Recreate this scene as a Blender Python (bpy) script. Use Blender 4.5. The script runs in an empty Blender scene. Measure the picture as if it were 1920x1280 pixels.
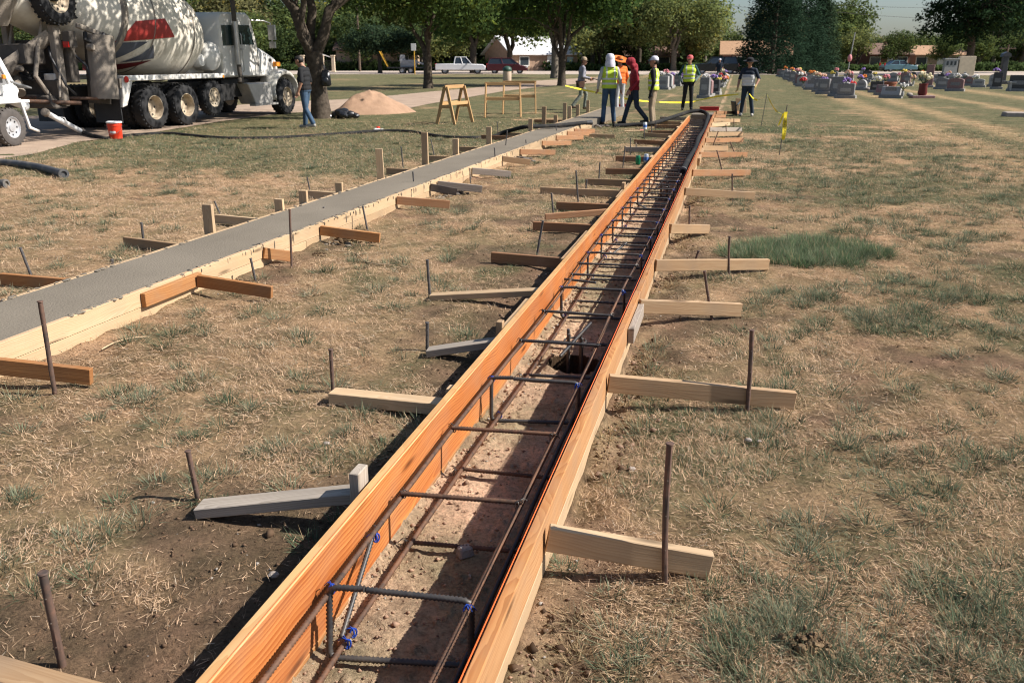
import bpy, bmesh, math, random
import numpy as np
from mathutils import Vector, Matrix, Quaternion
random.seed(7); RNG = np.random.default_rng(11)
SC = bpy.context.scene
COL = SC.collection
PI = math.pi
rad = math.radians

# ------------------------------------------------------------------ camera
FPX, HORY, CAMH = 1600.0, 111.0, 1.65
PITCH = math.atan((640 - HORY) / FPX)
cam_d = bpy.data.cameras.new('camera')
cam_d.sensor_width = 36.0; cam_d.lens = 36.0 * FPX / 1920.0
cam_d.clip_start = 0.05; cam_d.clip_end = 3000
cam_d.dof.use_dof = True; cam_d.dof.focus_distance = 4.2; cam_d.dof.aperture_fstop = 5.0
cam = bpy.data.objects.new('camera', cam_d); COL.objects.link(cam)
cam.location = (0, 0, CAMH); cam.rotation_euler = (PI / 2 - PITCH, 0, 0)
SC.camera = cam

# ------------------------------------------------------------------ sky, sun, exposure
SUN_EL, SHADOW_AZ = rad(42), rad(174)           # shadows fall to the left, a touch away
sun_dir = Vector((-math.cos(SHADOW_AZ) * math.cos(SUN_EL), -math.sin(SHADOW_AZ) * math.cos(SUN_EL), math.sin(SUN_EL)))
W = bpy.data.worlds.new('World'); SC.world = W; W.use_nodes = True
nt = W.node_tree; nt.nodes.clear()
sky = nt.nodes.new('ShaderNodeTexSky'); sky.sky_type = 'NISHITA'; sky.sun_disc = False
sky.sun_elevation = SUN_EL; sky.sun_rotation = math.atan2(sun_dir.x, sun_dir.y)
sky.dust_density = 1.6; sky.air_density = 1.0; sky.ozone_density = 4.0
bg = nt.nodes.new('ShaderNodeBackground'); bg.inputs[1].default_value = 0.07
wo = nt.nodes.new('ShaderNodeOutputWorld')
nt.links.new(sky.outputs[0], bg.inputs[0]); nt.links.new(bg.outputs[0], wo.inputs[0])
sd = bpy.data.lights.new('sun', 'SUN'); sd.energy = 5.0; sd.angle = rad(0.53); sd.color = (1.0, 0.94, 0.87)
sun = bpy.data.objects.new('sun', sd); COL.objects.link(sun)
sun.rotation_euler = sun_dir.to_track_quat('Z', 'Y').to_euler(); sun.location = (20, -5, 30)
SC.view_settings.view_transform = 'Standard'; SC.view_settings.look = 'None'
SC.view_settings.exposure = 0.76; SC.view_settings.gamma = 1.0
SC.view_settings.use_curve_mapping = False
SC.cycles.filter_width = 0.95; SC.cycles.max_bounces = 5; SC.cycles.diffuse_bounces = 2; SC.cycles.glossy_bounces = 2; SC.cycles.transmission_bounces = 3; SC.cycles.transparent_max_bounces = 4

# ------------------------------------------------------------------ placement helpers (photo survey -> metres)
_c, _s = math.cos(PITCH), math.sin(PITCH)
def at(px, py, z=0.0):
    x = px - 960.0; v = py - 640.0
    fw = FPX * _c - v * _s; dn = FPX * _s + v * _c
    t = (CAMH - z) / dn
    return Vector((x * t, fw * t, z))
def top_at(px, py, base):
    """point standing over ground spot `base` (same distance) that is seen at px,py"""
    x = px - 960.0; v = py - 640.0
    fw = FPX * _c - v * _s; dn = FPX * _s + v * _c
    t = base.y / fw
    return Vector((x * t, base.y, CAMH - dn * t))
AZ = rad(14.1)                                   # trench heading
def uvw(u, v, z=0.0, az=AZ):
    return Vector((u * math.sin(az) + v * math.cos(az), u * math.cos(az) - v * math.sin(az), z))
def to_uv(p, az=AZ):
    return (p[0] * math.sin(az) + p[1] * math.cos(az), p[0] * math.cos(az) - p[1] * math.sin(az))
AZ2 = rad(15.2)                                  # poured strip heading

# ------------------------------------------------------------------ noise (numpy)
def _hash(ix, iy, seed):
    n = (ix.astype(np.int64) * 374761393 + iy.astype(np.int64) * 668265263 + seed * 1442695041) & 0x7fffffff
    n = ((n ^ (n >> 13)) * 1274126177) & 0x7fffffff
    return ((n ^ (n >> 16)) & 0xffff) / 65535.0
def vnoise(x, y, seed=0):
    ix = np.floor(x); iy = np.floor(y); fx = x - ix; fy = y - iy
    fx = fx * fx * (3 - 2 * fx); fy = fy * fy * (3 - 2 * fy)
    a = _hash(ix, iy, seed); b = _hash(ix + 1, iy, seed); c = _hash(ix, iy + 1, seed); d = _hash(ix + 1, iy + 1, seed)
    return (a * (1 - fx) + b * fx) * (1 - fy) + (c * (1 - fx) + d * fx) * fy
def fbm(x, y, seed=0, o=4):
    r = 0; amp = .5; t = 0
    for i in range(o):
        r = r + amp * vnoise(x * 2 ** i + 17.3 * i, y * 2 ** i + 9.1 * i, seed + i); t += amp; amp *= .5
    return r / t
def sstep(a, b, x):
    t = np.clip((x - a) / (b - a), 0, 1); return t * t * (3 - 2 * t)

# ------------------------------------------------------------------ materials
MATS = {}
def newmat(name):
    m = bpy.data.materials.new(name); m.use_nodes = True
    n = m.node_tree; n.nodes.clear()
    out = n.nodes.new('ShaderNodeOutputMaterial'); b = n.nodes.new('ShaderNodeBsdfPrincipled')
    n.links.new(b.outputs[0], out.inputs[0])
    MATS[name] = m
    return m, n, b
def nd(n, t, **kw):
    q = n.nodes.new(t)
    for k, v in kw.items(): setattr(q, k, v)
    return q
def ramp(n, fac, stops):
    r = n.nodes.new('ShaderNodeValToRGB')
    e = r.color_ramp.elements
    while len(e) < len(stops): e.new(0.5)
    for i, (p, c) in enumerate(stops):
        e[i].position = p; e[i].color = (*c, 1) if len(c) == 3 else c
    n.links.new(fac, r.inputs[0]); return r
def mixc(n, fac, a, b, mode='MIX'):
    q = n.nodes.new('ShaderNodeMix'); q.data_type = 'RGBA'; q.blend_type = mode
    def put(i, v):
        if hasattr(v, 'is_linked') or hasattr(v, 'links'): n.links.new(v, q.inputs[i])
        elif isinstance(v, (int, float)): q.inputs[i].default_value = v
        else: q.inputs[i].default_value = (*v, 1)
    put(0, fac); put(6, a); put(7, b)
    return q.outputs[2]
def mat(name, col, rough=.6, var=.25, scale=6.0, bump=0.0, metal=0.0, bscale=None, dirt=None, dirt_amt=.4, spec=.4):
    """paint / metal / cloth: base colour broken up by noise, optional dirt and relief"""
    if name in MATS: return MATS[name]
    m, n, b = newmat(name)
    tc = nd(n, 'ShaderNodeTexCoord')
    no = nd(n, 'ShaderNodeTexNoise'); no.inputs['Scale'].default_value = scale; no.inputs['Detail'].default_value = 6
    n.links.new(tc.outputs['Object'], no.inputs['Vector'])
    lo = tuple(c * (1 - var) for c in col); hi = tuple(min(1, c * (1 + var * .6)) for c in col)
    r = ramp(n, no.outputs[0], [(.3, lo), (.7, hi)])
    c = r.outputs[0]
    if dirt:
        n2 = nd(n, 'ShaderNodeTexNoise'); n2.inputs['Scale'].default_value = scale * .6; n2.inputs['Detail'].default_value = 9; n2.inputs['Roughness'].default_value = .7
        n.links.new(tc.outputs['Object'], n2.inputs['Vector'])
        f = ramp(n, n2.outputs[0], [(.62 - dirt_amt * .4, (0, 0, 0)), (.75 - dirt_amt * .2, (1, 1, 1))])
        c = mixc(n, f.outputs[0], c, dirt)
    n.links.new(c, b.inputs['Base Color'])
    b.inputs['Roughness'].default_value = rough; b.inputs['Metallic'].default_value = metal
    b.inputs['Specular IOR Level'].default_value = spec
    if bump:
        n3 = nd(n, 'ShaderNodeTexNoise'); n3.inputs['Scale'].default_value = bscale or scale * 8; n3.inputs['Detail'].default_value = 5
        n.links.new(tc.outputs['Object'], n3.inputs['Vector'])
        bp = nd(n, 'ShaderNodeBump'); bp.inputs['Strength'].default_value = bump; bp.inputs['Distance'].default_value = .02
        n.links.new(n3.outputs[0], bp.inputs['Height']); n.links.new(bp.outputs[0], b.inputs['Normal'])
    return m
def wood(name, light, dark, grey=0.0, rough=.65, knots=True, ring=34.0, contrast=1.0, dirt=0.35):
    """sawn softwood, grain along local X; growth rings cut by the faces, knots, per-board tint"""
    m, n, b = newmat(name)
    tc = nd(n, 'ShaderNodeTexCoord'); oi = nd(n, 'ShaderNodeObjectInfo')
    # offset by object so that no two boards share a figure
    cmb = nd(n, 'ShaderNodeCombineXYZ')
    mul = nd(n, 'ShaderNodeMath', operation='MULTIPLY'); mul.inputs[1].default_value = 37.0; n.links.new(oi.outputs['Random'], mul.inputs[0])
    n.links.new(mul.outputs[0], cmb.inputs[0])
    add = nd(n, 'ShaderNodeVectorMath', operation='ADD'); n.links.new(tc.outputs['Object'], add.inputs[0]); n.links.new(cmb.outputs[0], add.inputs[1])
    # wander of the pith
    mp = nd(n, 'ShaderNodeMapping'); mp.inputs['Scale'].default_value = (.9, 1.5, 1.5); n.links.new(add.outputs[0], mp.inputs[0])
    wn = nd(n, 'ShaderNodeTexNoise'); wn.inputs['Scale'].default_value = 1.3; wn.inputs['Detail'].default_value = 2; n.links.new(mp.outputs[0], wn.inputs['Vector'])
    sub = nd(n, 'ShaderNodeVectorMath', operation='SUBTRACT'); n.links.new(wn.outputs['Color'], sub.inputs[0]); sub.inputs[1].default_value = (.5, .5, .5)
    scl = nd(n, 'ShaderNodeVectorMath', operation='MULTIPLY'); n.links.new(sub.outputs[0], scl.inputs[0]); scl.inputs[1].default_value = (0, .16, .22)
    ad2 = nd(n, 'ShaderNodeVectorMath', operation='ADD'); n.links.new(tc.outputs['Object'], ad2.inputs[0]); n.links.new(scl.outputs[0], ad2.inputs[1])
    of = nd(n, 'ShaderNodeVectorMath', operation='ADD'); n.links.new(ad2.outputs[0], of.inputs[0]); of.inputs[1].default_value = (0, .035, .012)
    wv = nd(n, 'ShaderNodeTexWave'); wv.wave_type = 'RINGS'; wv.rings_direction = 'X'; wv.wave_profile = 'SAW'
    wv.inputs['Scale'].default_value = ring; wv.inputs['Distortion'].default_value = 7.0; wv.inputs['Detail'].default_value = 3; wv.inputs['Detail Scale'].default_value = .7
    ms_ = nd(n, 'ShaderNodeMapping'); ms_.inputs['Scale'].default_value = (.10, 1, 1); n.links.new(of.outputs[0], ms_.inputs[0]); n.links.new(ms_.outputs[0], wv.inputs['Vector'])
    # fine fibre
    mf = nd(n, 'ShaderNodeMapping'); mf.inputs['Scale'].default_value = (2.2, 70, 70); n.links.new(add.outputs[0], mf.inputs[0])
    fn = nd(n, 'ShaderNodeTexNoise'); fn.inputs['Scale'].default_value = 1; fn.inputs['Detail'].default_value = 4; n.links.new(mf.outputs[0], fn.inputs['Vector'])
    mx = nd(n, 'ShaderNodeMix'); mx.data_type = 'FLOAT'; mx.inputs[0].default_value = .62
    n.links.new(wv.outputs[1], mx.inputs[2]); n.links.new(fn.outputs[0], mx.inputs[3])
    mid = tuple((a + d) / 2 for a, d in zip(light, dark))
    lo = tuple(l + (d - l) * contrast for l, d in zip(light, dark))
    r = ramp(n, mx.outputs[0], [(.28, light), (.52, mid), (.72, lo)])
    c = r.outputs[0]
    mt_ = nd(n, 'ShaderNodeMapping'); mt_.inputs['Scale'].default_value = (.9, 9, 7); n.links.new(add.outputs[0], mt_.inputs[0])
    tn = nd(n, 'ShaderNodeTexNoise'); tn.inputs['Scale'].default_value = 1.0; tn.inputs['Detail'].default_value = 5; n.links.new(mt_.outputs[0], tn.inputs['Vector'])
    tr_ = ramp(n, tn.outputs[0], [(.40, (0, 0, 0)), (.68, (.62, .62, .62))])
    c = mixc(n, tr_.outputs[0], c, tuple(d * .92 for d in dark))
    if knots:
        mk = nd(n, 'ShaderNodeMapping'); mk.inputs['Scale'].default_value = (1.6, 7, 9); n.links.new(add.outputs[0], mk.inputs[0])
        vk = nd(n, 'ShaderNodeTexVoronoi'); vk.inputs['Scale'].default_value = 1.0; n.links.new(mk.outputs[0], vk.inputs['Vector'])
        kf = ramp(n, vk.outputs['Distance'], [(.05, (1, 1, 1)), (.16, (0, 0, 0))])
        c = mixc(n, kf.outputs[0], c, tuple(d * .42 for d in dark))
    # weathering / mud
    nz = nd(n, 'ShaderNodeTexNoise'); nz.inputs['Scale'].default_value = 5; nz.inputs['Detail'].default_value = 8; n.links.new(add.outputs[0], nz.inputs['Vector'])
    g = ramp(n, nz.outputs[0], [(.45, (0, 0, 0)), (.72, (1, 1, 1))])
    gm = nd(n, 'ShaderNodeMath', operation='MULTIPLY'); n.links.new(g.outputs[0], gm.inputs[0]); gm.inputs[1].default_value = dirt
    c = mixc(n, gm.outputs[0], c, (.24 + grey * .12, .19 + grey * .14, .14 + grey * .16))
    hs = nd(n, 'ShaderNodeHueSaturation'); n.links.new(c, hs.inputs['Color'])
    mr = nd(n, 'ShaderNodeMapRange'); mr.inputs['To Min'].default_value = .82; mr.inputs['To Max'].default_value = 1.12
    n.links.new(oi.outputs['Random'], mr.inputs[0]); n.links.new(mr.outputs[0], hs.inputs['Value'])
    n.links.new(hs.outputs[0], b.inputs['Base Color'])
    b.inputs['Roughness'].default_value = rough; b.inputs['Specular IOR Level'].default_value = .25
    bp = nd(n, 'ShaderNodeBump'); bp.inputs['Strength'].default_value = .35; bp.inputs['Distance'].default_value = .003
    n.links.new(mx.outputs[0], bp.inputs['Height']); n.links.new(bp.outputs[0], b.inputs['Normal'])
    return m
wood('fir', (.54, .215, .064), (.30, .082, .018), contrast=1.05, dirt=.25, ring=20)
wood('fir_edge', (.55, .34, .15), (.43, .225, .08), contrast=.8, dirt=.18, ring=20, knots=False)
wood('fir_tan', (.44, .22, .085), (.30, .125, .042), dirt=.28)
wood('pine', (.54, .395, .245), (.43, .29, .16), contrast=.9, dirt=.24)
wood('brown_wood', (.40, .22, .11), (.26, .12, .055), dirt=.3)
wood('tan_wood', (.48, .33, .19), (.34, .21, .11), dirt=.35)
wood('grey_wood', (.37, .315, .26), (.25, .205, .165), grey=.6, dirt=.4)
wood('silver_wood', (.47, .405, .33), (.31, .26, .205), grey=.7, dirt=.45)
wood('fir_pale', (.44, .25, .12), (.31, .15, .062), dirt=.3)
wood('sawhorse_wood', (.56, .36, .17), (.42, .24, .10), dirt=.1)
def rust(name, a, b_, rough=.75, ribs=True):
    m, n, b = newmat(name)
    tc = nd(n, 'ShaderNodeTexCoord')
    no = nd(n, 'ShaderNodeTexNoise'); no.inputs['Scale'].default_value = 45; no.inputs['Detail'].default_value = 7; n.links.new(tc.outputs['Object'], no.inputs['Vector'])
    n4 = nd(n, 'ShaderNodeTexNoise'); n4.inputs['Scale'].default_value = 5; n.links.new(tc.outputs['Object'], n4.inputs['Vector'])
    mx = nd(n, 'ShaderNodeMix'); mx.data_type = 'FLOAT'; mx.inputs[0].default_value = .5
    n.links.new(no.outputs[0], mx.inputs[2]); n.links.new(n4.outputs[0], mx.inputs[3])
    r = ramp(n, mx.outputs[0], [(.38, a), (.62, b_)])
    n.links.new(r.outputs[0], b.inputs['Base Color'])
    b.inputs['Roughness'].default_value = rough; b.inputs['Metallic'].default_value = .25
    bp = nd(n, 'ShaderNodeBump'); bp.inputs['Strength'].default_value = .5; bp.inputs['Distance'].default_value = .002
    n.links.new(no.outputs[0], bp.inputs['Height']); n.links.new(bp.outputs[0], b.inputs['Normal'])
    return m
rust('rebar_dark', (.035, .035, .038), (.085, .075, .065), .5)
rust('rebar_rust', (.055, .036, .027), (.17, .085, .047))
rust('stake_rust', (.075, .055, .045), (.17, .095, .065))
rust('stake_dark', (.05, .05, .052), (.12, .105, .095), .55)

# ------------------------------------------------------------------ mesh builder
class MB:
    def __init__(s): s.v = []; s.f = []; s.m = []; s.cur = 0
    def add(s, vs, fs):
        o = len(s.v); s.v += [tuple(p) for p in vs]
        for f in fs: s.f.append(tuple(i + o for i in f)); s.m.append(s.cur)
        return s
    def box(s, c, d, rot=None, taper=(1, 1)):
        hx, hy, hz = d[0] / 2, d[1] / 2, d[2] / 2; vs = []
        for z in (-1, 1):
            t = taper if z > 0 else (1, 1)
            for x, y in ((-1, -1), (1, -1), (1, 1), (-1, 1)):
                p = Vector((x * hx * t[0], y * hy * t[1], z * hz))
                if rot is not None: p = rot @ p
                vs.append(p + Vector(c))
        return s.add(vs, [(3, 2, 1, 0), (4, 5, 6, 7), (0, 1, 5, 4), (1, 2, 6, 5), (2, 3, 7, 6), (3, 0, 4, 7)])
    def bar(s, a, b, w, h, up=(0, 0, 1)):
        a = Vector(a); b = Vector(b); d = b - a; L = d.length; x = d.normalized()
        y = Vector(up).cross(x)
        if y.length < 1e-4: y = Vector((1, 0, 0)).cross(x)
        y.normalize(); z = x.cross(y)
        R = Matrix((x, y, z)).transposed()
        return s.box((a + b) / 2, (L, w, h), R)
    def tube(s, pts, r, n=8, cap=True):
        pts = [Vector(p) for p in pts]; rs = r if isinstance(r, (list, tuple)) else [r] * len(pts)
        vs = []; N = len(pts); prev = None
        for i, p in enumerate(pts):
            t = (pts[min(i + 1, N - 1)] - pts[max(i - 1, 0)])
            t = t.normalized() if t.length > 1e-9 else Vector((0, 0, 1))
            if prev is None:
                ref = Vector((0, 0, 1)) if abs(t.z) < .9 else Vector((1, 0, 0))
                a = t.cross(ref).normalized()
            else:
                a = (prev - t * prev.dot(t))
                a = a.normalized() if a.length > 1e-6 else t.orthogonal().normalized()
            prev = a; b = t.cross(a)
            for k in range(n):
                q = 2 * PI * k / n; vs.append(p + (a * math.cos(q) + b * math.sin(q)) * rs[i])
        fs = []
        for i in range(N - 1):
            for k in range(n):
                k2 = (k + 1) % n; fs.append((i * n + k, i * n + k2, (i + 1) * n + k2, (i + 1) * n + k))
        if cap:
            fs.append(tuple(range(n - 1, -1, -1))); fs.append(tuple((N - 1) * n + k for k in range(n)))
        return s.add(vs, fs)
    def cyl(s, a, b, r0, r1=None, n=16): return s.tube([a, b], [r0, r0 if r1 is None else r1], n)
    def lathe(s, prof, n=20, M=None, closed=True):
        """prof: list of (r, z) from bottom to top, around local z"""
        vs = []; fs = []
        for r, z in prof:
            for k in range(n):
                q = 2 * PI * k / n; p = Vector((r * math.cos(q), r * math.sin(q), z)); vs.append(M @ p if M else p)
        for i in range(len(prof) - 1):
            for k in range(n):
                k2 = (k + 1) % n; fs.append((i * n + k, i * n + k2, (i + 1) * n + k2, (i + 1) * n + k))
        if closed:
            fs.append(tuple(range(n - 1, -1, -1))); fs.append(tuple((len(prof) - 1) * n + k for k in range(n)))
        return s.add(vs, fs)
    def ball(s, c, r, n=10, m=7, M=None):
        r = (r, r, r) if isinstance(r, (int, float)) else r
        vs = [Vector((0, 0, -r[2]))]; fs = []
        for i in range(1, m):
            ph = -PI / 2 + PI * i / m
            for k in range(n):
                q = 2 * PI * k / n; vs.append(Vector((r[0] * math.cos(ph) * math.cos(q), r[1] * math.cos(ph) * math.sin(q), r[2] * math.sin(ph))))
        vs.append(Vector((0, 0, r[2])))
        for k in range(n): fs.append((0, 1 + (k + 1) % n, 1 + k))
        for i in range(m - 2):
            for k in range(n):
                k2 = (k + 1) % n; fs.append((1 + i * n + k, 1 + i * n + k2, 1 + (i + 1) * n + k2, 1 + (i + 1) * n + k))
        l = len(vs) - 1; o = 1 + (m - 2) * n
        for k in range(n): fs.append((l, o + k, o + (k + 1) % n))
        vs = [(M @ p if M else p) + Vector(c) for p in vs]
        return s.add(vs, fs)
    def prism(s, poly, x0, x1, axis='x', inset=None):
        """extrude polygon [(a,b)..]; axis x: poly in (y,z)"""
        n = len(poly); vs = []
        for j, x in enumerate((x0, x1)):
            for a, b in poly:
                vs.append({'x': (x, a, b), 'y': (a, x, b), 'z': (a, b, x)}[axis])
        fs = [tuple(range(n - 1, -1, -1)), tuple(range(n, 2 * n))]
        for k in range(n): k2 = (k + 1) % n; fs.append((k, k2, n + k2, n + k))
        return s.add(vs, fs)
    def build(s, name, mats, parent=None, smooth=False, bevel=0.0, loc=None, sharp=40):
        me = bpy.data.meshes.new(name); me.from_pydata(s.v, [], s.f)
        if not isinstance(mats, (list, tuple)): mats = [mats]
        for q in mats: me.materials.append(MATS[q] if isinstance(q, str) else q)
        if len(mats) > 1: me.polygons.foreach_set('material_index', s.m)
        bm = bmesh.new(); bm.from_mesh(me)
        if bevel:
            bmesh.ops.remove_doubles(bm, verts=bm.verts, dist=1e-5)
            es = [e for e in bm.edges if len(e.link_faces) == 2 and e.calc_face_angle(0) > rad(35)]
            bmesh.ops.bevel(bm, geom=es, offset=bevel, segments=1, affect='EDGES', profile=.6, clamp_overlap=True)
        bmesh.ops.recalc_face_normals(bm, faces=bm.faces)
        bm.to_mesh(me); bm.free()
        if smooth:
            me.polygons.foreach_set('use_smooth', [True] * len(me.polygons))
            try: me.set_sharp_from_angle(angle=rad(sharp))
            except Exception: pass
        o = bpy.data.objects.new(name, me); COL.objects.link(o)
        if parent is not None: o.parent = parent
        if loc is not None: o.location = loc
        return o
def tag(o, label, cat, group=None):
    o['label'] = label; o['category'] = cat
    if group: o['group'] = group
    return o
def thing(name, label, cat, loc=(0, 0, 0), rz=0.0, group=None):
    o = bpy.data.objects.new(name, None); COL.objects.link(o); o.empty_display_size = .1
    o.location = loc; o.rotation_euler = (0, 0, rz)
    return tag(o, label, cat, group)
def struct(o): o['kind'] = 'structure'; return o
def copy_tree(o, parent=None):
    c = o.copy(); COL.objects.link(c); c.parent = parent
    for ch in list(o.children): copy_tree(ch, c)
    return c
def plank(name, p0, p1, thick, height, m, parent=None, base=True, rollz=0.0, warp=0.004, bevel=.003, flat=False, edge=None):
    """a sawn board from p0 to p1 (bottom-centre line when base), grain along local X"""
    p0 = Vector(p0); p1 = Vector(p1); d = p1 - p0; L = d.length; x = d.normalized()
    y = Vector((0, 0, 1)).cross(x)
    if y.length < 1e-3: y = Vector((math.cos(rollz), math.sin(rollz), 0)); y = (y - x * y.dot(x))
    y.normalize(); z = x.cross(y)
    if rollz and abs(x.z) < .9:
        q = Quaternion(x, rollz); y = q @ y; z = q @ z
    n = 2 if L < .3 else max(3, min(14, int(L / .35)))
    mb = MB(); vs = []; fs = []
    s1, s2 = random.uniform(-1, 1), random.uniform(-1, 1); ph = random.uniform(0, 6)
    for i in range(n):
        t = i / (n - 1); xx = (t - .5) * L
        wy = warp * (s1 * math.sin(PI * t) + .4 * math.sin(5 * t + ph)); wz = warp * .5 * s2 * math.sin(PI * t)
        for a, b in ((-1, 0), (1, 0), (1, 1), (-1, 1)):
            vs.append((xx, a * thick / 2 + wy, (b - (0 if base else .5)) * height + wz))
    for i in range(n - 1):
        o = i * 4
        for k in range(4): fs.append((o + k, o + 4 + k, o + 4 + (k + 1) % 4, o + (k + 1) % 4))
    fs.append((0, 1, 2, 3)); o = (n - 1) * 4; fs.append((o + 3, o + 2, o + 1, o))
    mb.add(vs, fs)
    ob = mb.build(name, m, None, bevel=bevel)
    if edge:
        ob.data.materials.append(MATS[edge])
        for f in ob.data.polygons:
            if f.normal.z > .5: f.material_index = 1
    M = Matrix((x, y, z)).transposed().to_4x4(); M.translation = (p0 + p1) / 2
    if parent is not None:
        ob.parent = parent; M = Matrix.Translation(-Vector(parent.location)) @ M
    ob.matrix_local = M
    return ob
ORD = ['nearest', 'second', 'third', 'fourth', 'fifth', 'sixth', 'seventh', 'eighth', 'ninth', 'tenth', 'eleventh', 'twelfth', 'thirteenth',
       'fourteenth', 'fifteenth', 'sixteenth', 'seventeenth', 'eighteenth', 'nineteenth', 'twentieth', 'twenty-first', 'twenty-second', 'twenty-third', 'twenty-fourth']
def ordinal(n): return f"{n}{'th' if 10 <= n % 100 <= 20 else {1: 'st', 2: 'nd', 3: 'rd'}.get(n % 10, 'th')}"
def nth(i): return 'nearest the camera' if i == 0 else ORD[i] + ' from the camera'
def colmesh(name, V, F, C, m, parent=None, loc=None, smooth=False):
    """big mesh from numpy: V (n,3), F (m,k) faces, C (n,3) point colours"""
    me = bpy.data.meshes.new(name); n = len(V); k = F.shape[1]
    me.vertices.add(n); me.vertices.foreach_set('co', np.ascontiguousarray(V, dtype=np.float32).ravel())
    me.loops.add(F.size); me.loops.foreach_set('vertex_index', np.ascontiguousarray(F, dtype=np.int32).ravel())
    me.polygons.add(len(F)); me.polygons.foreach_set('loop_start', np.arange(0, F.size, k, dtype=np.int32))
    if smooth: me.polygons.foreach_set('use_smooth', np.ones(len(F), dtype=bool))
    if C is not None:
        at_ = me.attributes.new('col', 'FLOAT_COLOR', 'POINT')
        at_.data.foreach_set('color', np.concatenate([C, np.ones((n, 1))], 1).astype(np.float32).ravel())
    me.update(); me.validate()
    me.materials.append(MATS[m] if isinstance(m, str) else m)
    o = bpy.data.objects.new(name, me); COL.objects.link(o)
    if parent is not None: o.parent = parent
    if loc is not None: o.location = loc
    return o
# ================================================================== GROUND
LO, LI, RI, RO = -1.178, -1.140, -0.540, -0.502      # trench form faces (v)
ZT, ZF = 0.20, -0.12                                 # top of forms, trench floor
SR, SL = -3.85, -4.49                                # poured strip edges (v in its own heading)
ZC = 0.19
ROAD_LO = [(-500, 380), (-60, 306), (60, 290), (150, 266), (280, 250), (420, 227), (540, 212), (640, 208), (760, 205), (800, 196), (860, 186), (940, 172), (1010, 163.5), (1080, 158), (1160, 153)]
ROAD_HI = [(-500, 235), (-60, 222), (60, 218), (150, 214), (280, 208), (420, 199), (540, 191), (640, 187), (740, 179), (800, 173), (870, 167), (940, 159), (1000, 152), (1080, 147.5), (1160, 144)]
road_poly = np.array([at(*p)[:2] for p in ROAD_LO] + [at(*p)[:2] for p in ROAD_HI[::-1]])
def in_poly(x, y, poly):
    r = np.zeros(x.shape, bool); n = len(poly); j = n - 1
    for i in range(n):
        xi, yi = poly[i]; xj, yj = poly[j]
        c = ((yi > y) != (yj > y)) & (x < (xj - xi) * (y - yi) / (yj - yi + 1e-12) + xi); r ^= c; j = i
    return r
GP = at(1515, 475); GPu, GPv = to_uv(GP)
def uv_np(X, Y, az): return X * math.sin(az) + Y * math.cos(az), X * math.cos(az) - Y * math.sin(az)
def masks(X, Y):
    u, v = uv_np(X, Y, AZ); u2, v2 = uv_np(X, Y, AZ2)
    nA = fbm(X * 1.1, Y * 1.1, 1, 5); nB = fbm(X * 3.2 + 5, Y * 3.2, 9, 4); nC = fbm(X * .35, Y * .35, 21, 4)
    near = np.exp(-np.maximum(0, LO - v) / .75) * (v < LO) + np.exp(-np.maximum(0, v - RO) / .45) * (v > RO) + ((v >= LO) & (v <= RO))
    near = near * (1 - .55 * sstep(6, 14, u))
    nr2 = np.exp(-np.maximum(0, v2 - SR) / .35) * (v2 > SR) * .8 + np.exp(-np.maximum(0, SL - v2) / .3) * (v2 < SL) * .6
    dirt = sstep(.50, .72, nA * .9 + near * .62 + nr2 * .45 - .12 + (nB - .5) * .55)
    dirt = dirt * (1 - sstep(25, 45, Y))
    # green
    far = 1.25 * sstep(9, 22, Y) + .45 * sstep(24, 40, Y)
    band = np.exp(-((Y - 17.6) / 1.7) ** 2) * (X < -1) * .62 + np.exp(-((Y - 22) / 4.0) ** 2) * (X < 0) * .25
    rt = sstep(.2, 1.6, v) * .05
    g = sstep(.50, .68, nC * .55 + fbm(X * 1.7, Y * 1.7, 33, 4) * .5 + far * .16 + band + rt - .04)
    ge = ((u - GPu) / .6) ** 2 + ((v - GPv) / .64) ** 2 + (nB - .5) * 2.6
    gp = 1 - sstep(.75, 1.15, ge)
    ge2 = ((Y - at(1380, 243).y) / 1.2) ** 2 + ((X - at(1410, 243).x) / 1.4) ** 2
    gp = np.maximum(gp, (1 - sstep(.6, 1.2, ge2)) * .8)
    g = np.maximum(g * (1 - dirt * .8), gp)
    # mowing tracks to the right, running with the trench
    tr = np.zeros_like(v)
    for vv, w in ((4.6, .45), (6.35, .35), (9.3, .3), (12.5, .5)):
        tr = np.maximum(tr, np.exp(-((v - vv + (nC - .5) * .5) / w) ** 2))
    tr = tr * sstep(4, 9, u) * (1 - sstep(45, 80, Y))
    g = g * (1 - .8 * tr)
    sand = (np.exp(-((v - (RO + .05)) / .085) ** 2) * (v > RO - .02) + .35 * np.exp(-((v2 - SR - .1) / .08) ** 2)) * sstep(.42, .6, nB + .06)
    return dirt, np.clip(g, 0, 1), np.clip(sand, 0, 1), tr, gp
def hgt(X, Y):
    u, v = uv_np(X, Y, AZ)
    fade = 1 - sstep(20, 40, Y)
    z = (.034 * (fbm(X * 1.6, Y * 1.6, 5, 4) - .5) + .046 * (fbm(X * 7, Y * 7, 8, 4) - .5)) * fade
    z = z - .045 * np.exp(-((v - RO - .03) / .09) ** 2) * (v > RO) * fade * sstep(.3, .6, fbm(X * 2, Y * 2, 44, 3))
    z = z - .03 * np.exp(-np.maximum(0, LO - v) / .15) * (v < LO) * fade
    u2_, v2_ = uv_np(X, Y, AZ2); z = z + .03 * np.exp(-np.maximum(0, v2_ - SR - .03) / .12) * (v2_ > SR + .02) * (v2_ < SR + 1) * fade * (.4 + fbm(X * 2, Y * 2, 46, 3))
    return z - .004
def lines(segs):
    out = []
    for a, b, st in segs: out += list(np.arange(a, b - 1e-6, st))
    return out
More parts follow.
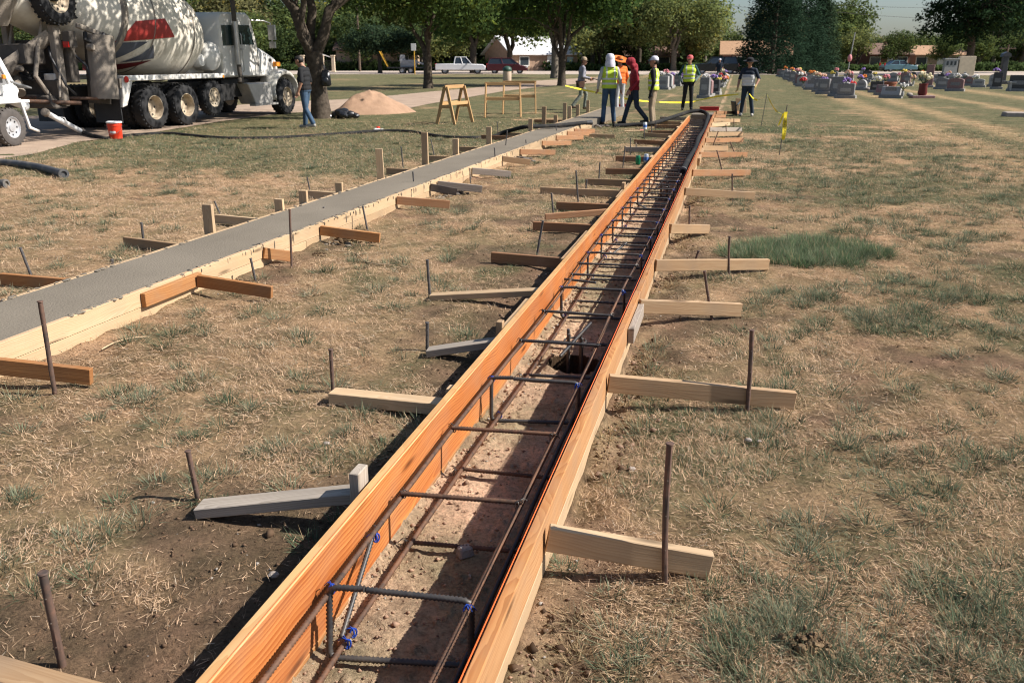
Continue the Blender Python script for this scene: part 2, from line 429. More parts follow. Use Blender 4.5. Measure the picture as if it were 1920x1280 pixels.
def grow(a, b, s0, k):
    r = [a]; s = s0; sg = 1 if b > a else -1
    while (r[-1] - b) * sg < 0: r.append(r[-1] + sg * s); s *= k
    return r
us = sorted(grow(-2, -40, 1, 1.5)) + lines([(-1, 1, .25), (1, 6.5, .03), (6.5, 12, .06), (12, 30, .14)]) + grow(30, 1500, .3, 1.12)
vs_ = sorted(grow(-9, -1500, .25, 1.12)) + lines([(-8.9, -4.2, .1), (-4.2, -1.2, .04)]) + [-1.168, -1.158] + lines([(-1.1, -.56, .1)]) + [-.525, -.512] + lines([(-.48, 1.8, .03), (1.8, 4, .06), (4, 14, .16)]) + grow(14, 1500, .3, 1.12)
us = np.array(us); vs_ = np.array(vs_)
UU, VV = np.meshgrid(us, vs_, indexing='ij')
X = UU * math.sin(AZ) + VV * math.cos(AZ); Y = UU * math.cos(AZ) - VV * math.sin(AZ)
Z = hgt(X, Y)
intr = (VV > -1.16) & (VV < -.52) & (UU < 26.2) & (UU > -1.5)
Z = np.where(intr, -1.2, Z)
dirt, green, sand, tr, gp = masks(X, Y)
def lerp3(a, b, t): return a[..., :] + (b - a) * t[..., None]
cs = np.array((.345, .235, .152)); cd = np.array((.205, .133, .095)); cg = np.array((.105, .110, .062)); csd = np.array((.44, .30, .21)); cgd = np.array((.07, .085, .045))
nz = fbm(X * 2.3, Y * 2.3, 77, 4)
Cc = np.broadcast_to(cs, X.shape + (3,)) * (.82 + .36 * nz[..., None])
Cc = lerp3(Cc, cd, dirt); Cc = lerp3(Cc, cg, green * .85); Cc = lerp3(Cc, np.array((.35, .25, .15)), tr * .6); Cc = lerp3(Cc, csd, sand); Cc = lerp3(Cc, cgd, gp * .8)
nu, nv = X.shape
idx = np.arange(nu * nv).reshape(nu, nv)
F = np.stack([idx[:-1, :-1], idx[1:, :-1], idx[1:, 1:], idx[:-1, 1:]], -1).reshape(-1, 4)[:, ::-1]
m, n, b = newmat('soil_and_turf')
tc = nd(n, 'ShaderNodeTexCoord'); aa = nd(n, 'ShaderNodeAttribute', attribute_name='col')
def noise(n, src, sc, det=5, ro=.55, mp=None):
    v = src
    if mp:
        q = nd(n, 'ShaderNodeMapping'); q.inputs['Scale'].default_value = mp; n.links.new(src, q.inputs[0]); v = q.outputs[0]
    t = nd(n, 'ShaderNodeTexNoise'); t.inputs['Scale'].default_value = sc; t.inputs['Detail'].default_value = det; t.inputs['Roughness'].default_value = ro
    n.links.new(v, t.inputs['Vector']); return t.outputs[0]
n1 = noise(n, tc.outputs['Object'], 55, 10, .75); n2 = noise(n, tc.outputs['Object'], 5.5, 6); n3 = noise(n, tc.outputs['Object'], .55, 5); n4 = noise(n, tc.outputs['Object'], 2.1, 6, .65)
r1 = ramp(n, n1, [(.30, (.52, .50, .48)), (.5, (1, 1, 1)), (.72, (1.45, 1.42, 1.36))])
r2 = ramp(n, n2, [(.32, (.72, .74, .72)), (.68, (1.22, 1.2, 1.16))])
r3 = ramp(n, n3, [(.35, (.86, .92, .86)), (.65, (1.12, 1.06, 1.02))])
c = mixc(n, 1.0, aa.outputs['Color'], r1.outputs[0], 'MULTIPLY'); c = mixc(n, 1.0, c, r2.outputs[0], 'MULTIPLY'); c = mixc(n, 1.0, c, r3.outputs[0], 'MULTIPLY'); r4 = ramp(n, n4, [(.36, (.66, .74, .66)), (.64, (1.22, 1.18, 1.14))]); c = mixc(n, 1.0, c, r4.outputs[0], 'MULTIPLY')
n.links.new(c, b.inputs['Base Color']); b.inputs['Roughness'].default_value = .95; b.inputs['Specular IOR Level'].default_value = .1
bp = nd(n, 'ShaderNodeBump'); bp.inputs['Strength'].default_value = 1.0; bp.inputs['Distance'].default_value = .035
n.links.new(n1, bp.inputs['Height'])
bp2 = nd(n, 'ShaderNodeBump'); bp2.inputs['Strength'].default_value = .7; bp2.inputs['Distance'].default_value = .08
n.links.new(n2, bp2.inputs['Height']); n.links.new(bp.outputs[0], bp2.inputs['Normal']); n.links.new(bp2.outputs[0], b.inputs['Normal'])
struct(colmesh('ground', np.stack([X, Y, Z], -1).reshape(-1, 3), F, Cc.reshape(-1, 3), m, smooth=True))

# ---- trench floor
PH = at(1077, 686, ZF); PHu, PHv = to_uv(PH); PHR = .15
us = np.array(lines([(-1.2, 1.2, .1), (1.2, 6.4, .012), (6.4, 26.2, .05)]) + [26.2]); vs_ = np.linspace(LI - .012, RI + .012, 52)
UU, VV = np.meshgrid(us, vs_, indexing='ij')
Z = ZF + .030 * (fbm(UU * 5, VV * 5, 3, 4) - .5) + .016 * (fbm(UU * 26, VV * 26, 4, 3) - .5)
Z += .05 * np.exp(-(VV - LI) / .045) * fbm(UU * 3, VV * 0 + 2, 6, 3) + .03 * np.exp(-(RI - VV) / .05)
pn = fbm(UU * 40, VV * 40, 12, 2); Z += .012 * sstep(.66, .8, pn)
Z += -.05 * np.exp(-((VV - LI - .03) / .02) ** 2) * sstep(.5, .6, fbm(UU * 1.2, VV * 0, 19, 2)) * 0
dh = np.hypot(UU - PHu, VV - PHv); Z = np.where(dh < PHR, -1.6, Z); Z += .015 * np.exp(-((dh - PHR - .03) / .03) ** 2)
for hu in (11.6, 17.8, 22.6):
    dh = np.hypot(UU - hu, VV - PHv); Z = np.where(dh < PHR, -.6, Z)
X = UU * math.sin(AZ) + VV * math.cos(AZ); Y = UU * math.cos(AZ) - VV * math.sin(AZ)
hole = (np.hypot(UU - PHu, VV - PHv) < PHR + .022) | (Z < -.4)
idx = np.arange(X.size).reshape(X.shape); F = np.stack([idx[:-1, :-1], idx[1:, :-1], idx[1:, 1:], idx[:-1, 1:]], -1).reshape(-1, 4)[:, ::-1]
t = fbm(UU * 3, VV * 3, 51, 4)[..., None]
Cc = np.array((.56, .395, .295)) * (.8 + .4 * t); Cc = lerp3(Cc, np.array((.46, .315, .23)), sstep(.55, .7, fbm(UU * 2, VV * 4, 61, 3)) * .6)
Cc = np.where(hole[..., None], np.array((.07, .045, .03)), Cc)  # dark soil tone; the hole's shade is put into wall and rim colour
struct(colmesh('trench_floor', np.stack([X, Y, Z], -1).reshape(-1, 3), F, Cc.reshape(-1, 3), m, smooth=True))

# ---- gravel lane and street
def strip(name, lo, hi, z, m, nu=90, nw=10):
    def samp(P, t):
        P = [at(*p) for p in P]; s = t * (len(P) - 1); i = min(int(s), len(P) - 2); return P[i].lerp(P[i + 1], s - i)
    V = []; 
    for i in range(nu + 1):
        a = samp(lo, i / nu); c = samp(hi, i / nu)
        e = .12 * (random.random() - .5)
        for k in range(nw + 1):
            p = a.lerp(c, k / nw); V.append((p.x, p.y + (e if k in (0, nw) else 0), z + .012 * math.sin(PI * k / nw)))
    idx = np.arange((nu + 1) * (nw + 1)).reshape(nu + 1, nw + 1); F = np.stack([idx[:-1, :-1], idx[1:, :-1], idx[1:, 1:], idx[:-1, 1:]], -1).reshape(-1, 4)
    return struct(colmesh(name, np.array(V), F, None, m))
mat('lane_gravel', (.36, .27, .20), .95, .22, 1.6, .6, bscale=30, spec=.1)
mat('street_surface', (.42, .35, .29), .9, .12, .4, .2, spec=.1)
strip('gravel_lane', ROAD_LO, ROAD_HI, .006, 'lane_gravel', 140)
strip('street', [(-900, 140), (960, 139.5), (2900, 144)], [(-900, 133.6), (960, 133), (2900, 136)], .008, 'street_surface', 60)

# ================================================================== GRASS (stuff)
m, n, b = newmat('grass_blade')
aa = nd(n, 'ShaderNodeAttribute', attribute_name='col')
n.nodes.remove(b); out = [q for q in n.nodes if q.type == 'OUTPUT_MATERIAL'][0]
df = nd(n, 'ShaderNodeBsdfDiffuse'); tl = nd(n, 'ShaderNodeBsdfTranslucent'); ms = nd(n, 'ShaderNodeMixShader'); ms.inputs[0].default_value = .3
n.links.new(aa.outputs['Color'], df.inputs[0]); n.links.new(aa.outputs['Color'], tl.inputs[0]); n.links.new(df.outputs[0], ms.inputs[1]); n.links.new(tl.outputs[0], ms.inputs[2]); n.links.new(ms.outputs[0], out.inputs[0])
def clear_of(X, Y):
    u, v = uv_np(X, Y, AZ); u2, v2 = uv_np(X, Y, AZ2)
    ok = ~((v > LO - .012) & (v < RO + .012) & (u < 26.3)) & ~((v2 > SL - .06) & (v2 < SR + .05) & (u2 < 29.5)) & ~in_poly(X, Y, road_poly)
    return ok
def ring_pts(N, r0, r1, p=1.0, half=rad(43)):
    """random ground spots round the camera, thinning with distance"""
    r = np.exp(RNG.uniform(math.log(r0), math.log(r1), N)) if p == 1 else (RNG.uniform(r0 ** (2 - p), r1 ** (2 - p), N)) ** (1 / (2 - p))
    a = RNG.uniform(-half, half, N)
    return r * np.sin(a), r * np.cos(a), r
def blades(P, ang, elev, L, w, C, droop=0.0):
    n = len(P); d = np.stack([np.cos(ang) * np.cos(elev), np.sin(ang) * np.cos(elev), np.sin(elev)], 1)
    s = np.stack([-np.sin(ang), np.cos(ang), np.zeros(n)], 1)
    roll = RNG.uniform(-.7, .7, n); s = s * np.cos(roll)[:, None]; s[:, 2] = np.sin(roll)
    V = np.empty((n, 3, 3)); V[:, 0] = P - s * (w / 2)[:, None]; V[:, 1] = P + s * (w / 2)[:, None]; V[:, 2] = P + d * L[:, None]
    V[:, 2, 2] -= droop
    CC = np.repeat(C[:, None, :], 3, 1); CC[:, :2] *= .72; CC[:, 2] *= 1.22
    return V.reshape(-1, 3), CC.reshape(-1, 3)
VV_, CC_ = [], []
# dead straw lying on the soil
X, Y, r = ring_pts(900000, 1.7, 30, p=1.5)
ok = clear_of(X, Y); X, Y, r = X[ok], Y[ok], r[ok]
dirt, green, sand, tr, gp = masks(X, Y)
keep = RNG.random(len(X)) < np.clip((1 - dirt * .90) * (1 - sand * .95) * (1 - gp * .8) * (.30 + 1.0 * sstep(.30, .60, fbm(X * 3, Y * 3, 91, 3))), 0, 1)
keep &= RNG.random(len(X)) < 1 - sstep(14, 29, r)
X, Y, r, green, dirt = X[keep], Y[keep], r[keep], green[keep], dirt[keep]
N = len(X); sc = .8 + .085 * r
wind = fbm(X * 1.3, Y * 1.3, 14, 2) * 6.3
C = np.array((.62, .44, .285)) * RNG.uniform(.45, 1.4, (N, 1))
C = np.where((RNG.random(N) < .18)[:, None], np.array((.32, .20, .115)) * RNG.uniform(.7, 1.2, (N, 1)), C)
C = np.where((RNG.random(N) < .05)[:, None], np.array((.58, .49, .37)), C)
gmix = (RNG.random(N) < green * .45)[:, None]
C = np.where(gmix, np.array((.15, .17, .09)) * RNG.uniform(.7, 1.3, (N, 1)), C)
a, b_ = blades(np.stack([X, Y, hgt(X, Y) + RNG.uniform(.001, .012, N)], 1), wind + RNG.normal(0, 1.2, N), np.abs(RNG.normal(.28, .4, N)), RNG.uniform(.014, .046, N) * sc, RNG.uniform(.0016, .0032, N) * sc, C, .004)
VV_.append(a); CC_.append(b_)
straw = np.concatenate(VV_); sc_ = np.concatenate(CC_)
o = colmesh('dead_straw', straw, np.arange(len(straw)).reshape(-1, 3), sc_, m); o['kind'] = 'stuff'
tag(o, 'dry tan dead grass lying over the bare soil', 'dead grass'); o['kind'] = 'stuff'
# living tufts
def tufts(X, Y, r, nb, hmin, hmax, rad_, Cbase, dry=.2):
    N = len(X); k = nb
    cx = np.repeat(X, k); cy = np.repeat(Y, k); rr = np.repeat(r, k); M = N * k
    sz = np.repeat(RNG.uniform(.65, 1.25, N), k) * (1 + .03 * rr)
    ang = RNG.uniform(0, 2 * PI, M); q = np.sqrt(RNG.random(M)) * rad_ * sz
    px = cx + np.cos(ang) * q; py = cy + np.sin(ang) * q
    ok = clear_of(px, py)
    el = np.clip(RNG.normal(1.12, .3, M) - q / (rad_ * 1.6), .15, 1.5)
    L = RNG.uniform(hmin, hmax, M) * sz
    hue = np.repeat(RNG.uniform(0, 1, N), k)[:, None]
    C = (np.array(Cbase) * (1 - hue) + np.array((.22, .235, .155)) * hue) * RNG.uniform(.6, 1.35, (M, 1))
    C = np.where((RNG.random(M) < dry)[:, None], np.array((.42, .31, .18)) * RNG.uniform(.7, 1.2, (M, 1)), C)
    P = np.stack([px, py, hgt(px, py) - .002], 1)
    ang2 = ang + RNG.normal(0, .5, M)
    w = RNG.uniform(.0020, .0038, M) * (1 + .08 * rr)
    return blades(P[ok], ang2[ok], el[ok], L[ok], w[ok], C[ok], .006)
VT, CT = [], []
X, Y, r = ring_pts(26000, 1.7, 24, p=1.3); ok = clear_of(X, Y)
dirt, green, sand, tr, gp = masks(X, Y); u, v = uv_np(X, Y, AZ)
clump = sstep(.50, .66, fbm(X * 2.6, Y * 2.6, 303, 3))
prob = np.clip(green * 1.0 + .42 * (v > .1) * (1 - dirt) * clump * 1.6 + .16 * (1 - dirt) * clump, 0, 1) * (1 - dirt * .85) * (1 - tr * .7) * .62
k = ok & (RNG.random(len(X)) < prob)
a, b_ = tufts(X[k], Y[k], r[k], 26, .02, .058, .034, (.115, .150, .085), .22); VT.append(a); CT.append(b_)
# larger clumps on the right and scattered elsewhere
X, Y, r = ring_pts(8200, 1.8, 20, p=1.2); ok = clear_of(X, Y); dirt, green, sand, tr, gp = masks(X, Y); u, v = uv_np(X, Y, AZ)
k = ok & (RNG.random(len(X)) < np.where(v > .05, .66, .17) * (1 - dirt * .8) * (.18 + 1.2 * sstep(.40, .56, fbm(X * 1.3, Y * 1.3, 404, 3))))
a, b_ = tufts(X[k], Y[k], r[k], 96, .030, .094, .060, (.092, .130, .074), .12); VT.append(a); CT.append(b_)
# the lush dark patch
N = 1600; q = np.sqrt(RNG.random(N)); an = RNG.uniform(0, 2 * PI, N)
pu = GPu + q * np.cos(an) * .75; pv = GPv + q * np.sin(an) * .85
X = pu * math.sin(AZ) + pv * math.cos(AZ); Y = pu * math.cos(AZ) - pv * math.sin(AZ)
dirt, green, sand, tr, gp = masks(X, Y); k = gp > .2
k &= RNG.random(len(X)) < .35 + .65 * gp * fbm(X * 5, Y * 5, 7, 2) * 1.5
a, b_ = tufts(X[k], Y[k], np.hypot(X, Y)[k], 60, .025, .12, .05, (.085, .160, .065), .08); VT.append(a); CT.append(b_)
V = np.concatenate(VT); C = np.concatenate(CT)
o = colmesh('grass_tufts', V, np.arange(len(V)).reshape(-1, 3), C, m); tag(o, 'green grass tufts growing through the dry lawn', 'grass'); o['kind'] = 'stuff'
# soil crumbs and small stones
def stone_v(n):
    pts = RNG.normal(size=(n, 6, 3)) * .25 + np.array([(1, 0, 0), (-1, 0, 0), (0, 1, 0), (0, -1, 0), (0, 0, 1), (0, 0, -1)])
    return pts * np.array((1, 1, .7))
OCT = np.array([(0, 2, 4), (2, 1, 4), (1, 3, 4), (3, 0, 4), (2, 0, 5), (1, 2, 5), (3, 1, 5), (0, 3, 5)])
def stones(name, X, Y, Z, S, C, m, label, cat):
    n = len(X); V = stone_v(n) * S[:, None, None] + np.stack([X, Y, Z], 1)[:, None, :]
    F = (OCT[None] + (np.arange(n) * 6)[:, None, None]).reshape(-1, 3)
    o = colmesh(name, V.reshape(-1, 3), F, np.repeat(C, 6, 0), m); tag(o, label, cat); o['kind'] = 'stuff'; return o
X, Y, r = ring_pts(30000, 1.7, 14, p=1.4); ok = clear_of(X, Y); dirt, green, sand, tr, gp = masks(X, Y)
k = ok & (RNG.random(len(X)) < dirt * .55 + sand); X, Y, r, sand = X[k], Y[k], r[k], sand[k]; N = len(X)
C = (np.array((.20, .13, .085)) * (1 - sand[:, None]) + np.array((.40, .26, .18)) * sand[:, None]) * RNG.uniform(.6, 1.4, (N, 1)); C = np.where((RNG.random(N) < .06)[:, None], np.array((.42, .38, .33)), C)
S = np.minimum(.0033 * np.exp(RNG.normal(0, .55, N)) * (1 + .06 * r), .009)
stones('soil_crumbs', X, Y, hgt(X, Y) + S * .4, S, C, m, 'brown soil crumbs and small stones over the bare ground', 'soil')
# loose spoil along the outer faces of the forms
N = 2600; u = RNG.uniform(1.2, 13, N) ** 1.0; sd_s = RNG.random(N) < .68; v = np.where(sd_s, RO + .015 + np.abs(RNG.normal(0, .10, N)), LO - .03 - np.abs(RNG.normal(0, .16, N)))
k = fbm(u * 1.1, v * 2, 515, 3) > .42; u, v = u[k], v[k]; N = len(u); X = u * math.sin(AZ) + v * math.cos(AZ); Y = u * math.cos(AZ) - v * math.sin(AZ)
S = np.minimum(.007 * np.exp(RNG.normal(0, .55, N)), .022); C = np.where((RNG.random(N) < .35)[:, None], np.array((.40, .27, .19)), np.array((.14, .092, .06))) * RNG.uniform(.6, 1.3, (N, 1))
stones('spoil_crumbs', X, Y, hgt(X, Y) + S * .3, S, C, m, 'broken soil spoil scattered along the outside of the trench forms', 'spoil')
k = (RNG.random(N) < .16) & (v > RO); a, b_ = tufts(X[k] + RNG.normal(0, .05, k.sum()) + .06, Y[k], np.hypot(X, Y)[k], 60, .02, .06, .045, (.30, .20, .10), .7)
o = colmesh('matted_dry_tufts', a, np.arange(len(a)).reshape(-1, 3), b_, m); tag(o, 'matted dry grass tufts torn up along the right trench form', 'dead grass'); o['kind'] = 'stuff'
N = 2600; u = np.concatenate([RNG.uniform(1.3, 7, 2000), RNG.uniform(7, 16, 600)]); v = np.where(RNG.random(N) < .4, LI + np.abs(RNG.normal(0, .09, N)) + .01, RNG.uniform(LI + .02, RI - .02, N))
v = np.clip(v, LI + .012, RI - .012); k = np.hypot(u - PHu, v - PHv) > PHR + .02; u, v = u[k], v[k]; N = len(u)
X = u * math.sin(AZ) + v * math.cos(AZ); Y = u * math.cos(AZ) - v * math.sin(AZ)
S = .0045 * np.exp(RNG.normal(0, .5, N)); C = np.array((.42, .275, .19)) * RNG.uniform(.65, 1.25, (N, 1)); C = np.where((RNG.random(N) < .08)[:, None], np.array((.48, .44, .38)), C)
Zf = ZF + .030 * (fbm(u * 5, v * 5, 3, 4) - .5) + .05 * np.exp(-(v - LI) / .045) * fbm(u * 3, v * 0 + 2, 6, 3)
stones('trench_gravel', X, Y, Zf + S * .6, S, C, m, 'sandy gravel crumbs lying on the trench floor', 'gravel')
# ================================================================== FORMWORK
def run(az, v, z): return lambda u: uvw(u, v, z, az)
def form(name, label, az, v, zt, u0, u1, hs, mts, joints, cat='formwork', thick=.038):
    """a wall of stacked boards; hs heights from the top down; joints: list of u where boards butt"""
    base = uvw((u0 + u1) / 2, v, 0, az); t = thing(name, label, cat, base)
    z = zt
    for row, (h, mt) in enumerate(zip(hs, mts)):
        js = [u0] + [j + row * .7 for j in joints if u0 < j + row * .7 < u1] + [u1]
        for i in range(len(js) - 1):
            a, b = js[i] + .0015, js[i + 1] - .0015
            dv = random.uniform(-.0015, .0015) + (.004 if row else 0) * (1 if v > -1 else -1) * 0
            plank('board', uvw(a, v + dv, z - h + .001, az), uvw(b, v + dv, z - h + .001, az), thick - (.003 if row else 0), h - .002, mt, t, warp=.0015, edge='fir_edge' if mt == 'fir' else 'fir_tan' if mt == 'fir_pale' else None)
        z -= h
    return t
fl = form('formwork_wall', 'tall orange fir form boards along the left side of the rebar trench', AZ, (LO + LI) / 2, ZT, 1.05, 24.3, (.286, .06), ('fir', 'fir_tan'), (6.2, 11.1, 15.9, 20.8))
fr = form('formwork_wall', 'orange and pale form boards along the right side of the rebar trench', AZ, (RI + RO) / 2, ZT, .95, 26.2, (.14, .14, .07), ('fir_pale', 'pine', 'pine'), (5.5, 10.3, 15.2, 20.1))
sr = form('formwork_wall', 'pale form boards on the right side of the poured concrete strip', AZ2, SR + .019, ZC + .006, 3.2, 21.6, (.115, .10), ('pine', 'pine'), (6.2, 9.9, 13.9, 17.6))
sl = form('formwork_wall', 'thin pale form boards on the left side of the poured concrete strip', AZ2, SL - .019, ZC + .004, 4.2, 28.5, (.14, .07), ('pine', 'tan_wood'), (7.3, 11.2, 15.6, 20.1, 24.0))
# splice boards and cleats nailed to the forms
def cleat(par, az, v0, u0, u1, z0, h, mt, name='splice_board', thick=.038):
    return plank(name, uvw(u0, v0, z0, az), uvw(u1, v0, z0, az), thick, h, mt, par)
u_ = lambda px, py, z=ZT, az=AZ: to_uv(at(px, py, z), az)[0]
cleat(fr, AZ, RO + .021, u_(1178, 628, .12), u_(1200, 575, .12), .07, .089, 'grey_wood')
cleat(fr, AZ, RO + .021, u_(1293, 300, .12), u_(1303, 280, .12), .03, .12, 'tan_wood')
cleat(fr, AZ, RO + .021, u_(1316, 244, .12), u_(1320, 238, .12), .03, .12, 'tan_wood')
cleat(fl, AZ, LO - .021, u_(950, 606), u_(1000, 554), .09, .089, 'pine')
cleat(fl, AZ, LO - .021, u_(1060, 480), u_(1105, 428), .09, .089, 'tan_wood')
cleat(fl, AZ, LO - .021, u_(1160, 366), u_(1185, 340), .09, .089, 'tan_wood')
cleat(fl, AZ, LO - .021, u_(760, 822), u_(735, 850), .0, .12, 'tan_wood')
for px, py in ((1222, 293), (1256, 256), (1272, 238), (1280, 230)):
    u = u_(px, py); cleat(fl, AZ, LO - .021, u - .15, u + .15, .1, .105, 'pine')
cleat(sr, AZ2, SR + .038 + .021, u_(243, 548, .18, AZ2), u_(360, 508, .18, AZ2), .085, .092, 'fir_tan')
# short upright cleat stakes by the left form
def upright(px, py, ztop, w, mt, label, off=.0, d=.038, lean=0.0):
    p = uvw(u_(px, py), LO - .026 - off, 0)
    o = plank('cleat_stake', p + Vector((0, 0, -.15)), p + Vector((lean, 0, ztop)), d, w, mt, None, base=False, rollz=-AZ)
    return tag(o, label, 'stake')
upright(678, 900, .245, .085, 'silver_wood', 'grey weathered wooden stake tight against the left trench form', .012)
upright(868, 716, .17, .06, 'pine', 'small pale stake between the flat brace and the grey short brace')
upright(950, 610, .225, .05, 'tan_wood', 'little square-topped stake beside the short grey brace', .004)
upright(1182, 352, .26, .09, 'tan_wood', 'tan upright stake behind the left trench form near mid length')

# poured concrete
mat('wet_concrete', (.190, .164, .127), .85, .14, 1.3, .35, bscale=70, dirt=(.165, .142, .110), dirt_amt=.35, spec=.12)
def slab(name, label, az, v0, v1, u0, u1, z, wav=.004, du=.15):
    us = np.arange(u0, u1 + 1e-6, du); vv = np.linspace(v0, v1, 13)
    UU, VVg = np.meshgrid(us, vv, indexing='ij')
    Z = z + wav * (fbm(UU * 2.5, VVg * 9, 71, 3) - .5) * 2 + .003 * (fbm(UU * 9, VVg * 26, 72, 2) - .5)
    X = UU * math.sin(az) + VVg * math.cos(az); Y = UU * math.cos(az) - VVg * math.sin(az)
    top = np.stack([X, Y, Z], -1).reshape(-1, 3); nu, nv = X.shape
    idx = np.arange(nu * nv).reshape(nu, nv); F = [tuple(q) for q in np.stack([idx[:-1, :-1], idx[1:, :-1], idx[1:, 1:], idx[:-1, 1:]], -1).reshape(-1, 4)]
    V = [tuple(p) for p in top]; per = list(idx[:, 0]) + list(idx[-1, 1:]) + list(idx[::-1, -1][1:]) + list(idx[0, ::-1][1:-1])
    o = len(V); V += [(V[i][0], V[i][1], -.1) for i in per]; k = len(per)
    for i in range(k): F.append((per[i], o + i, o + (i + 1) % k, per[(i + 1) % k]))
    mb = MB(); mb.add(V, F); ob = mb.build(name, 'wet_concrete', smooth=True, sharp=50)
    return ob
tag(slab('concrete_footing', '', AZ2, SL, SR, 3.0, 28.5, ZC), 'long strip of smooth wet grey concrete between pale form boards', 'concrete')
tag(slab('concrete_footing', '', AZ, LI, RI, 25.0, 26.15, ZT - .01, .01), 'fresh grey concrete just placed at the far end of the rebar trench', 'concrete')
# spilled concrete flecks on the form top
mb = MB()
for i in range(420):
    u = 4.0 + 17.4 * random.random() ** 1.3; sd_ = random.random() < .7; a = uvw(u, (SR + random.uniform(-.012, .034)) if sd_ else SL - random.uniform(-.01, .03), ZC + .006, AZ2); q = random.uniform(.006, .024); mb.ball(a, (q, q * random.uniform(.5, 1.6), .0045), 7, 4)
for i in range(130):
    u = 5.0 + 15 * random.random(); h_ = random.random() ** 2 * .09; a = uvw(u, SR + .0385, ZC - .004 - h_ / 2, AZ2); mb.ball(a, (random.uniform(.004, .010), .003, .006 + h_ / 2), 7, 5)
for u0, n in ((7.3, 26), (10.2, 40), (12.6, 30), (9.6, 24)):
    for i in range(n):
        p = uvw(u0 + random.gauss(0, .16), SR + .1 + abs(random.gauss(0, .09)), .004, AZ2); q = random.uniform(.012, .035); mb.ball(p, (q, q * .8, q * .45), 6, 4)
o = mb.build('concrete_splatter', 'wet_concrete', smooth=True); tag(o, 'grey concrete slop dribbled over the pale form and soil', 'concrete slop'); o['kind'] = 'stuff'

# ================================================================== BRACES AND STAKES
def brace(p0, p1, mt, label, h=.089, group=None, t=.038, z0=0.004, z1=0.004, roll=0.0):
    a = Vector(p0); b = Vector(p1); a.z = z0; b.z = z1
    o = plank('brace_board', a, b, t, h, mt, None, warp=.003, rollz=roll)
    return tag(o, label, 'brace', group)
mat('nail_head', (.32, .28, .24), .4, .2, 20, metal=.6)
def stake(base, tip, label, group, r=.0095, mt='stake_rust', bend=0.0, head=True):
    """steel form pin: mushroomed head, a slight bend, nail holes"""
    b = Vector(base); tp = Vector(tip); d = tp - b
    side = d.cross(Vector((0, 1, 0))).normalized() if d.cross(Vector((0, 1, 0))).length > 1e-4 else Vector((1, 0, 0))
    pts = []; rs = []
    for i in range(10):
        q = -.12 + (1.12) * i / 9
        pts.append(b + d * q + side * bend * math.sin(PI * max(0, q)) + side * random.uniform(-.0006, .0006)); rs.append(r * random.uniform(.96, 1.05))
    if head:
        pts += [tp - d.normalized() * .006, tp - d.normalized() * .004, tp]; rs[-1] = r; pts.pop(9); rs.pop(9); rs += [r, r * 1.35, r * 1.2]
    mb = MB(); mb.tube([p - b for p in pts], rs, 9)
    mb.cur = 1
    for k in (.25, .5, .75):
        c = d * k + side * bend * math.sin(PI * k) + Vector((0, -r * .93, 0)); mb.cyl(c, c + Vector((0, -.0012, 0)), .0022, n=6)
    o = mb.build('steel_stake', [mt, 'nail_head'], smooth=True, loc=b)
    return tag(o, label, 'stake', group)
def stake_px(bx, by, tx, ty, label, group, **kw):
    b = at(bx, by, 0.0); t = top_at(tx, ty, b)
    return stake(b, t, label, group, **kw)
ANG = -AZ
# --- right side of the trench
RB = [((1027, 985), (1330, 1035), 'pine'), ((1137, 702), (1490, 733), 'tan_wood'), ((1203, 562), (1388, 568), 'tan_wood'), ((1225, 487), (1440, 485), 'tan_wood'),
      ((1250, 420), (1328, 421), 'tan_wood'), ((1280, 352), (1414, 360), 'tan_wood'), ((1292, 318), (1406, 318), 'brown_wood'), ((1307, 285), (1400, 285), 'brown_wood'),
      ((1311, 273), (1364, 274), 'tan_wood'), ((1315, 259), (1393, 258), 'brown_wood'), ((1320, 248), (1392, 247), 'tan_wood'), ((1324, 239), (1390, 239), 'grey_wood'),
      ((1327, 231), (1368, 229), 'pine'), ((1330, 222), (1387, 223), 'tan_wood'), ((1333, 215), (1360, 215), 'brown_wood'), ((1335, 208.5), (1390, 208.5), 'brown_wood')]
for i, (a, b, mt) in enumerate(RB):
    p0 = at(*a, .185); p1 = at(*b, .095); u0, v0 = to_uv(p0); u1, v1 = to_uv(p1)
    p0 = uvw(u0, RO + .002, 0) if i else uvw(u0, RO + .002, 0)
    lab = 'brace board on the right of the rebar trench, ' + nth(i)
    pre = {0: 'clean pale ', 1: 'two-tone weathered ', 3: 'long weathered ', 4: 'short '}.get(i, {'brown_wood': 'brown ', 'tan_wood': 'tan ', 'grey_wood': 'grey ', 'pine': 'pale '}[mt])
    brace(p0, p1, mt, pre + lab, group='braces along the right trench form', z0=.097, z1=.004)
RSK = [(1247, 1082, 1256, 830), (1401, 757, 1410, 618), (1335, 588, 1321, 508), (1367, 507, 1368, 443), (1300, 506, 1310, 470), (1292, 436, 1293, 386), (1373, 371, 1373, 326), (1356, 329, 1344, 282),
       (1380, 292, 1369, 266), (1335, 278, 1347, 246), (1363, 258, 1361, 234), (1376, 241, 1376, 221)]
for i, s in enumerate(RSK):
    if i in (0, 1, 2, 3, 5, 6): s = (s[0], s[1] + (s[1] - 111) * (.0095 if i == 0 else .022), s[2], s[3])
    stake_px(*s, ('tall rusty mushroomed' if i == 0 else 'rusty leaning' if i in (2, 7, 9) else 'thin rusty') + ' steel stake on the right of the rebar trench, ' + nth(i), 'stakes along the right trench form', bend=.006 if i == 0 else random.uniform(-.004, .004), r=.0105 if i < 2 else .0095)
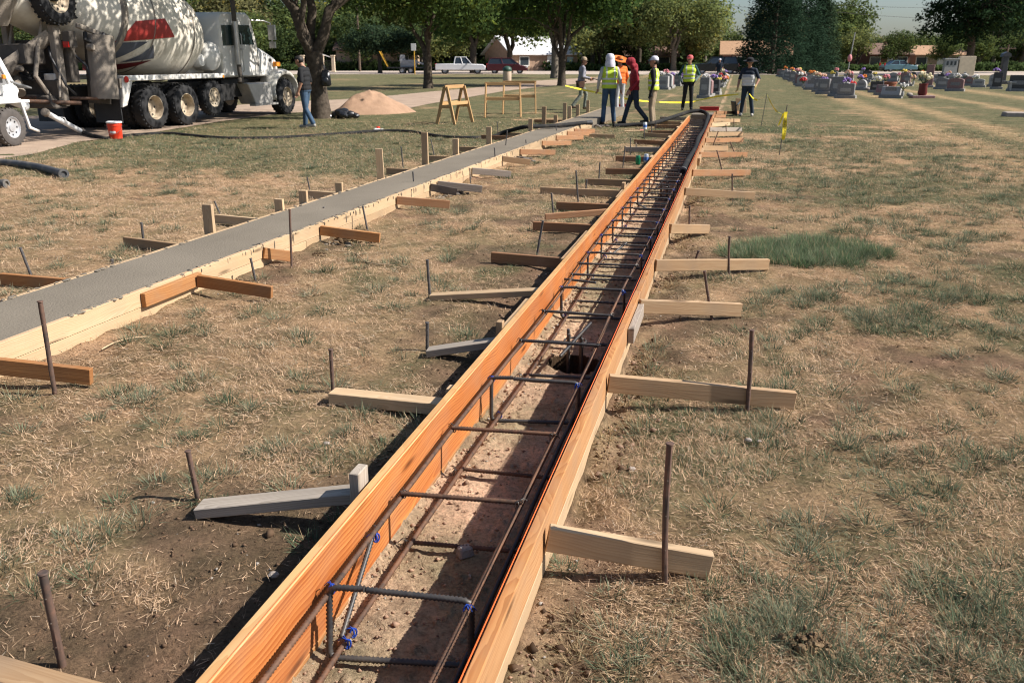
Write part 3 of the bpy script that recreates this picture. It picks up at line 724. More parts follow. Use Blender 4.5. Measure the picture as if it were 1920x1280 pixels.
# --- left side of the trench
def to_form(px, py, z): u, v = to_uv(at(px, py, z)); return uvw(u, LO - .003, z)
LB = [((-60, 1212), (250, 1292), 'tan_wood', 0, .02, 'weathered brace board lying in the bottom left corner'),
      ((372, 925), (648, 890), 'silver_wood', 0, .105, 'grey brace board sloping up to a stake by the left form, nearest the camera'),
      ((622, 722), (840, 742), 'pine', 0, .01, 'thick pale brace board lying flat beside the left form'),
      ((803, 640), (936, 618), 'silver_wood', 0, .09, 'short grey brace board sloping up to the left form'),
      ((808, 540), (1018, 528), 'pine', 0, .09, 'whitish brace board sloping up to the left form'),
      ((922, 473), (1060, 484), 'brown_wood', 0, .01, 'brown brace board left of the trench beyond the whitish one'),
      ((1000, 416), (1110, 421), 'brown_wood', 0, .01, 'brown brace board under a slanting offcut left of the trench'),
      ((1044, 379), (1143, 383), 'brown_wood', 0, .02, 'brown brace board between the slanting offcut and the long pale brace'),
      ((1014, 351), (1168, 357), 'tan_wood', 0, .02, 'longest pale brace board left of the rebar trench'),
      ((1098, 335), (1182, 337), 'tan_wood', 0, .02, 'tan brace board behind the tan upright stake'),
      ((1136, 316), (1203, 316), 'brown_wood', 0, .02, 'brown brace board just nearer than the green can'),
      ((1155, 293), (1224, 294), 'brown_wood', 0, .02, 'brown brace board just behind the green can'),
      ((1172, 276), (1240, 276), 'grey_wood', 0, .02, 'greyish brace board left of the trench, twelfth from the camera'),
      ((1190, 262), (1252, 265), 'brown_wood', 0, .02, 'brown brace board left of the trench, thirteenth from the camera'),
      ((1207, 249), (1262, 252), 'tan_wood', 0, .02, 'tan brace board left of the trench, fourteenth from the camera'),
      ((1215, 245), (1268, 245), 'brown_wood', 0, .02, 'brown brace board left of the trench, fifteenth from the camera'),
      ((1228, 234), (1279, 235), 'brown_wood', 0, .02, 'brown brace board left of the trench near the tan trousers'),
      ((1233, 227), (1286, 228), 'tan_wood', 0, .02, 'tan brace board left of the trench, second from its far end'),
      ((1238, 219), (1292, 220), 'grey_wood', 0, .02, 'grey brace board at the far left end of the trench')]
for i, (a, b, mt, z0, z1, lab) in enumerate(LB):
    h = .089; p0 = at(*a, z0 + h); p1 = at(*b, z1 + h)
    u1, v1 = to_uv(p1); p1 = uvw(u1, LO - .003 if i != 1 else LO - .055, 0)
    if i == 0: p1 = at(*b, z1 + h)
    kw = dict(t=.089, h=.06) if i == 2 else dict(t=.089, h=.042) if i in (0, 1, 3, 4) else {}
    brace(p0, p1, mt, lab, group='braces along the left trench form', z0=z0 + .003, z1=z1, **kw)
tag(plank('brace_board', at(1022, 412, .10) + Vector((0, 0, .0)), to_form(1126, 402, .13), .038, .06, 'brown_wood'), 'slanting brown offcut lying over a brace left of the trench', 'brace')
LSK = [(118, 1252, 80, 1072), (372, 938, 352, 844), (624, 732, 620, 654), (801, 657, 801, 604), (806, 556, 801, 487), (1007, 477, 1018, 414), (1038, 406, 1034, 362), (1084, 379, 1080, 320), (1098, 366, 1100, 337),
       (1123, 334, 1125, 305), (1168, 314, 1172, 274), (1182, 291, 1182, 259), (1192, 284, 1193, 270), (1208, 262, 1208, 243), (1222, 257, 1222, 236), (1229, 247, 1230, 226)]
for i, s in enumerate(LSK):
    stake_px(*s, ('rusty' if i in (0, 1, 2) else 'dark') + ' steel stake on the left of the rebar trench, ' + nth(i), 'stakes along the left trench form', mt='stake_rust' if i < 3 else 'stake_dark', r=.0115 if i == 0 else .01)
# --- right side of the poured strip
SB = [((-20, 669), (168, 690), 'fir_tan', 'orange brace board right of the concrete strip at the left picture edge'), ((362, 514), (508, 536), 'fir_tan', 'orange brace board meeting the splice board on the concrete form'),
      ((472, 463), (543, 471), 'fir_tan', 'short orange brace board ending at a tall stake by the concrete strip'), ((588, 422), (711, 437), 'fir_tan', 'orange brace board over a sod clump by the concrete strip'),
      ((740, 368), (842, 376), 'brown_wood', 'reddish brace board right of the concrete strip, fifth from the camera'), ((802, 344), (855, 353), 'dark_wood', 'nearly black stained brace board by the concrete strip'),
      ((820, 339), (903, 348), 'grey_wood', 'greyish brace board just behind the black one by the concrete strip'), ((878, 314), (957, 321), 'grey_wood', 'muddy grey brace board right of the concrete strip'),
      ((933, 292), (993, 299), 'tan_wood', 'tan brace board with a dirt heap at its end by the concrete strip'), ((978, 280), (1040, 281), 'brown_wood', 'brown brace board right of the concrete strip, tenth from the camera'),
      ((1012, 264), (1070, 264), 'brown_wood', 'brown brace board right of the concrete strip, eleventh from the camera'), ((1040, 254), (1093, 254), 'brown_wood', 'brown brace board right of the concrete strip, twelfth from the camera'),
      ((1055, 246), (1108, 247), 'brown_wood', 'brown brace board right of the concrete strip, thirteenth from the camera'), ((1068, 241), (1114, 242), 'brown_wood', 'brown brace board at the hose end of the concrete strip')]
wood('dark_wood', (.05, .04, .035), (.025, .02, .018), dirt=.2)
for i, (a, b, mt, lab) in enumerate(SB):
    p0 = at(*a, .175); p1 = at(*b, .11); u0, v0 = to_uv(p0, AZ2); p0 = uvw(u0, SR + .041 + (.04 if i == 1 else 0), 0, AZ2)
    brace(p0, p1, mt, lab, group='braces along the concrete strip', z0=.085, z1=.02)
SSK = [(101, 719, 75, 564), (386, 513, 380, 474), (479, 528, 470, 484), (545, 497, 543, 392), (610, 424, 607, 388), (689, 432, 680, 387), (778, 369, 774, 322), (817, 345, 813, 322), (836, 340, 831, 315), (882, 344, 881, 316),
       (930, 317, 927, 277), (946, 293, 951, 245), (988, 289, 986, 262), (1011, 279, 1009, 264), (1046, 262, 1042, 235), (1074, 252, 1074, 232)]
for i, s in enumerate(SSK):
    if i in (0, 3): s = (s[0] + 2, s[1] + (18 if i == 0 else 6), s[2], s[3])
    stake_px(*s, ('long rusty' if i in (0, 3) else 'grey') + ' steel stake right of the concrete strip, ' + nth(i), 'stakes along the concrete strip', mt='stake_rust' if i in (0, 3) else 'stake_dark', r=.012 if i == 0 else .0095)
# --- left side of the poured strip: braces, upright posts, pins
TB = [((2, 512), (112, 521), 'fir_tan'), ((233, 444), (340, 459), 'tan_wood'), ((403, 402), (482, 411), 'pine'), ((565, 356), (632, 362), 'pine'), ((725, 315), (778, 317), 'tan_wood'), ((805, 292), (848, 293), 'tan_wood'), ((862, 275), (895, 276), 'tan_wood'), ((903, 253), (945, 256), 'brown_wood'), ((933, 247), (960, 250), 'tan_wood'), ((1002, 224), (1052, 225), 'brown_wood')]
for i, (a, b, mt) in enumerate(TB):
    p0 = at(*a, .098); p1 = at(*b, .11); u1, v1 = to_uv(p1, AZ2); p1 = uvw(u1, SL - .041, 0, AZ2)
    brace(p0, p1, mt, {'fir_tan': 'orange', 'tan_wood': 'tan', 'pine': 'pale', 'brown_wood': 'brown'}[mt] + ' brace board on the left of the concrete strip, ' + nth(i), group='braces on the left of the concrete strip', z0=.01, z1=.02)
PO = [(395, 383, 20), (525, 373, 17), (570, 357, 16), (637, 342, 14), (716, 279, 13), (798, 248, 12), (855, 260, 11), (917, 238, 10), (995, 223, 8), (1020, 200, 8), (1042, 216, 7), (1059, 193, 7), (1068, 199, 7), (1083, 196, 6.5), (1102, 188, 6)]
for i, (px, ty, w) in enumerate(PO):
    # where the post meets the outer face of the left form at concrete level
    lo, hi = 3.0, 29.0
    for _ in range(50):
        mid = (lo + hi) / 2; p = uvw(mid, SL - .038 - .02, 0, AZ2); sx = 960 + FPX * p.x / (p.y * _c + (CAMH - .19) * _s)
        if sx < px: lo = mid
        else: hi = mid
    p = uvw(mid, SL - .038 - .022, 0, AZ2); tp = top_at(px, ty, p)
    wd = min(.095, w / FPX * math.hypot(p.y, CAMH) * .98)
    o = plank('wooden_post', p + Vector((0, 0, -.2)), Vector((p.x + (-.02 if i == 4 else 0), p.y, tp.z)), .04, wd, 'pine' if i not in (9, 10) else 'tan_wood', None, base=False, rollz=PI / 2 - AZ2)
    tag(o, ('tall ' if tp.z > .42 else 'short ' if tp.z < .3 else '') + 'pale wooden post on the left edge of the concrete strip, ' + nth(i), 'post', 'posts along the concrete strip')
TSK = [(58, 516, 38, 464), (270, 458, 265, 417), (211, 497, 210, 486), (412, 400, 402, 377), (581, 357, 576, 332), (756, 315, 752, 275), (814, 291, 808, 262), (872, 285, 871, 273), (934, 254, 932, 227)]
for i, s in enumerate(TSK):
    stake_px(*s, 'grey steel stake on the left of the concrete strip, ' + nth(i), 'stakes on the left of the concrete strip', mt='stake_dark', r=.011 if i < 3 else .0095)

# ================================================================== REBAR CAGE
mat('tie_blue', (.01, .05, .32), .35, .2, 30); mat('tie_wire', (.09, .085, .08), .4, .2, 30, metal=.7)
ZB0, ZB1 = ZF + .025, .118
cage = thing('rebar_cage', 'ladder of dark and rusty reinforcing bars tied together inside the trench', 'rebar', uvw(12, -.85, 0))
cl = Vector(cage.location)
VL, VR = -1.065, -.665
def ribbed(mb, pts, r, pitch=.0095, n=8):
    """bar with raised ribs following a polyline with rounded corners"""
    P = [Vector(p) for p in pts]; seg = [(P[i + 1] - P[i]).length for i in range(len(P) - 1)]; L = sum(seg)
    N = int(L / (pitch * 1.25) * 2.0); out = []; rs = []
    for i in range(N + 1):
        s = L * i / N; k = 0
        while k < len(seg) - 1 and s > seg[k]: s -= seg[k]; k += 1
        out.append(P[k].lerp(P[k + 1], s / seg[k])); rs.append(r * (1.26 if i % 2 else .86))
    mb.tube(out, rs, n)
def corner(pts, rr=.022, k=4):
    out = [Vector(pts[0])]
    for i in range(1, len(pts) - 1):
        a, b, c = Vector(pts[i - 1]), Vector(pts[i]), Vector(pts[i + 1]); p = b + (a - b).normalized() * rr; q = b + (c - b).normalized() * rr
        for j in range(k + 1):
            t = j / k; out.append((p * (1 - t) ** 2) + b * (2 * t * (1 - t)) + q * t * t)
    return out + [Vector(pts[-1])]
def longbar(v, z, mt, r=.0085, u0=1.0, u1=24.6):
    pts = []; u = u0; ph = random.uniform(0, 6)
    while u < u1:
        pts.append(uvw(u, v + .010 * math.sin(u * 1.1 + ph) + random.uniform(-.002, .002), z + .006 * math.sin(u * 1.7 + ph)) - cl); u += .22
    mb = MB()
    if True:
        near = [p for p in pts if (Vector(p) + cl).y < 5.5]; ribbed(mb, near, r, .011); far = pts[len(near) - 1:]; mb.tube(far, r, 7)
    return mb.build('longitudinal_bar', mt, cage, smooth=True, sharp=80)
longbar(VL - .018, ZB1 - .016, 'rebar_rust'); longbar(VR + .012, ZB1 - .016, 'rebar_rust')
longbar(VL + .022, ZB0 + .016, 'rebar_rust'); longbar(VR + .0, ZB0 + .016, 'rebar_dark')
longbar(VR + .03, ZB0 + .03, 'rebar_dark')
def tie(u, v, z, mt, par=None):
    mb = MB(); c = uvw(u, v, z) - cl
    for k in range(2):
        pts = []
        for i in range(11):
            q = 2 * PI * i / 10; e1 = uvw(1, 0) * (.55 if k else -.55) + uvw(0, 1) * .45
            pts.append(c + (e1 * math.cos(q) * .017 + Vector((0, 0, 1)) * math.sin(q) * .017) + Vector((0, 0, -.004)))
        mb.tube(pts, .0028 if mt == 'tie_blue' else .0016, 6, cap=False)
    for k in range(2):
        d = uvw(random.uniform(-.03, .03), random.uniform(-.035, -.015) * (1 if v < -.9 else -1), random.uniform(-.012, .012)); mb.tube([c + Vector((0, 0, .012)), c + d * .5 + Vector((0, 0, .016)), c + d], .0017, 5)
    return mb.build('tie', mt, cage, smooth=True)
U0, SP = 2.04, .622; k = 0; u = U0 - SP
while u < 24.2:
    j = random.uniform(-.015, .015); closed = (k % 3 == 1) if u < 6.5 else k % 2 == 0; near = u < 6
    if closed:
        q = [uvw(u + j, VL - .02, ZB1), uvw(u + j + .03, VR + .02, ZB1), uvw(u - j + .02, VR + .02, ZB0), uvw(u - j - .05, VL - .012, ZB0), uvw(u + j - .012, VL - .02, ZB1 + .004), uvw(u + j + .0, VL + .08, ZB1 + .012)]
        mid = q[0].lerp(q[1], .25)
        pts = [p - cl for p in corner([mid] + q[1:5] + [q[4] + uvw(.012, .11, .004)], .028)]
        mb = MB(); ribbed(mb, pts, .0092, .0105 if near else .03, 9 if near else 6); ob = mb.build('stirrup', 'rebar_dark', cage, smooth=True, sharp=80)
        for vv, zz in ((VL - .018, ZB1 - .006), (VR + .014, ZB1 - .006), (VL + .02, ZB0 + .012)): 
            if u < 12: tie(u + j, vv, zz, 'tie_blue')
    else:
        for zz, dz in ((ZB1, 0), (ZB0, .01)):
            s = random.uniform(-.02, .02); mb = MB()
            ribbed(mb, [uvw(u + j - s, VL - .03 + (.03 if zz < 0 else 0), zz + dz) - cl, uvw(u + j + .02 + s, VR + .03, zz + dz + random.uniform(-.004, .004)) - cl], .0086, .0105 if near else .03, 9 if near else 6)
            mb.build('cross_bar', 'rebar_rust' if k < 5 else 'rebar_dark', cage, smooth=True, sharp=80)
            if u < 9: tie(u + j, VL - .018, zz - .004, 'tie_wire'); tie(u + j + .02, VR + .012, zz - .004, 'tie_blue' if (k == 3 and zz < 0) else 'tie_wire')
    u += SP if u < 5.2 else SP * .62; k += 1
# leaning spacer bar and loose bars
mb = MB(); ribbed(mb, [at(705, 985, .10) - cl, at(640, 1195, ZB0 + .02) - cl], .0082, .0105, 9); mb.build('spacer_bar', 'rebar_dark', cage, smooth=True, sharp=80)
tie(to_uv(at(703, 1003, .09))[0], VL - .02, .085, 'tie_blue'); tie(to_uv(at(640, 1190, ZB0))[0], VL + .02, ZB0 + .02, 'tie_blue')
for a, za, b, zb in (((1058, 523), .1, (1118, 530), .095), ((1108, 605), .10, (1050, 668), .03), ((1175, 455), .09, (1150, 475), .02), ((1190, 380), .12, (1215, 392), .05), ((1250, 330), .12, (1230, 352), .03)):
    mb = MB(); ribbed(mb, [at(*a, za) - cl, at(*b, zb) - cl], .0085, .012, 8); mb.build('loose_bar', 'rebar_dark', cage, smooth=True, sharp=80)
# pier cages standing in the round holes
def pier(u, label):
    c = uvw(u, PHv, 0); t = thing('pier_cage', label, 'rebar', uvw(u, PHv, -.7))
    for a in range(4):
        q = PI / 4 + a * PI / 2; p = Vector((.055 * math.cos(q), .055 * math.sin(q), 0)); mb = MB(); ribbed(mb, [p, p + Vector((0, 0, .80 + random.uniform(-.03, .03)))], .0085, .011 if u < 6 else .03, 8); mb.build('upright_bar', 'rebar_dark', t, smooth=True, sharp=80)
    mb = MB(); mb.tube([Vector((.066 * math.cos(i * PI / 8), .066 * math.sin(i * PI / 8), .74)) for i in range(17)], .006, 7); mb.tube([Vector((.066 * math.cos(i * PI / 8), .066 * math.sin(i * PI / 8), .5)) for i in range(17)], .006, 7)
    mb.build('hoop', 'rebar_dark', t, smooth=True)
pier(PHu, 'four upright bars with hoops standing in the nearest round hole in the trench')
pier(11.6, 'upright bars standing in the second round hole along the trench'); pier(17.8, 'upright bars standing in the third round hole along the trench')
# string lines
mat('string_orange', (.85, .14, .03), .5, .1, 30); mat('string_red', (.75, .16, .05), .6, .1, 30); mat('string_white', (.75, .7, .62), .6, .1, 30)
mb = MB(); mb.tube([uvw(1.0, RI - .004, ZT + .006), uvw(12.5, RI - .006, ZT + .006), uvw(25, RI - .004, ZT + .006)], .0019, 6)
tag(mb.build('string_line', 'string_orange', smooth=True), 'taut orange string line above the right form of the rebar trench', 'string')
mb = MB(); mb.tube([uvw(1.1, LI - .002, ZT + .002), uvw(12.5, LI - .002, ZT + .002), uvw(24, LI - .002, ZT + .002)], .0010, 6)
tag(mb.build('string_line', 'string_red', smooth=True), 'thin red string line along the top of the left trench form', 'string')
# ================================================================== TREES
m, n, b = newmat('leaf')
aa = nd(n, 'ShaderNodeAttribute', attribute_name='col'); oi = nd(n, 'ShaderNodeObjectInfo')
n.nodes.remove(b); out = [q for q in n.nodes if q.type == 'OUTPUT_MATERIAL'][0]
hs = nd(n, 'ShaderNodeHueSaturation'); mr = nd(n, 'ShaderNodeMapRange'); mr.inputs['To Min'].default_value = 1.1; mr.inputs['To Max'].default_value = 1.75
n.links.new(oi.outputs['Random'], mr.inputs[0]); n.links.new(mr.outputs[0], hs.inputs['Value']); n.links.new(aa.outputs['Color'], hs.inputs['Color'])
df = nd(n, 'ShaderNodeBsdfDiffuse'); tl = nd(n, 'ShaderNodeBsdfTranslucent'); ms = nd(n, 'ShaderNodeMixShader'); ms.inputs[0].default_value = .42
n.links.new(hs.outputs[0], df.inputs[0]); n.links.new(hs.outputs[0], tl.inputs[0]); n.links.new(df.outputs[0], ms.inputs[1]); n.links.new(tl.outputs[0], ms.inputs[2]); n.links.new(ms.outputs[0], out.inputs[0])
mat('bark', (.085, .068, .052), .95, .45, 9, .9, bscale=26, spec=.1); mat('bark_pale', (.17, .145, .115), .95, .4, 9, .8, bscale=26, spec=.1)
def crown(parent, blobs, nclus, per, leaf, spread, col, rng, needle=False, hollow=.35):
    B = np.array(blobs, float); vol = B[:, 3] * B[:, 4] * B[:, 5]; w = vol ** .67; pick = rng.choice(len(B), nclus, p=w / w.sum())
    d = rng.normal(size=(nclus, 3)); d /= np.linalg.norm(d, axis=1)[:, None]
    rr = (hollow + (1 - hollow) * rng.random(nclus) ** .6)
    lump = .80 + .40 * vnoise(d[:, 0] * 2.3 + pick * 7, d[:, 1] * 2.3 + d[:, 2] * 2.1, 5)
    c = B[pick, :3] + d * B[pick, 3:] * (rr * lump)[:, None]
    cs_ = rng.uniform(.6, 1.35, nclus); tone = rng.uniform(.65, 1.3, nclus)
    N = nclus * per; ci = np.repeat(np.arange(nclus), per)
    P = c[ci] + rng.normal(size=(N, 3)) * (spread * cs_)[ci][:, None] * np.array((1, 1, .7))
    nrm = rng.normal(size=(N, 3)) * .8 + np.array((0, 0, .7)) + d[ci] * .5; nrm /= np.linalg.norm(nrm, axis=1)[:, None]
    t = np.cross(nrm, rng.normal(size=(N, 3))); t /= np.linalg.norm(t, axis=1)[:, None]; s = np.cross(nrm, t)
    L = leaf * rng.uniform(.6, 1.4, N); Wd = L * (.16 if needle else .55)
    V = np.empty((N, 4, 3)); V[:, 0] = P - t * L[:, None] * .5; V[:, 1] = P + s * Wd[:, None] * .5; V[:, 2] = P + t * L[:, None] * .5 + nrm * (L * .12)[:, None]; V[:, 3] = P - s * Wd[:, None] * .5
    C = np.array(col) * (tone[ci] * rng.uniform(.7, 1.3, N))[:, None]
    y = rng.random(N) < .12; C[y] *= np.array((1.5, 1.25, .8))
    return colmesh('crown', V.reshape(-1, 3), np.arange(N * 4).reshape(-1, 4), np.repeat(C, 4, 0), 'leaf', parent)
def limb(mb, a, b, r0, r1, rng, n=6, wob=.12, k=7):
    a = Vector(a); b = Vector(b); L = (b - a).length; pts = []; o = Vector((0, 0, 0))
    for i in range(n + 1):
        t = i / n; w = Vector(rng.normal(size=3)) * L * wob * .25 * (0 if i in (0, n) else 1); pts.append(a.lerp(b, t) + w + Vector((0, 0, L * .06 * math.sin(PI * t))))
    mb.tube(pts, [r0 + (r1 - r0) * (i / n) for i in range(n + 1)], k); return pts
def tree(name, label, base, H, blobs, r, fork, limbs, leaf=.3, nclus=220, per=22, spread=.45, col=(.055, .085, .030), bark='bark', seed=0, group=None, twigs=2, lean=(0, 0)):
    rng = np.random.default_rng(seed + 100); t = thing(name, label, 'tree', base, 0, group)
    mb = MB(); f = Vector((lean[0], lean[1], fork))
    pts = [Vector((0, 0, -.2)), Vector((0, 0, .05)), Vector((lean[0] * .15, lean[1] * .15, fork * .3)), Vector((lean[0] * .6, lean[1] * .6, fork * .65)), f]
    mb.tube(pts, [r * 1.45, r * 1.18, r * .95, r * .88, r * .92], 12)
    for (dx, dy, dz, q) in limbs:
        e = f + Vector((dx, dy, dz)); lp = limb(mb, f - Vector((0, 0, r * .6)), e, r * q, r * q * .32, rng)
        for _ in range(twigs):
            s0 = lp[rng.integers(2, 6)]; dd = Vector((rng.normal() * .9, rng.normal() * .9, abs(rng.normal()) * .7 + .2)) * (dz * .45); tp = limb(mb, s0, s0 + dd, r * q * .32, r * .06, rng, 4, k=5)
            for _ in range(2): s1 = tp[rng.integers(1, 4)]; limb(mb, s1, s1 + Vector(rng.normal(size=3)) * dz * .2, r * .09, r * .03, rng, 3, k=4)
    mb.build('trunk', bark, t, smooth=True, sharp=70)
    crown(t, blobs, nclus, per, leaf, spread, col, rng)
    return t
def rim_limbs(rng, k, rx, h): return [(math.cos(q) * rx * rng.uniform(.7, 1.1), math.sin(q) * rx * rng.uniform(.7, 1.1), h * rng.uniform(.75, 1.2), rng.uniform(.45, .68)) for q in (np.arange(k) * 2 * PI / k + rng.uniform(0, 1))]
R_ = np.random.default_rng(5)
b0 = at(603, 222)
tree('shade_tree', 'big dark forked tree with a backpack on its trunk beside the mixer truck', b0, 10, [(-1.6, .5, 6.6, 3.4, 3.9, 2.1), (2.0, .2, 6.0, 3.0, 3.2, 2.2), (.3, -1.2, 7.6, 3.6, 3.6, 2.0), (3.0, .6, 4.1, 1.5, 1.6, .75), (-2.2, -2.0, 6.1, 2.4, 2.2, 1.5), (0, -4.6, 6.8, 3.2, 2.6, 1.8), (1.5, -2.6, 6.6, 3, 2.4, 1.8), (-.5, 3.4, 6.6, 3, 2.2, 1.8), (1.2, -6.6, 6.6, 3, 2.2, 1.6)], .27, 1.85,
     [(-2.0, -.2, 3.0, .72), (.05, .5, 3.6, .62), (1.9, .3, 2.5, .66), (-.3, -1.3, 3.6, .4), (.8, 1.6, 3.4, .4)], leaf=.14, nclus=800, per=44, spread=.30, col=(.075, .115, .035), seed=1, twigs=4, lean=(-.1, 0))
def px_tree(name, label, px, py, H, blobs_, r, fork, seed, **kw):
    rng = np.random.default_rng(seed); b = at(px, py); lm = kw.pop('limbs', None) or rim_limbs(rng, kw.pop('nl', 5), kw.pop('lr', 1.6), (H - fork) * .55)
    return tree(name, label, b, H, blobs_, r, fork, lm, seed=seed, **kw)
px_tree('shade_tree', 'leafy tree with a V-shaped trunk left of the sawhorses', 803, 166, 9.5, [(-.3, 0, 6.4, 4.3, 4.2, 2.6), (1.9, -1, 5.4, 3.0, 3, 2.2), (-2.6, -1.2, 5.2, 2.6, 2.6, 1.8), (-.5, -2.2, 5.0, 2.6, 2, 1.6)], .27, 1.9, 11, limbs=[(-1.3, .2, 2.4, .6), (.7, -.2, 3.0, .6), (.2, .8, 3.2, .6)], nclus=420, per=26, leaf=.26, spread=.42, col=(.065, .1, .03))
px_tree('shade_tree', 'dark-trunked leafy tree standing behind the man with the tool belt', 1053, 161, 10, [(0, 0, 6.6, 4.4, 4.2, 2.8), (2.6, -1, 5.6, 2.6, 2.6, 2.0), (-2.3, 0, 5.6, 2.6, 2.6, 2.0)], .26, 1.7, 12, nl=6, lr=2.0, nclus=420, per=26, leaf=.28, spread=.42, col=(.04, .07, .022))
px_tree('shade_tree', 'paler trunk tree just left of the dark-trunked tree', 1040, 147, 11, [(-.5, 0, 6.9, 5.0, 4.4, 3.0), (-3.5, 0, 6.0, 2.6, 2.6, 2.2), (3, 0, 7, 3, 3, 2.5)], .36, 2.6, 13, nl=5, lr=2.2, nclus=420, per=24, leaf=.34, spread=.5, col=(.045, .075, .025), bark='bark_pale')
px_tree('shade_tree', 'slim tree directly behind the park trash can', 956, 137.5, 11, [(-1, 0, 7.2, 4.5, 4.2, 3.2), (2.2, 0, 6, 3.6, 3, 2.6), (-4, 0, 5.6, 3, 3, 2.2)], .38, 2.4, 14, nl=4, lr=1.8, nclus=420, per=22, leaf=.4, spread=.55, col=(.085, .12, .035))
px_tree('shade_tree', 'tree whose trunk hides the pickup truck front door', 888, 138, 11, [(0, 0, 7.5, 4.6, 4.2, 3.4), (-3.2, 0, 6.2, 3, 3, 2.4)], .42, 3.2, 15, nl=4, lr=1.8, nclus=420, per=22, leaf=.4, spread=.55, col=(.05, .085, .028))
px_tree('ornamental_tree', 'small round dark tree in front of the tan house wall', 713, 137.5, 6.5, [(0, 0, 4.0, 3.6, 3.0, 1.7), (-2.4, 0, 3.6, 2.0, 2, 1.3), (2.4, 0, 3.7, 2.2, 2, 1.2)], .26, 1.9, 16, nl=5, lr=1.6, nclus=340, per=26, leaf=.32, spread=.4, col=(.028, .045, .025))
px_tree('shade_tree', 'pale olive tree behind the orange-hatted worker', 1262, 133.5, 12, [(-1, 0, 7.6, 5.5, 4.4, 3.6), (-5, 0, 6.6, 3.8, 3, 3.0), (4.5, 0, 7.0, 3.6, 3, 3.2)], .42, 2.8, 17, nl=5, lr=2.4, nclus=520, per=22, leaf=.42, spread=.55, col=(.115, .135, .05), bark='bark_pale')
px_tree('shade_tree', 'dark leafy tree above the red hooded worker', 1197, 132.5, 13, [(0, 0, 8.5, 5.2, 4.2, 3.8), (-3, 0, 7, 3.6, 3, 3)], .4, 3.0, 18, nl=5, lr=2.2, nclus=460, per=22, leaf=.42, spread=.55, col=(.06, .09, .03))
px_tree('shade_tree', 'great dark spreading tree towering over the right-hand headstones', 1813, 140, 13, [(0, 0, 8.4, 5.0, 5, 4.2), (-3.0, 0, 6.0, 3.4, 3, 2.4), (3.2, 0, 7.2, 3.6, 3, 3.4), (1.2, 0, 11.5, 4, 4, 2.6), (-1.2, 0, 4.4, 2.4, 2.4, 1.2)], .44, 3.2, 19, nl=6, lr=2.6, nclus=620, per=28, leaf=.36, spread=.48, col=(.022, .042, .02))
px_tree('shade_tree', 'dark tree at the right picture edge behind the headstones', 1935, 137, 13, [(0, 0, 8.6, 4.6, 4, 4.4), (-2.8, 0, 8.4, 3, 3, 3.0)], .4, 2.6, 20, nl=5, lr=2.0, nclus=440, per=24, leaf=.38, spread=.5, col=(.035, .055, .03))
# conifers reaching to the ground
def conifer(label, px, py, H, R, seed, col=(.016, .03, .018), n=900):
    rng = np.random.default_rng(seed); b = at(px, py); t = thing('conifer', label, 'tree', b); mb = MB()
    mb.tube([Vector((0, 0, -.2)), Vector((0, 0, H * .5)), Vector((0, 0, H * .97))], [.34, .2, .03], 10)
    for i in range(26):
        z = H * (.06 + .86 * i / 26); q = i * 2.4; rr = R * (1 - z / H) * .85; limb(mb, (0, 0, z), (math.cos(q) * rr, math.sin(q) * rr, z - .15 * rr + .3), .06, .015, rng, 4, k=5)
    mb.build('trunk', 'bark', t, smooth=True)
    zz = rng.random(n) ** 1.25 * .97 * H + .15; q = rng.uniform(0, 2 * PI, n); lum = .75 + .5 * vnoise(q * 2.2, zz * .9, seed)
    rr = R * (1 - zz / H) ** .75 * lum * (.45 + .55 * rng.random(n) ** .5)
    blobs = np.stack([np.cos(q) * rr, np.sin(q) * rr, zz, np.full(n, .2), np.full(n, .2), np.full(n, .16)], 1)
    c = blobs[:, :3]; per = 26; N = n * per; ci = np.repeat(np.arange(n), per); P = c[ci] + rng.normal(size=(N, 3)) * np.array((.42, .42, .26)); P[:, 2] = np.maximum(P[:, 2], .05)
    nrm = rng.normal(size=(N, 3)); nrm /= np.linalg.norm(nrm, axis=1)[:, None]; tt = np.stack([np.cos(q)[ci], np.sin(q)[ci], np.full(N, -.1)], 1) + rng.normal(size=(N, 3)) * .5; tt /= np.linalg.norm(tt, axis=1)[:, None]; s = np.cross(nrm, tt)
    L = rng.uniform(.2, .5, N); V = np.empty((N, 4, 3)); V[:, 0] = P - tt * L[:, None] * .5; V[:, 1] = P + s * .07; V[:, 2] = P + tt * L[:, None] * .5; V[:, 3] = P - s * .07
    C = np.array(col) * rng.uniform(.5, 1.7, (N, 1)) * rng.uniform(.7, 1.4, n)[ci][:, None]
    colmesh('crown', V.reshape(-1, 3), np.arange(N * 4).reshape(-1, 4), np.repeat(C, 4, 0), 'leaf', t); return t
conifer('broad black-green conifer behind the man in the dark hat', 1446, 139, 12.5, 4.6, 31)
conifer('tallest black-green conifer in the middle of the conifer clump', 1488, 137, 14, 4.6, 32)
conifer('narrow conifer on the right side of the conifer clump', 1533, 136, 10.0, 2.6, 33, (.022, .036, .02), 600)
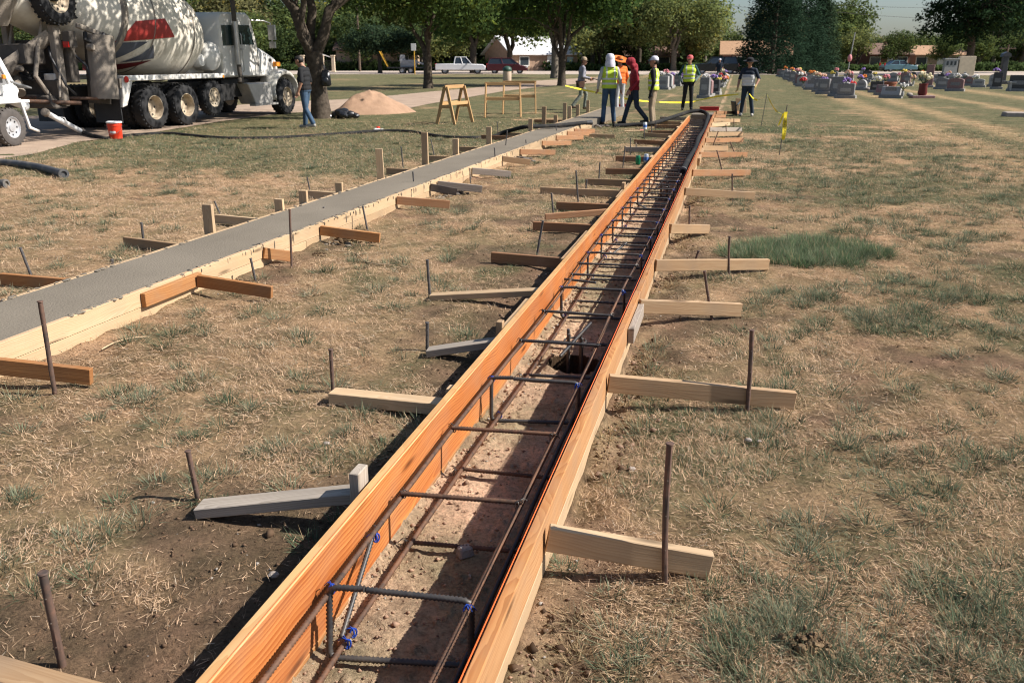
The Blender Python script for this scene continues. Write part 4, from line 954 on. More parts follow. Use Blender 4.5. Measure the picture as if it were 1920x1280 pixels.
# wall of trees beyond the street: a few built, then copied
protos = []
for i in range(5):
    rng = np.random.default_rng(60 + i)
    bl = [(rng.normal() * 1.2, rng.normal() * 1.0, 8.0 + rng.normal() * .8, 4.2, 4, 4.0)] + [(rng.normal() * 3, rng.normal() * 2, 5.8 + rng.normal() * 1.6, 2.8, 2.8, 2.4) for _ in range(4)]
    t = tree('background_tree', 'leafy tree in the long row of trees beyond the street', (0, 0, 0), 13, bl, .34, 2.6, rim_limbs(rng, 4, 2, 4.5), leaf=.55, nclus=330, per=16, spread=.62,
             col=[(.075, .10, .035), (.12, .135, .05), (.055, .08, .032), (.15, .145, .065), (.085, .115, .045)][i], seed=200 + i, group='trees beyond the street', bark='bark' if i % 2 else 'bark_pale'); protos.append(t)
spots = []
rg = np.random.default_rng(3)
for px in range(-330, 2300, 46):
    if 1300 < px < 1395: h = .52
    elif 1545 < px < 1765: h = rg.uniform(.46, .6)
    elif px < 1300: h = rg.uniform(.95, 1.3)
    else: h = rg.uniform(.85, 1.1)
    Y = rg.uniform(146, 165) if h > .8 else rg.uniform(150, 175)
    spots.append((px + rg.uniform(-14, 14), Y, h))
for px in list(range(-300, 1300, 74)) + list(range(1560, 2200, 62)): spots.append((px + rg.uniform(-20, 20), rg.uniform(134, 142), rg.uniform(.6, .8) if px < 1300 else rg.uniform(.38, .5)))
for px in range(-300, 2300, 90):
    spots.append((px, rg.uniform(178, 200), 1.1 if not (1290 < px < 1400 or 1540 < px < 1770) else .6))
used = [False] * 5; TREES = []
for k, (px, Y, h) in enumerate(spots):
    i = int(rg.integers(0, 5)); o = protos[i] if not used[i] else copy_tree(protos[i]); used[i] = True
    o.location = ((px - 960) * Y / FPX * 1.05, Y, -.1); s = h * rg.uniform(.94, 1.06); o.scale = (s * rg.uniform(.95, 1.2), s, s); o.rotation_euler[2] = rg.uniform(0, 6.28); TREES.append((o, px, Y, i))
for lo_, hi_, rn in ((0, 143, 'front row'), (143, 176, 'middle row'), (176, 999, 'farthest row')):
    for k, (o, px, Y, i) in enumerate(sorted([q for q in TREES if lo_ <= q[2] < hi_], key=lambda q: q[1])): o['label'] = ['deep green', 'olive', 'dark green', 'yellowish', 'fresh green'][i] + f' leafy tree beyond the street, {ordinal(k + 1)} from the left in the {rn}'
# low hedge and weeds behind the street
rng = np.random.default_rng(8); N = 26000; px = rng.uniform(-250, 2200, N); Y = rng.uniform(131, 135, N) + 2 * np.sin(px * .01); X = (px - 960) * Y / FPX * 1.05
hh = .9 * fbm(px * .02, Y * .1, 3, 3) + .25; P = np.stack([X, Y, rng.random(N) * hh * 1.5], 1)
nrm = rng.normal(size=(N, 3)); nrm /= np.linalg.norm(nrm, axis=1)[:, None]; t = np.cross(nrm, rng.normal(size=(N, 3))); t /= np.linalg.norm(t, axis=1)[:, None]; s = np.cross(nrm, t); L = rng.uniform(.2, .5, N)[:, None]
V = np.stack([P - t * L, P + s * L * .5, P + t * L, P - s * L * .5], 1)
C = np.array((.075, .11, .04)) * rng.uniform(.5, 1.4, (N, 1))
o = colmesh('roadside_hedge', V.reshape(-1, 3), np.arange(N * 4).reshape(-1, 4), np.repeat(C, 4, 0), 'leaf'); tag(o, 'low green hedge and weeds along the far side of the street', 'hedge'); o['kind'] = 'stuff'

# dense undergrowth closing the view under the trees
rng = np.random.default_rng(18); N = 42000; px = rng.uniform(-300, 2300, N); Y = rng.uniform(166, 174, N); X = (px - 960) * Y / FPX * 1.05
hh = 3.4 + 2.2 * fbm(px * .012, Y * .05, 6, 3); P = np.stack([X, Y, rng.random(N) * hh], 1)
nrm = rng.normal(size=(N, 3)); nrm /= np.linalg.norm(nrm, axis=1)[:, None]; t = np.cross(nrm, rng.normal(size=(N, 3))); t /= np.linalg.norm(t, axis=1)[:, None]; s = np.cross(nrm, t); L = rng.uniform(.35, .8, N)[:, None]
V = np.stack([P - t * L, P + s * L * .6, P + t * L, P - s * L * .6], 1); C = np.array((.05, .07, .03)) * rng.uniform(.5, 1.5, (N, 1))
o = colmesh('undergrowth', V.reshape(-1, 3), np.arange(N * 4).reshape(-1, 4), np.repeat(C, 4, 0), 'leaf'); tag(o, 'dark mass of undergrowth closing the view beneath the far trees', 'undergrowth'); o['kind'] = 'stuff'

# ================================================================== BUILDINGS
mat('brick_tan', (.33, .22, .15), .9, .2, 3); mat('siding_white', (.72, .70, .66), .6, .08, 3); mat('roof_white', (.62, .62, .62), .5, .12, 2); mat('roof_brown', (.16, .095, .07), .9, .25, 3); mat('brick_red', (.20, .085, .06), .9, .25, 4)
mat('stucco_tan', (.40, .29, .20), .9, .12, 2); mat('window_glass', (.03, .04, .05), .15, .2, 2, spec=.6); mat('door_blue', (.40, .55, .60), .5, .1, 3); mat('trim_white', (.7, .68, .63), .6, .1, 3)
mat('roof_tan', (.40, .24, .14), .9, .2, 3)
def house(label, px, Y, w, d, hw, hr, rz, wall, roof, wins, door=None, garage=None, over=.5):
    x = (px - 960) * Y / FPX * 1.05; t = thing('house', label, 'house', (x, Y, -.05), rz)
    mb = MB(); mb.box((0, 0, hw / 2), (w, d, hw)); mb.prism([(-d / 2, hw - .001), (d / 2, hw - .001), (0, hw + hr - .12)], -w / 2, w / 2, 'x'); mb.build('wall', wall, t)
    r = MB(); L = w / 2 + over; e = d / 2 + over; s = hr / (d / 2); zb = hw - over * s
    for sg in (-1, 1):
        a = Vector((0, sg * e, zb)); top = Vector((0, 0, hw + hr)); th = .14
        vs = [(-L, a.y, a.z), (L, a.y, a.z), (L, 0, top.z), (-L, 0, top.z)]; vs += [(q[0], q[1], q[2] + th) for q in vs]
        r.add(vs, [(0, 1, 2, 3), (7, 6, 5, 4), (0, 4, 5, 1), (1, 5, 6, 2), (2, 6, 7, 3), (3, 7, 4, 0)])
    ro = r.build('roof', roof, t)
    c = MB(); c.box((w * .2, d * .1, hw + hr * .9), (.6, .6, 1.0)); c.build('chimney', 'brick_red', ro)
    for (wx, wz, ww, wh) in wins:
        m2 = MB(); m2.box((wx, -d / 2 - .02, wz), (ww, .06, wh)); wo_ = m2.build('window', 'window_glass', t)
        m3 = MB(); 
        for q in (-1, 1): m3.box((wx + q * (ww / 2 + .05), -d / 2 - .05, wz), (.1, .08, wh + .2)); m3.box((wx, -d / 2 - .05, wz + q * (wh / 2 + .05)), (ww, .08, .1))
        m3.build('frame', 'trim_white', wo_)
    if door: m2 = MB(); m2.box((door[0], -d / 2 - .03, 1.0), (1.0, .08, 2.0)); m2.build('door', door[1], t)
    if garage:
        g = t; 
        for k in range(4): m2 = MB(); m2.box((garage, -d / 2 - .03, .28 + k * .53), (2.6, .08, .5)); m2.build('garage_panel', 'siding_white', g)
    return t
house('tan brick house with a white metal roof behind the red minivan', 992, 134, 11, 8.6, 2.5, 2.3, rad(28), 'brick_tan', 'roof_white', [(-3.5, 1.4, 1.4, 1.1)], (4.2, 'door_blue'), 1.6)
house('low dark red house with a brown roof behind the hooded worker', 1190, 146, 8, 6, 2.2, 1.3, rad(4), 'brick_red', 'roof_brown', [(-3, 1.4, 1.6, 1.1), (2, 1.4, 1.6, 1.1)], (0, 'trim_white'))
house('red brick house with a tan roof behind the black sport utility vehicle', 1372, 128, 9, 7, 2.4, 1.6, rad(-12), 'brick_red', 'roof_tan', [(-2.4, 1.4, 1.6, 1.1), (2.6, 1.4, 1.4, 1.1)], (.6, 'trim_white'))
house('dark red house behind the tall grave flag pole', 1582, 146, 6.5, 7, 2.5, 1.5, rad(6), 'brick_red', 'roof_brown', [(-2.5, 1.4, 1.6, 1.1), (2, 1.4, 1.6, 1.1)], (0, 'trim_white'))
house('low tan house right of the conifers beyond the street', 1672, 150, 7.5, 7, 2.4, 1.3, rad(-4), 'stucco_tan', 'roof_tan', [(-3, 1.4, 1.6, 1.1), (2, 1.4, 1.6, 1.1)], (0, 'trim_white'))
house('long plain tan house behind the small round tree', 735, 139, 12, 8, 3.0, 1.2, rad(3), 'stucco_tan', 'roof_brown', [(4, 1.5, 1.4, 1.1)])
house('brown house partly hidden at the far right', 1878, 138, 9, 7, 2.4, 1.4, rad(-5), 'stucco_tan', 'roof_brown', [(-2.5, 1.4, 1.4, 1.1), (2, 1.4, 1.4, 1.1)])
# gateway of cream pillars
mat('cream_stone', (.62, .50, .36), .8, .12, 4)
g = thing('gateway', 'cream pillared cemetery gate seen right of the forked tree', 'gate', ((632 - 960) * 118 / FPX * 1.05, 118, 0))
for x in (-2.1, -1.2, .5, 1.9):
    mb = MB(); mb.box((x, 0, 1.0), (.42, .42, 2.0)); mb.box((x, 0, 2.06), (.56, .56, .14)); mb.box((x, 0, .1), (.54, .54, .2)); mb.build('pillar', 'cream_stone', g, bevel=.02)
mb = MB(); mb.bar((.5, 0, 2.25), (1.9, .2, 1.75), .12, .12); mb.build('sloping_rail', 'trim_white', g)
mat('iron_dark', (.05, .045, .04), .6, .2, 8)
mb = MB()
for k in range(9): mb.cyl((.72 + k * .12, 0, .1), (.72 + k * .12, 0, 1.5), .02, n=6)
mb.bar((.6, 0, 1.45), (1.8, 0, 1.45), .04, .05); mb.bar((.6, 0, .25), (1.8, 0, .25), .04, .05); mb.build('gate_leaf', 'iron_dark', g)
# utility poles and wires
mat('pole_wood', (.12, .085, .06), .9, .3, 6, .4); mat('wire', (.03, .03, .03), .6, .1, 5)
def pole(px, ybase, ytop, label):
    b = at(px, ybase); z = top_at(px, ytop, b).z; t = thing('utility_pole', label, 'pole', b); mb = MB(); mb.tube([(0, 0, -.2), (0, 0, z * .5), (.05, 0, z)], [.17, .14, .1], 9); mb.build('shaft', 'pole_wood', t, smooth=True)
    mb = MB(); mb.box((0, 0, z - .5), (2.2, .12, .12)); mb.build('crossarm', 'pole_wood', t)
    mb = MB()
    for x in (-.9, -.4, .4, .9): mb.lathe([(.05, 0), (.07, .06), (.04, .14)], 8, Matrix.Translation((x, 0, z - .44)))
    mb.build('insulators', 'iron_dark', t); return b + Vector((0, 0, z - .3))
pa = pole(675, 134.5, 6, 'wooden utility pole left of the round dark tree'); pb = pole(1546, 133, 18, 'wooden utility pole just right of the conifers'); pc = pole(1882, 135, 84, 'short light pole behind the right-hand headstones')
def wire(a, b, label, sag):
    a = Vector(a); b = Vector(b); mb = MB(); mb.tube([a.lerp(b, i / 24) - Vector((0, 0, sag * 4 * (i / 24) * (1 - i / 24))) for i in range(25)], .022, 5); tag(mb.build('power_line', 'wire', smooth=True), label, 'wire')
e1 = top_at(1960, 32, at(1960, 133)); wire(pb + Vector((.4, 0, 0)), e1, 'lower power line across the gap of sky', .6); wire(pb + Vector((-.4, 0, 1.0)), top_at(1980, 8, at(1980, 133)), 'upper power line across the gap of sky', .5)
wire(top_at(1290, 0, at(1290, 133)), pb, 'power line left of the conifers', .4); wire(pa, top_at(520, -30, at(520, 130)), 'power line slanting left from the utility pole', .3)

# ================================================================== VEHICLES ON THE STREET
mat('tyre', (.022, .022, .023), .85, .3, 14, .3); mat('rim_grey', (.42, .42, .43), .35, .15, 8, metal=.6); mat('car_white', (.74, .74, .75), .3, .05, 2); mat('car_maroon', (.075, .010, .018), .25, .1, 2, spec=.6); mat('car_black', (.008, .009, .011), .2, .1, 2, spec=.6); mat('car_teal', (.10, .20, .24), .3, .1, 2)
mat('lamp_glass', (.8, .8, .78), .15, .05, 3, spec=.7); mat('lamp_red', (.5, .02, .015), .2, .1, 3); mat('plastic_black', (.03, .03, .032), .5, .2, 6); mat('lamp_amber', (.75, .26, .03), .25, .1, 3)
def wheel(par, c, r, w, rim='rim_grey', side=1, holes=8, name='wheel', offset=0.0, n=28):
    """c: hub centre; axle along local y; side: which way the visible face looks"""
    M = Matrix.Translation(c) @ Matrix.Rotation(-side * PI / 2, 4, 'X')
    mb = MB(); h = w / 2; ri = r * .56
    mb.lathe([(ri, -h * .9), (r * .8, -h), (r * .94, -h * .82), (r, -h * .45), (r, h * .45), (r * .94, h * .82), (r * .8, h), (ri, h * .9), (ri, -h * .9)], n, M, closed=False)
    for k in range(n):
        q = 2 * PI * k / n
        for zz in (-.3, .3): mb.box(M @ Vector((math.cos(q + zz * .3) * r, math.sin(q + zz * .3) * r, zz * w)), (r * .07, r * .07, r * .07), (M.to_3x3() @ Matrix.Rotation(q, 3, 'Z')))
    t = mb.build(name, 'tyre', par, smooth=True)
    r2 = MB(); r2.lathe([(ri * 1.02, h * .86), (ri * .95, h * .88), (ri * .86, h * .55 + offset), (ri * .55, h * .42 + offset), (ri * .38, h * .45 + offset), (ri * .36, h * .62 + offset), (.001, h * .66 + offset)], n, M, closed=False)
    r2.lathe([(ri, -h * .88), (.001, -h * .7)], n, M, closed=False)
    ro = r2.build('rim', rim, t, smooth=True)
    hb = MB()
    for k in range(holes):
        q = 2 * PI * k / holes; a = M @ Vector((math.cos(q) * ri * .7, math.sin(q) * ri * .7, h * .5 + offset)); bb = M @ Vector((math.cos(q) * ri * .7, math.sin(q) * ri * .7, h * .515 + offset)); hb.cyl(a, bb, ri * .1, n=8)
    hb.build('hand_holes', 'plastic_black', t)['kind'] = 'stuff'
    return t
def car(name, label, cat, px, py, heading, paint, lower, glass, L, Wd, tw, wr, wx):
    b = at(px, py); t = thing(name, label, cat, b, heading); mb = MB(); mb.prism(lower, -Wd / 2, Wd / 2, 'y')
    mb.build('body', paint, t, bevel=.05, smooth=True)
    # greenhouse: tapering prism, roof paint on glass sides
    g = MB(); n = len(glass); vs = []
    zt = max(z for _, z in glass); zb = min(z for _, z in glass)
    for s in (-1, 1):
        for x, z in glass: vs.append((x, s * (Wd / 2 - .06 - .16 * (z - zb) / (zt - zb)), z))
    g.add(vs, [tuple(range(n - 1, -1, -1)), tuple(range(n, 2 * n))] + [(k, (k + 1) % n, n + (k + 1) % n, n + k) for k in range(n)]); g.build('window', 'window_glass', t, bevel=.03)
    xs = [x for x, z in glass if z > zt - .1]; r = MB(); r.box(((min(xs) + max(xs)) / 2, 0, zt + .02), (max(xs) - min(xs) + .1, Wd - .38, .07)); ro = r.build('roof', paint, t, bevel=.03)
    p = MB()
    for s in (-1, 1):
        bot = sorted([q for q in glass if q[1] < zb + .1]); top = sorted([q for q in glass if q[1] > zt - .1])
        for (x0, z0), (x1, z1) in ((bot[0], top[0]), (bot[-1], top[-1]), (((bot[0][0] + bot[-1][0]) / 2, zb), ((top[0][0] + top[-1][0]) / 2, zt))):
            p.bar((x0, s * (Wd / 2 - .05), z0), (x1, s * (Wd / 2 - .21), z1), .09, .05)
    p.build('pillar', paint, t)
    for x in wx:
        for s in (-1, 1): wheel(t, (x, s * (Wd / 2 - tw / 2 - .01), wr), wr, tw, side=s, n=20)
    hi = max(x for x, _ in lower); lo = min(x for x, _ in lower); zm = .75
    for s in (-1, 1):
        q = MB(); q.box((hi - .06, s * (Wd / 2 - .28), zm + .05), (.2, .42, .2)); q.build('headlight', 'lamp_glass', t, bevel=.03)
        q = MB(); q.box((lo + .05, s * (Wd / 2 - .14), zm + .2), (.14, .2, .4)); q.build('taillight', 'lamp_red', t, bevel=.02)
        q = MB(); q.box((max(x for x, _ in glass) - .45, s * (Wd / 2 + .08), zb + .1), (.14, .2, .16)); q.build('mirror', 'plastic_black', t, bevel=.02)
    q = MB(); q.box((hi + .02, 0, .42), (.14, Wd - .1, .22)); q.build('bumper', 'plastic_black', t, bevel=.03); q = MB(); q.box((lo - .02, 0, .45), (.14, Wd - .1, .22)); q.build('bumper', 'plastic_black', t, bevel=.03)
    q = MB(); q.box((hi + .005, 0, .78), (.06, Wd * .5, .22)); q.build('grille', 'plastic_black', t)
    return t
car('pickup_truck', 'white crew-cab pickup truck parked on the street behind the trees', 'pickup', 864, 139, rad(2), 'car_white',
    [(-2.9, .45), (-2.9, 1.12), (-.75, 1.14), (-.7, 1.12), (1.1, 1.12), (2.6, 1.05), (2.85, .85), (2.85, .45)], [(-.75, 1.1), (1.25, 1.1), (.65, 1.82), (-.6, 1.84)], 5.8, 1.95, .3, .42, (-1.8, 1.95))
car('minivan', 'dark red minivan parked beside the white-roofed house', 'minivan', 951, 138.6, rad(-3), 'car_maroon',
    [(-2.3, .35), (-2.35, .95), (-2.25, 1.1), (1.0, 1.1), (2.2, .85), (2.4, .65), (2.4, .35)], [(-2.25, 1.06), (1.45, 1.02), (.55, 1.68), (-1.95, 1.72)], 4.8, 1.9, .24, .34, (-1.45, 1.5))
car('sport_utility_vehicle', 'black sport utility vehicle parked behind the middle row of headstones', 'suv', 1340, 139.4, rad(178), 'car_black',
    [(-2.45, .4), (-2.5, 1.15), (.9, 1.2), (2.3, 1.1), (2.5, .85), (2.5, .4)], [(-2.4, 1.12), (1.15, 1.15), (.45, 1.84), (-2.15, 1.86)], 5, 2.0, .28, .4, (-1.55, 1.6))
car('sedan', 'bluish sedan mostly hidden behind the right-hand headstones', 'car', 1683, 135, rad(1), 'car_teal',
    [(-2.2, .3), (-2.25, .85), (-1.3, .95), (.8, .95), (2.1, .78), (2.25, .55), (2.25, .3)], [(-1.6, .92), (1.15, .92), (.4, 1.42), (-.9, 1.44)], 4.5, 1.8, .22, .32, (-1.35, 1.4))
# equipment trailer with a machine and raised yellow ramps
tb = at(770, 138.5); t = thing('equipment_trailer', 'black flat trailer with yellow ramps and a small grey machine behind the pickup', 'trailer', tb, rad(2)); mat('yellow_paint', (.65, .36, .04), .5, .15, 4); mat('machine_grey', (.30, .30, .31), .5, .2, 4)
mb = MB(); mb.box((0, 0, .68), (5.4, 2.0, .14)); mb.bar((2.7, 0, .62), (4.4, 0, .55), .2, .14); mb.build('deck', 'plastic_black', t)
for x in (-.9, .1):
    for s in (-1, 1): wheel(t, (x, s * 1.05, .36), .36, .22, side=s, n=16)
for s in (-1, 1): mb = MB(); mb.bar((-2.6, s * .7, .75), (-3.5, s * .7, 2.5), .35, .08, (1, 0, 0)); mb.build('ramp', 'yellow_paint', t)
mb = MB(); mb.box((-.2, 0, 1.15), (1.9, 1.2, .8)); mb.box((-.9, 0, 1.75), (.7, 1.0, .7), taper=(.7, .9)); mb.bar((.5, .5, 1.4), (1.8, .5, 1.0), .12, .2); mb.bar((.5, -.5, 1.4), (1.8, -.5, 1.0), .12, .2); mb.box((1.9, 0, .95), (.3, 1.3, .4)); mb.build('machine', 'machine_grey', t, bevel=.04)
# street sign near the trailer
sg = at(778, 140); t = thing('street_sign', 'small white road sign on a yellow post by the trailer', 'sign', sg); mb = MB(); mb.cyl((0, 0, -.1), (0, 0, 2.6), .05, n=8); mb.build('post', 'yellow_paint', t); mb = MB(); mb.box((-.05, -.08, 2.9), (.55, .04, .75)); mb.build('plate', 'siding_white', t, bevel=.01)
# trash can
tc_ = at(951, 153); t = thing('trash_can', 'green-lidded beige park trash can near the sawhorses', 'trash can', tc_); mat('can_green', (.03, .07, .05), .5, .2, 5); mat('can_beige', (.52, .40, .30), .7, .12, 5)
mb = MB(); mb.lathe([(.3, 0), (.32, .05), (.33, .6), (.32, .78)], 20); mb.build('barrel', 'can_beige', t, smooth=True); mb = MB(); mb.lathe([(.34, .76), (.36, .86), (.34, .98), (.2, 1.1), (.05, 1.14)], 20); mb.build('lid', 'can_green', t, smooth=True)
# ================================================================== MIXER TRUCK
mat('truck_white', (.70, .68, .63), .5, .06, 1.5, dirt=(.42, .36, .29), dirt_amt=.25); mat('drum_cream', (.68, .63, .53), .7, .08, 2, dirt=(.45, .39, .31), dirt_amt=.3)
mat('cement_grime', (.27, .23, .185), .9, .25, 4, .5, dirt=(.20, .17, .14), dirt_amt=.4); mat('chassis_black', (.018, .017, .016), .7, .3, 5); mat('grime_and_shade', (.10, .085, .07), .9, .3, 6, .4)
mat('logo_red', (.33, .035, .03), .5, .15, 3); mat('logo_navy', (.075, .085, .11), .5, .15, 3); mat('logo_maroon', (.14, .02, .02), .5, .2, 3); mat('rim_cream', (.52, .43, .31), .6, .15, 8, dirt=(.25, .19, .13), dirt_amt=.35)
mat('chrome', (.45, .44, .42), .3, .15, 6, metal=.8); mat('cab_glass', (.02, .035, .035), .1, .2, 3, spec=.7); mat('aluminium', (.50, .48, .44), .45, .15, 8, metal=.4)
TA = at(294, 243); TBp = at(533, 215); fw = (TBp - TA).normalized(); lf = Vector((-fw.y, fw.x, 0)); TC = TA + lf * 1.22
def tsz(px, py, off=0.0):
    """photo point -> (forward, height) on the truck's long plane `off` metres left of its right-hand tyres"""
    x = px - 960.0; v = py - 640.0; ray = Vector((x, FPX * _c - v * _s, -(FPX * _s + v * _c))); p0 = TA + lf * off; rt = -lf
    t = p0.dot(rt) / (ray.x * rt.x + ray.y * rt.y); P = Vector((0, 0, CAMH)) + ray * t; return (P - p0).dot(fw), P.z
T = thing('mixer_truck', 'white concrete mixer truck with a cream drum parked on the gravel lane', 'mixer truck', TC, math.atan2(fw.y, fw.x))
for sx, wz, rr in ((.1, .52, .52), (1.38, .52, .52)):
    for sd_ in (-1, 1):
        wheel(T, (sx, sd_ * (1.22 - .19), wz), rr, .38, 'rim_cream', sd_, 6, offset=-.12)
        wheel(T, (sx, sd_ * (1.22 - .58), wz), rr, .30, 'rim_cream', sd_, 6)
for sd_ in (-1, 1): wheel(T, (2.62, sd_ * 1.06, .66), .46, .30, 'rim_cream', sd_, 10, offset=.02)
for sd_ in (-1, 1): wheel(T, (6.5, sd_ * 1.04, .53), .53, .40, 'rim_cream', sd_, 8, offset=.0)
mb = MB()
for sd_ in (-1, 1): mb.box((2.6, sd_ * .42, .92), (8.6, .12, .28))
for x in (-1.4, .2, 1.4, 3, 4.6, 6.4): mb.box((x, 0, .9), (.12, .8, .2))
for x in (.1, 1.38, 6.5): mb.cyl((x, -1.0, .53), (x, 1.0, .53), .11, n=10)
mb.box((4.3, 0, .85), (1.4, 1.6, .5)); mb.box((3.4, -.75, .75), (.9, .5, .45)); mb.box((3.5, .75, .75), (1.2, .5, .5)); mb.build('chassis', 'chassis_black', T, bevel=.01)
for sd_ in (-1, 1):
    mb = MB(); mb.box((1.05, sd_ * 1.1, 1.22), (4.1, .34, .12)); mb.prism([(-1.0, 1.26), (-.62, 1.26), (-.95, .62), (-1.12, .58)], sd_ * 1.05, sd_ * 1.24, 'y'); mb.build('deck_rail', 'truck_white', T, bevel=.012)
    mb = MB(); mb.box((-1.12, sd_ * .82, .62), (.03, .72, .78)); mb.build('mud_flap', 'plastic_black', T)
    mb = MB(); mb.box((-1.05, sd_ * .82, 1.12), (.1, .8, .2)); lp = mb.build('lamp_bar', 'cement_grime', T)
    for k in range(3): q = MB(); q.cyl((-1.1, sd_ * (.58 + .22 * k), 1.12), (-1.13, sd_ * (.58 + .22 * k), 1.12), .06, n=12); q.build('tail_lamp', 'lamp_red', lp)
q = MB(); q.cyl((-.93, -1.272, 1.2), (-.93, -1.285, 1.2), .075, n=14); q.build('side_reflector', 'lamp_red', T); q = MB(); q.cyl((3.0, -1.272, 1.2), (3.0, -1.285, 1.2), .04, n=10); q.build('side_reflector', 'lamp_amber', T)
# drum: lathe round a tilted axis
DF, DR = Vector((3.15, 0, 2.12)), Vector((-2.9, 0, 3.0)); dax = (DR - DF).normalized(); DPROF = [(0, .30), (.10, .62), (.32, .90), (.7, 1.10), (1.15, 1.20), (2.7, 1.20), (3.3, 1.12), (4.2, .92), (5.2, .70), (5.9, .56), (6.1, .52)]
def drum_r(t): return float(np.interp(t, [p[0] for p in DPROF], [p[1] for p in DPROF]))
Q = Vector((0, 0, 1)).rotation_difference(dax).to_matrix().to_4x4(); MD = Matrix.Translation(DF) @ Q
prof = []
for i in range(len(DPROF) - 1):
    for k in range(4): t = k / 4; a, c2 = DPROF[i], DPROF[i + 1]; prof.append((a[1] + (c2[1] - a[1]) * t, a[0] + (c2[0] - a[0]) * t))
prof.append((DPROF[-1][1], DPROF[-1][0])); mb = MB(); mb.lathe([(r, z) for r, z in prof], 56, MD); drum = mb.build('drum', 'drum_cream', T, smooth=True, sharp=60)
mb = MB(); 
for tt in (1.15, 2.7): r = drum_r(tt) + .004; mb.lathe([(r, tt - .025), (r + .012, tt), (r, tt + .025)], 56, MD, closed=False)
r = drum_r(3.6); mb.lathe([(r + .0, 3.5), (r + .05, 3.52), (r + .05, 3.66), (r - .02, 3.68)], 56, MD, closed=False); mb.build('drum_ring', 'cement_grime', drum, smooth=True)
def on_drum(s, z, lift=.010):
    p0 = DF; # project (s, z) sideways on to the right flank of the drum
    y = -1.2
    for _ in range(20):
        p = Vector((s, y, z)); t = (p - DF).dot(dax); c2 = DF + dax * t; rad_ = drum_r(t) + lift; w = p - c2; w = w.normalized() * rad_; q = c2 + w; dz = z - c2.z; y = -math.sqrt(max(.01, rad_ ** 2 - dz ** 2))
    return Vector((s, y, z))
def decal(name, poly, mt):
    pts = [tsz(x, y, .12) for x, y in poly]; bm = bmesh.new(); vv = [bm.verts.new((s, z, 0)) for s, z in pts]; bm.faces.new(vv); bmesh.ops.triangulate(bm, faces=bm.faces)
    for _ in range(4): bmesh.ops.subdivide_edges(bm, edges=bm.edges, cuts=1, use_grid_fill=True); bmesh.ops.triangulate(bm, faces=bm.faces)
    for q in bm.verts: q.co = on_drum(q.co.x, q.co.y)
    bmesh.ops.recalc_face_normals(bm, faces=bm.faces); me = bpy.data.meshes.new(name); bm.to_mesh(me); bm.free(); me.materials.append(MATS[mt]); o = bpy.data.objects.new(name, me); COL.objects.link(o); o.parent = drum; return o
decal('painted_mark', [(233, 79), (253, 40), (302, 35), (322, 70)], 'logo_red'); decal('painted_mark', [(233, 81), (279, 78), (248, 114)], 'logo_navy'); decal('painted_mark', [(288, 84), (301, 110), (262, 118), (277, 104)], 'logo_navy'); decal('painted_mark', [(222, 116), (262, 121), (300, 113), (276, 131), (222, 132)], 'logo_maroon')
mb = MB(); mb.prism([(2.2, 1.28), (3.3, 1.28), (3.05, 2.0), (2.75, 2.0)], -.5, .5, 'y'); mb.build('drum_pedestal', 'truck_white', T, bevel=.02); mb = MB(); mb.box((-1.9, 0, 1.6), (.25, 1.5, .9)); mb.build('rear_pedestal', 'grime_and_shade', T, bevel=.02)
# water tanks behind the cab
mb = MB(); M = Matrix.Translation((3.05, 0, 1.72)) @ Matrix.Rotation(PI / 2, 4, 'X'); mb.lathe([(.02, -1.12), (.22, -1.09), (.35, -1.0), (.38, -.9), (.38, .9), (.35, 1.0), (.22, 1.09), (.02, 1.12)], 26, M); mb.build('water_tank', 'truck_white', T, smooth=True)
mb = MB(); M = Matrix.Translation((2.55, 0, 1.62)) @ Matrix.Rotation(PI / 2, 4, 'X'); mb.lathe([(.02, -1.0), (.15, -.97), (.19, -.85), (.19, .85), (.15, .97), (.02, 1.0)], 20, M); mb.build('air_tank', 'truck_white', T, smooth=True)
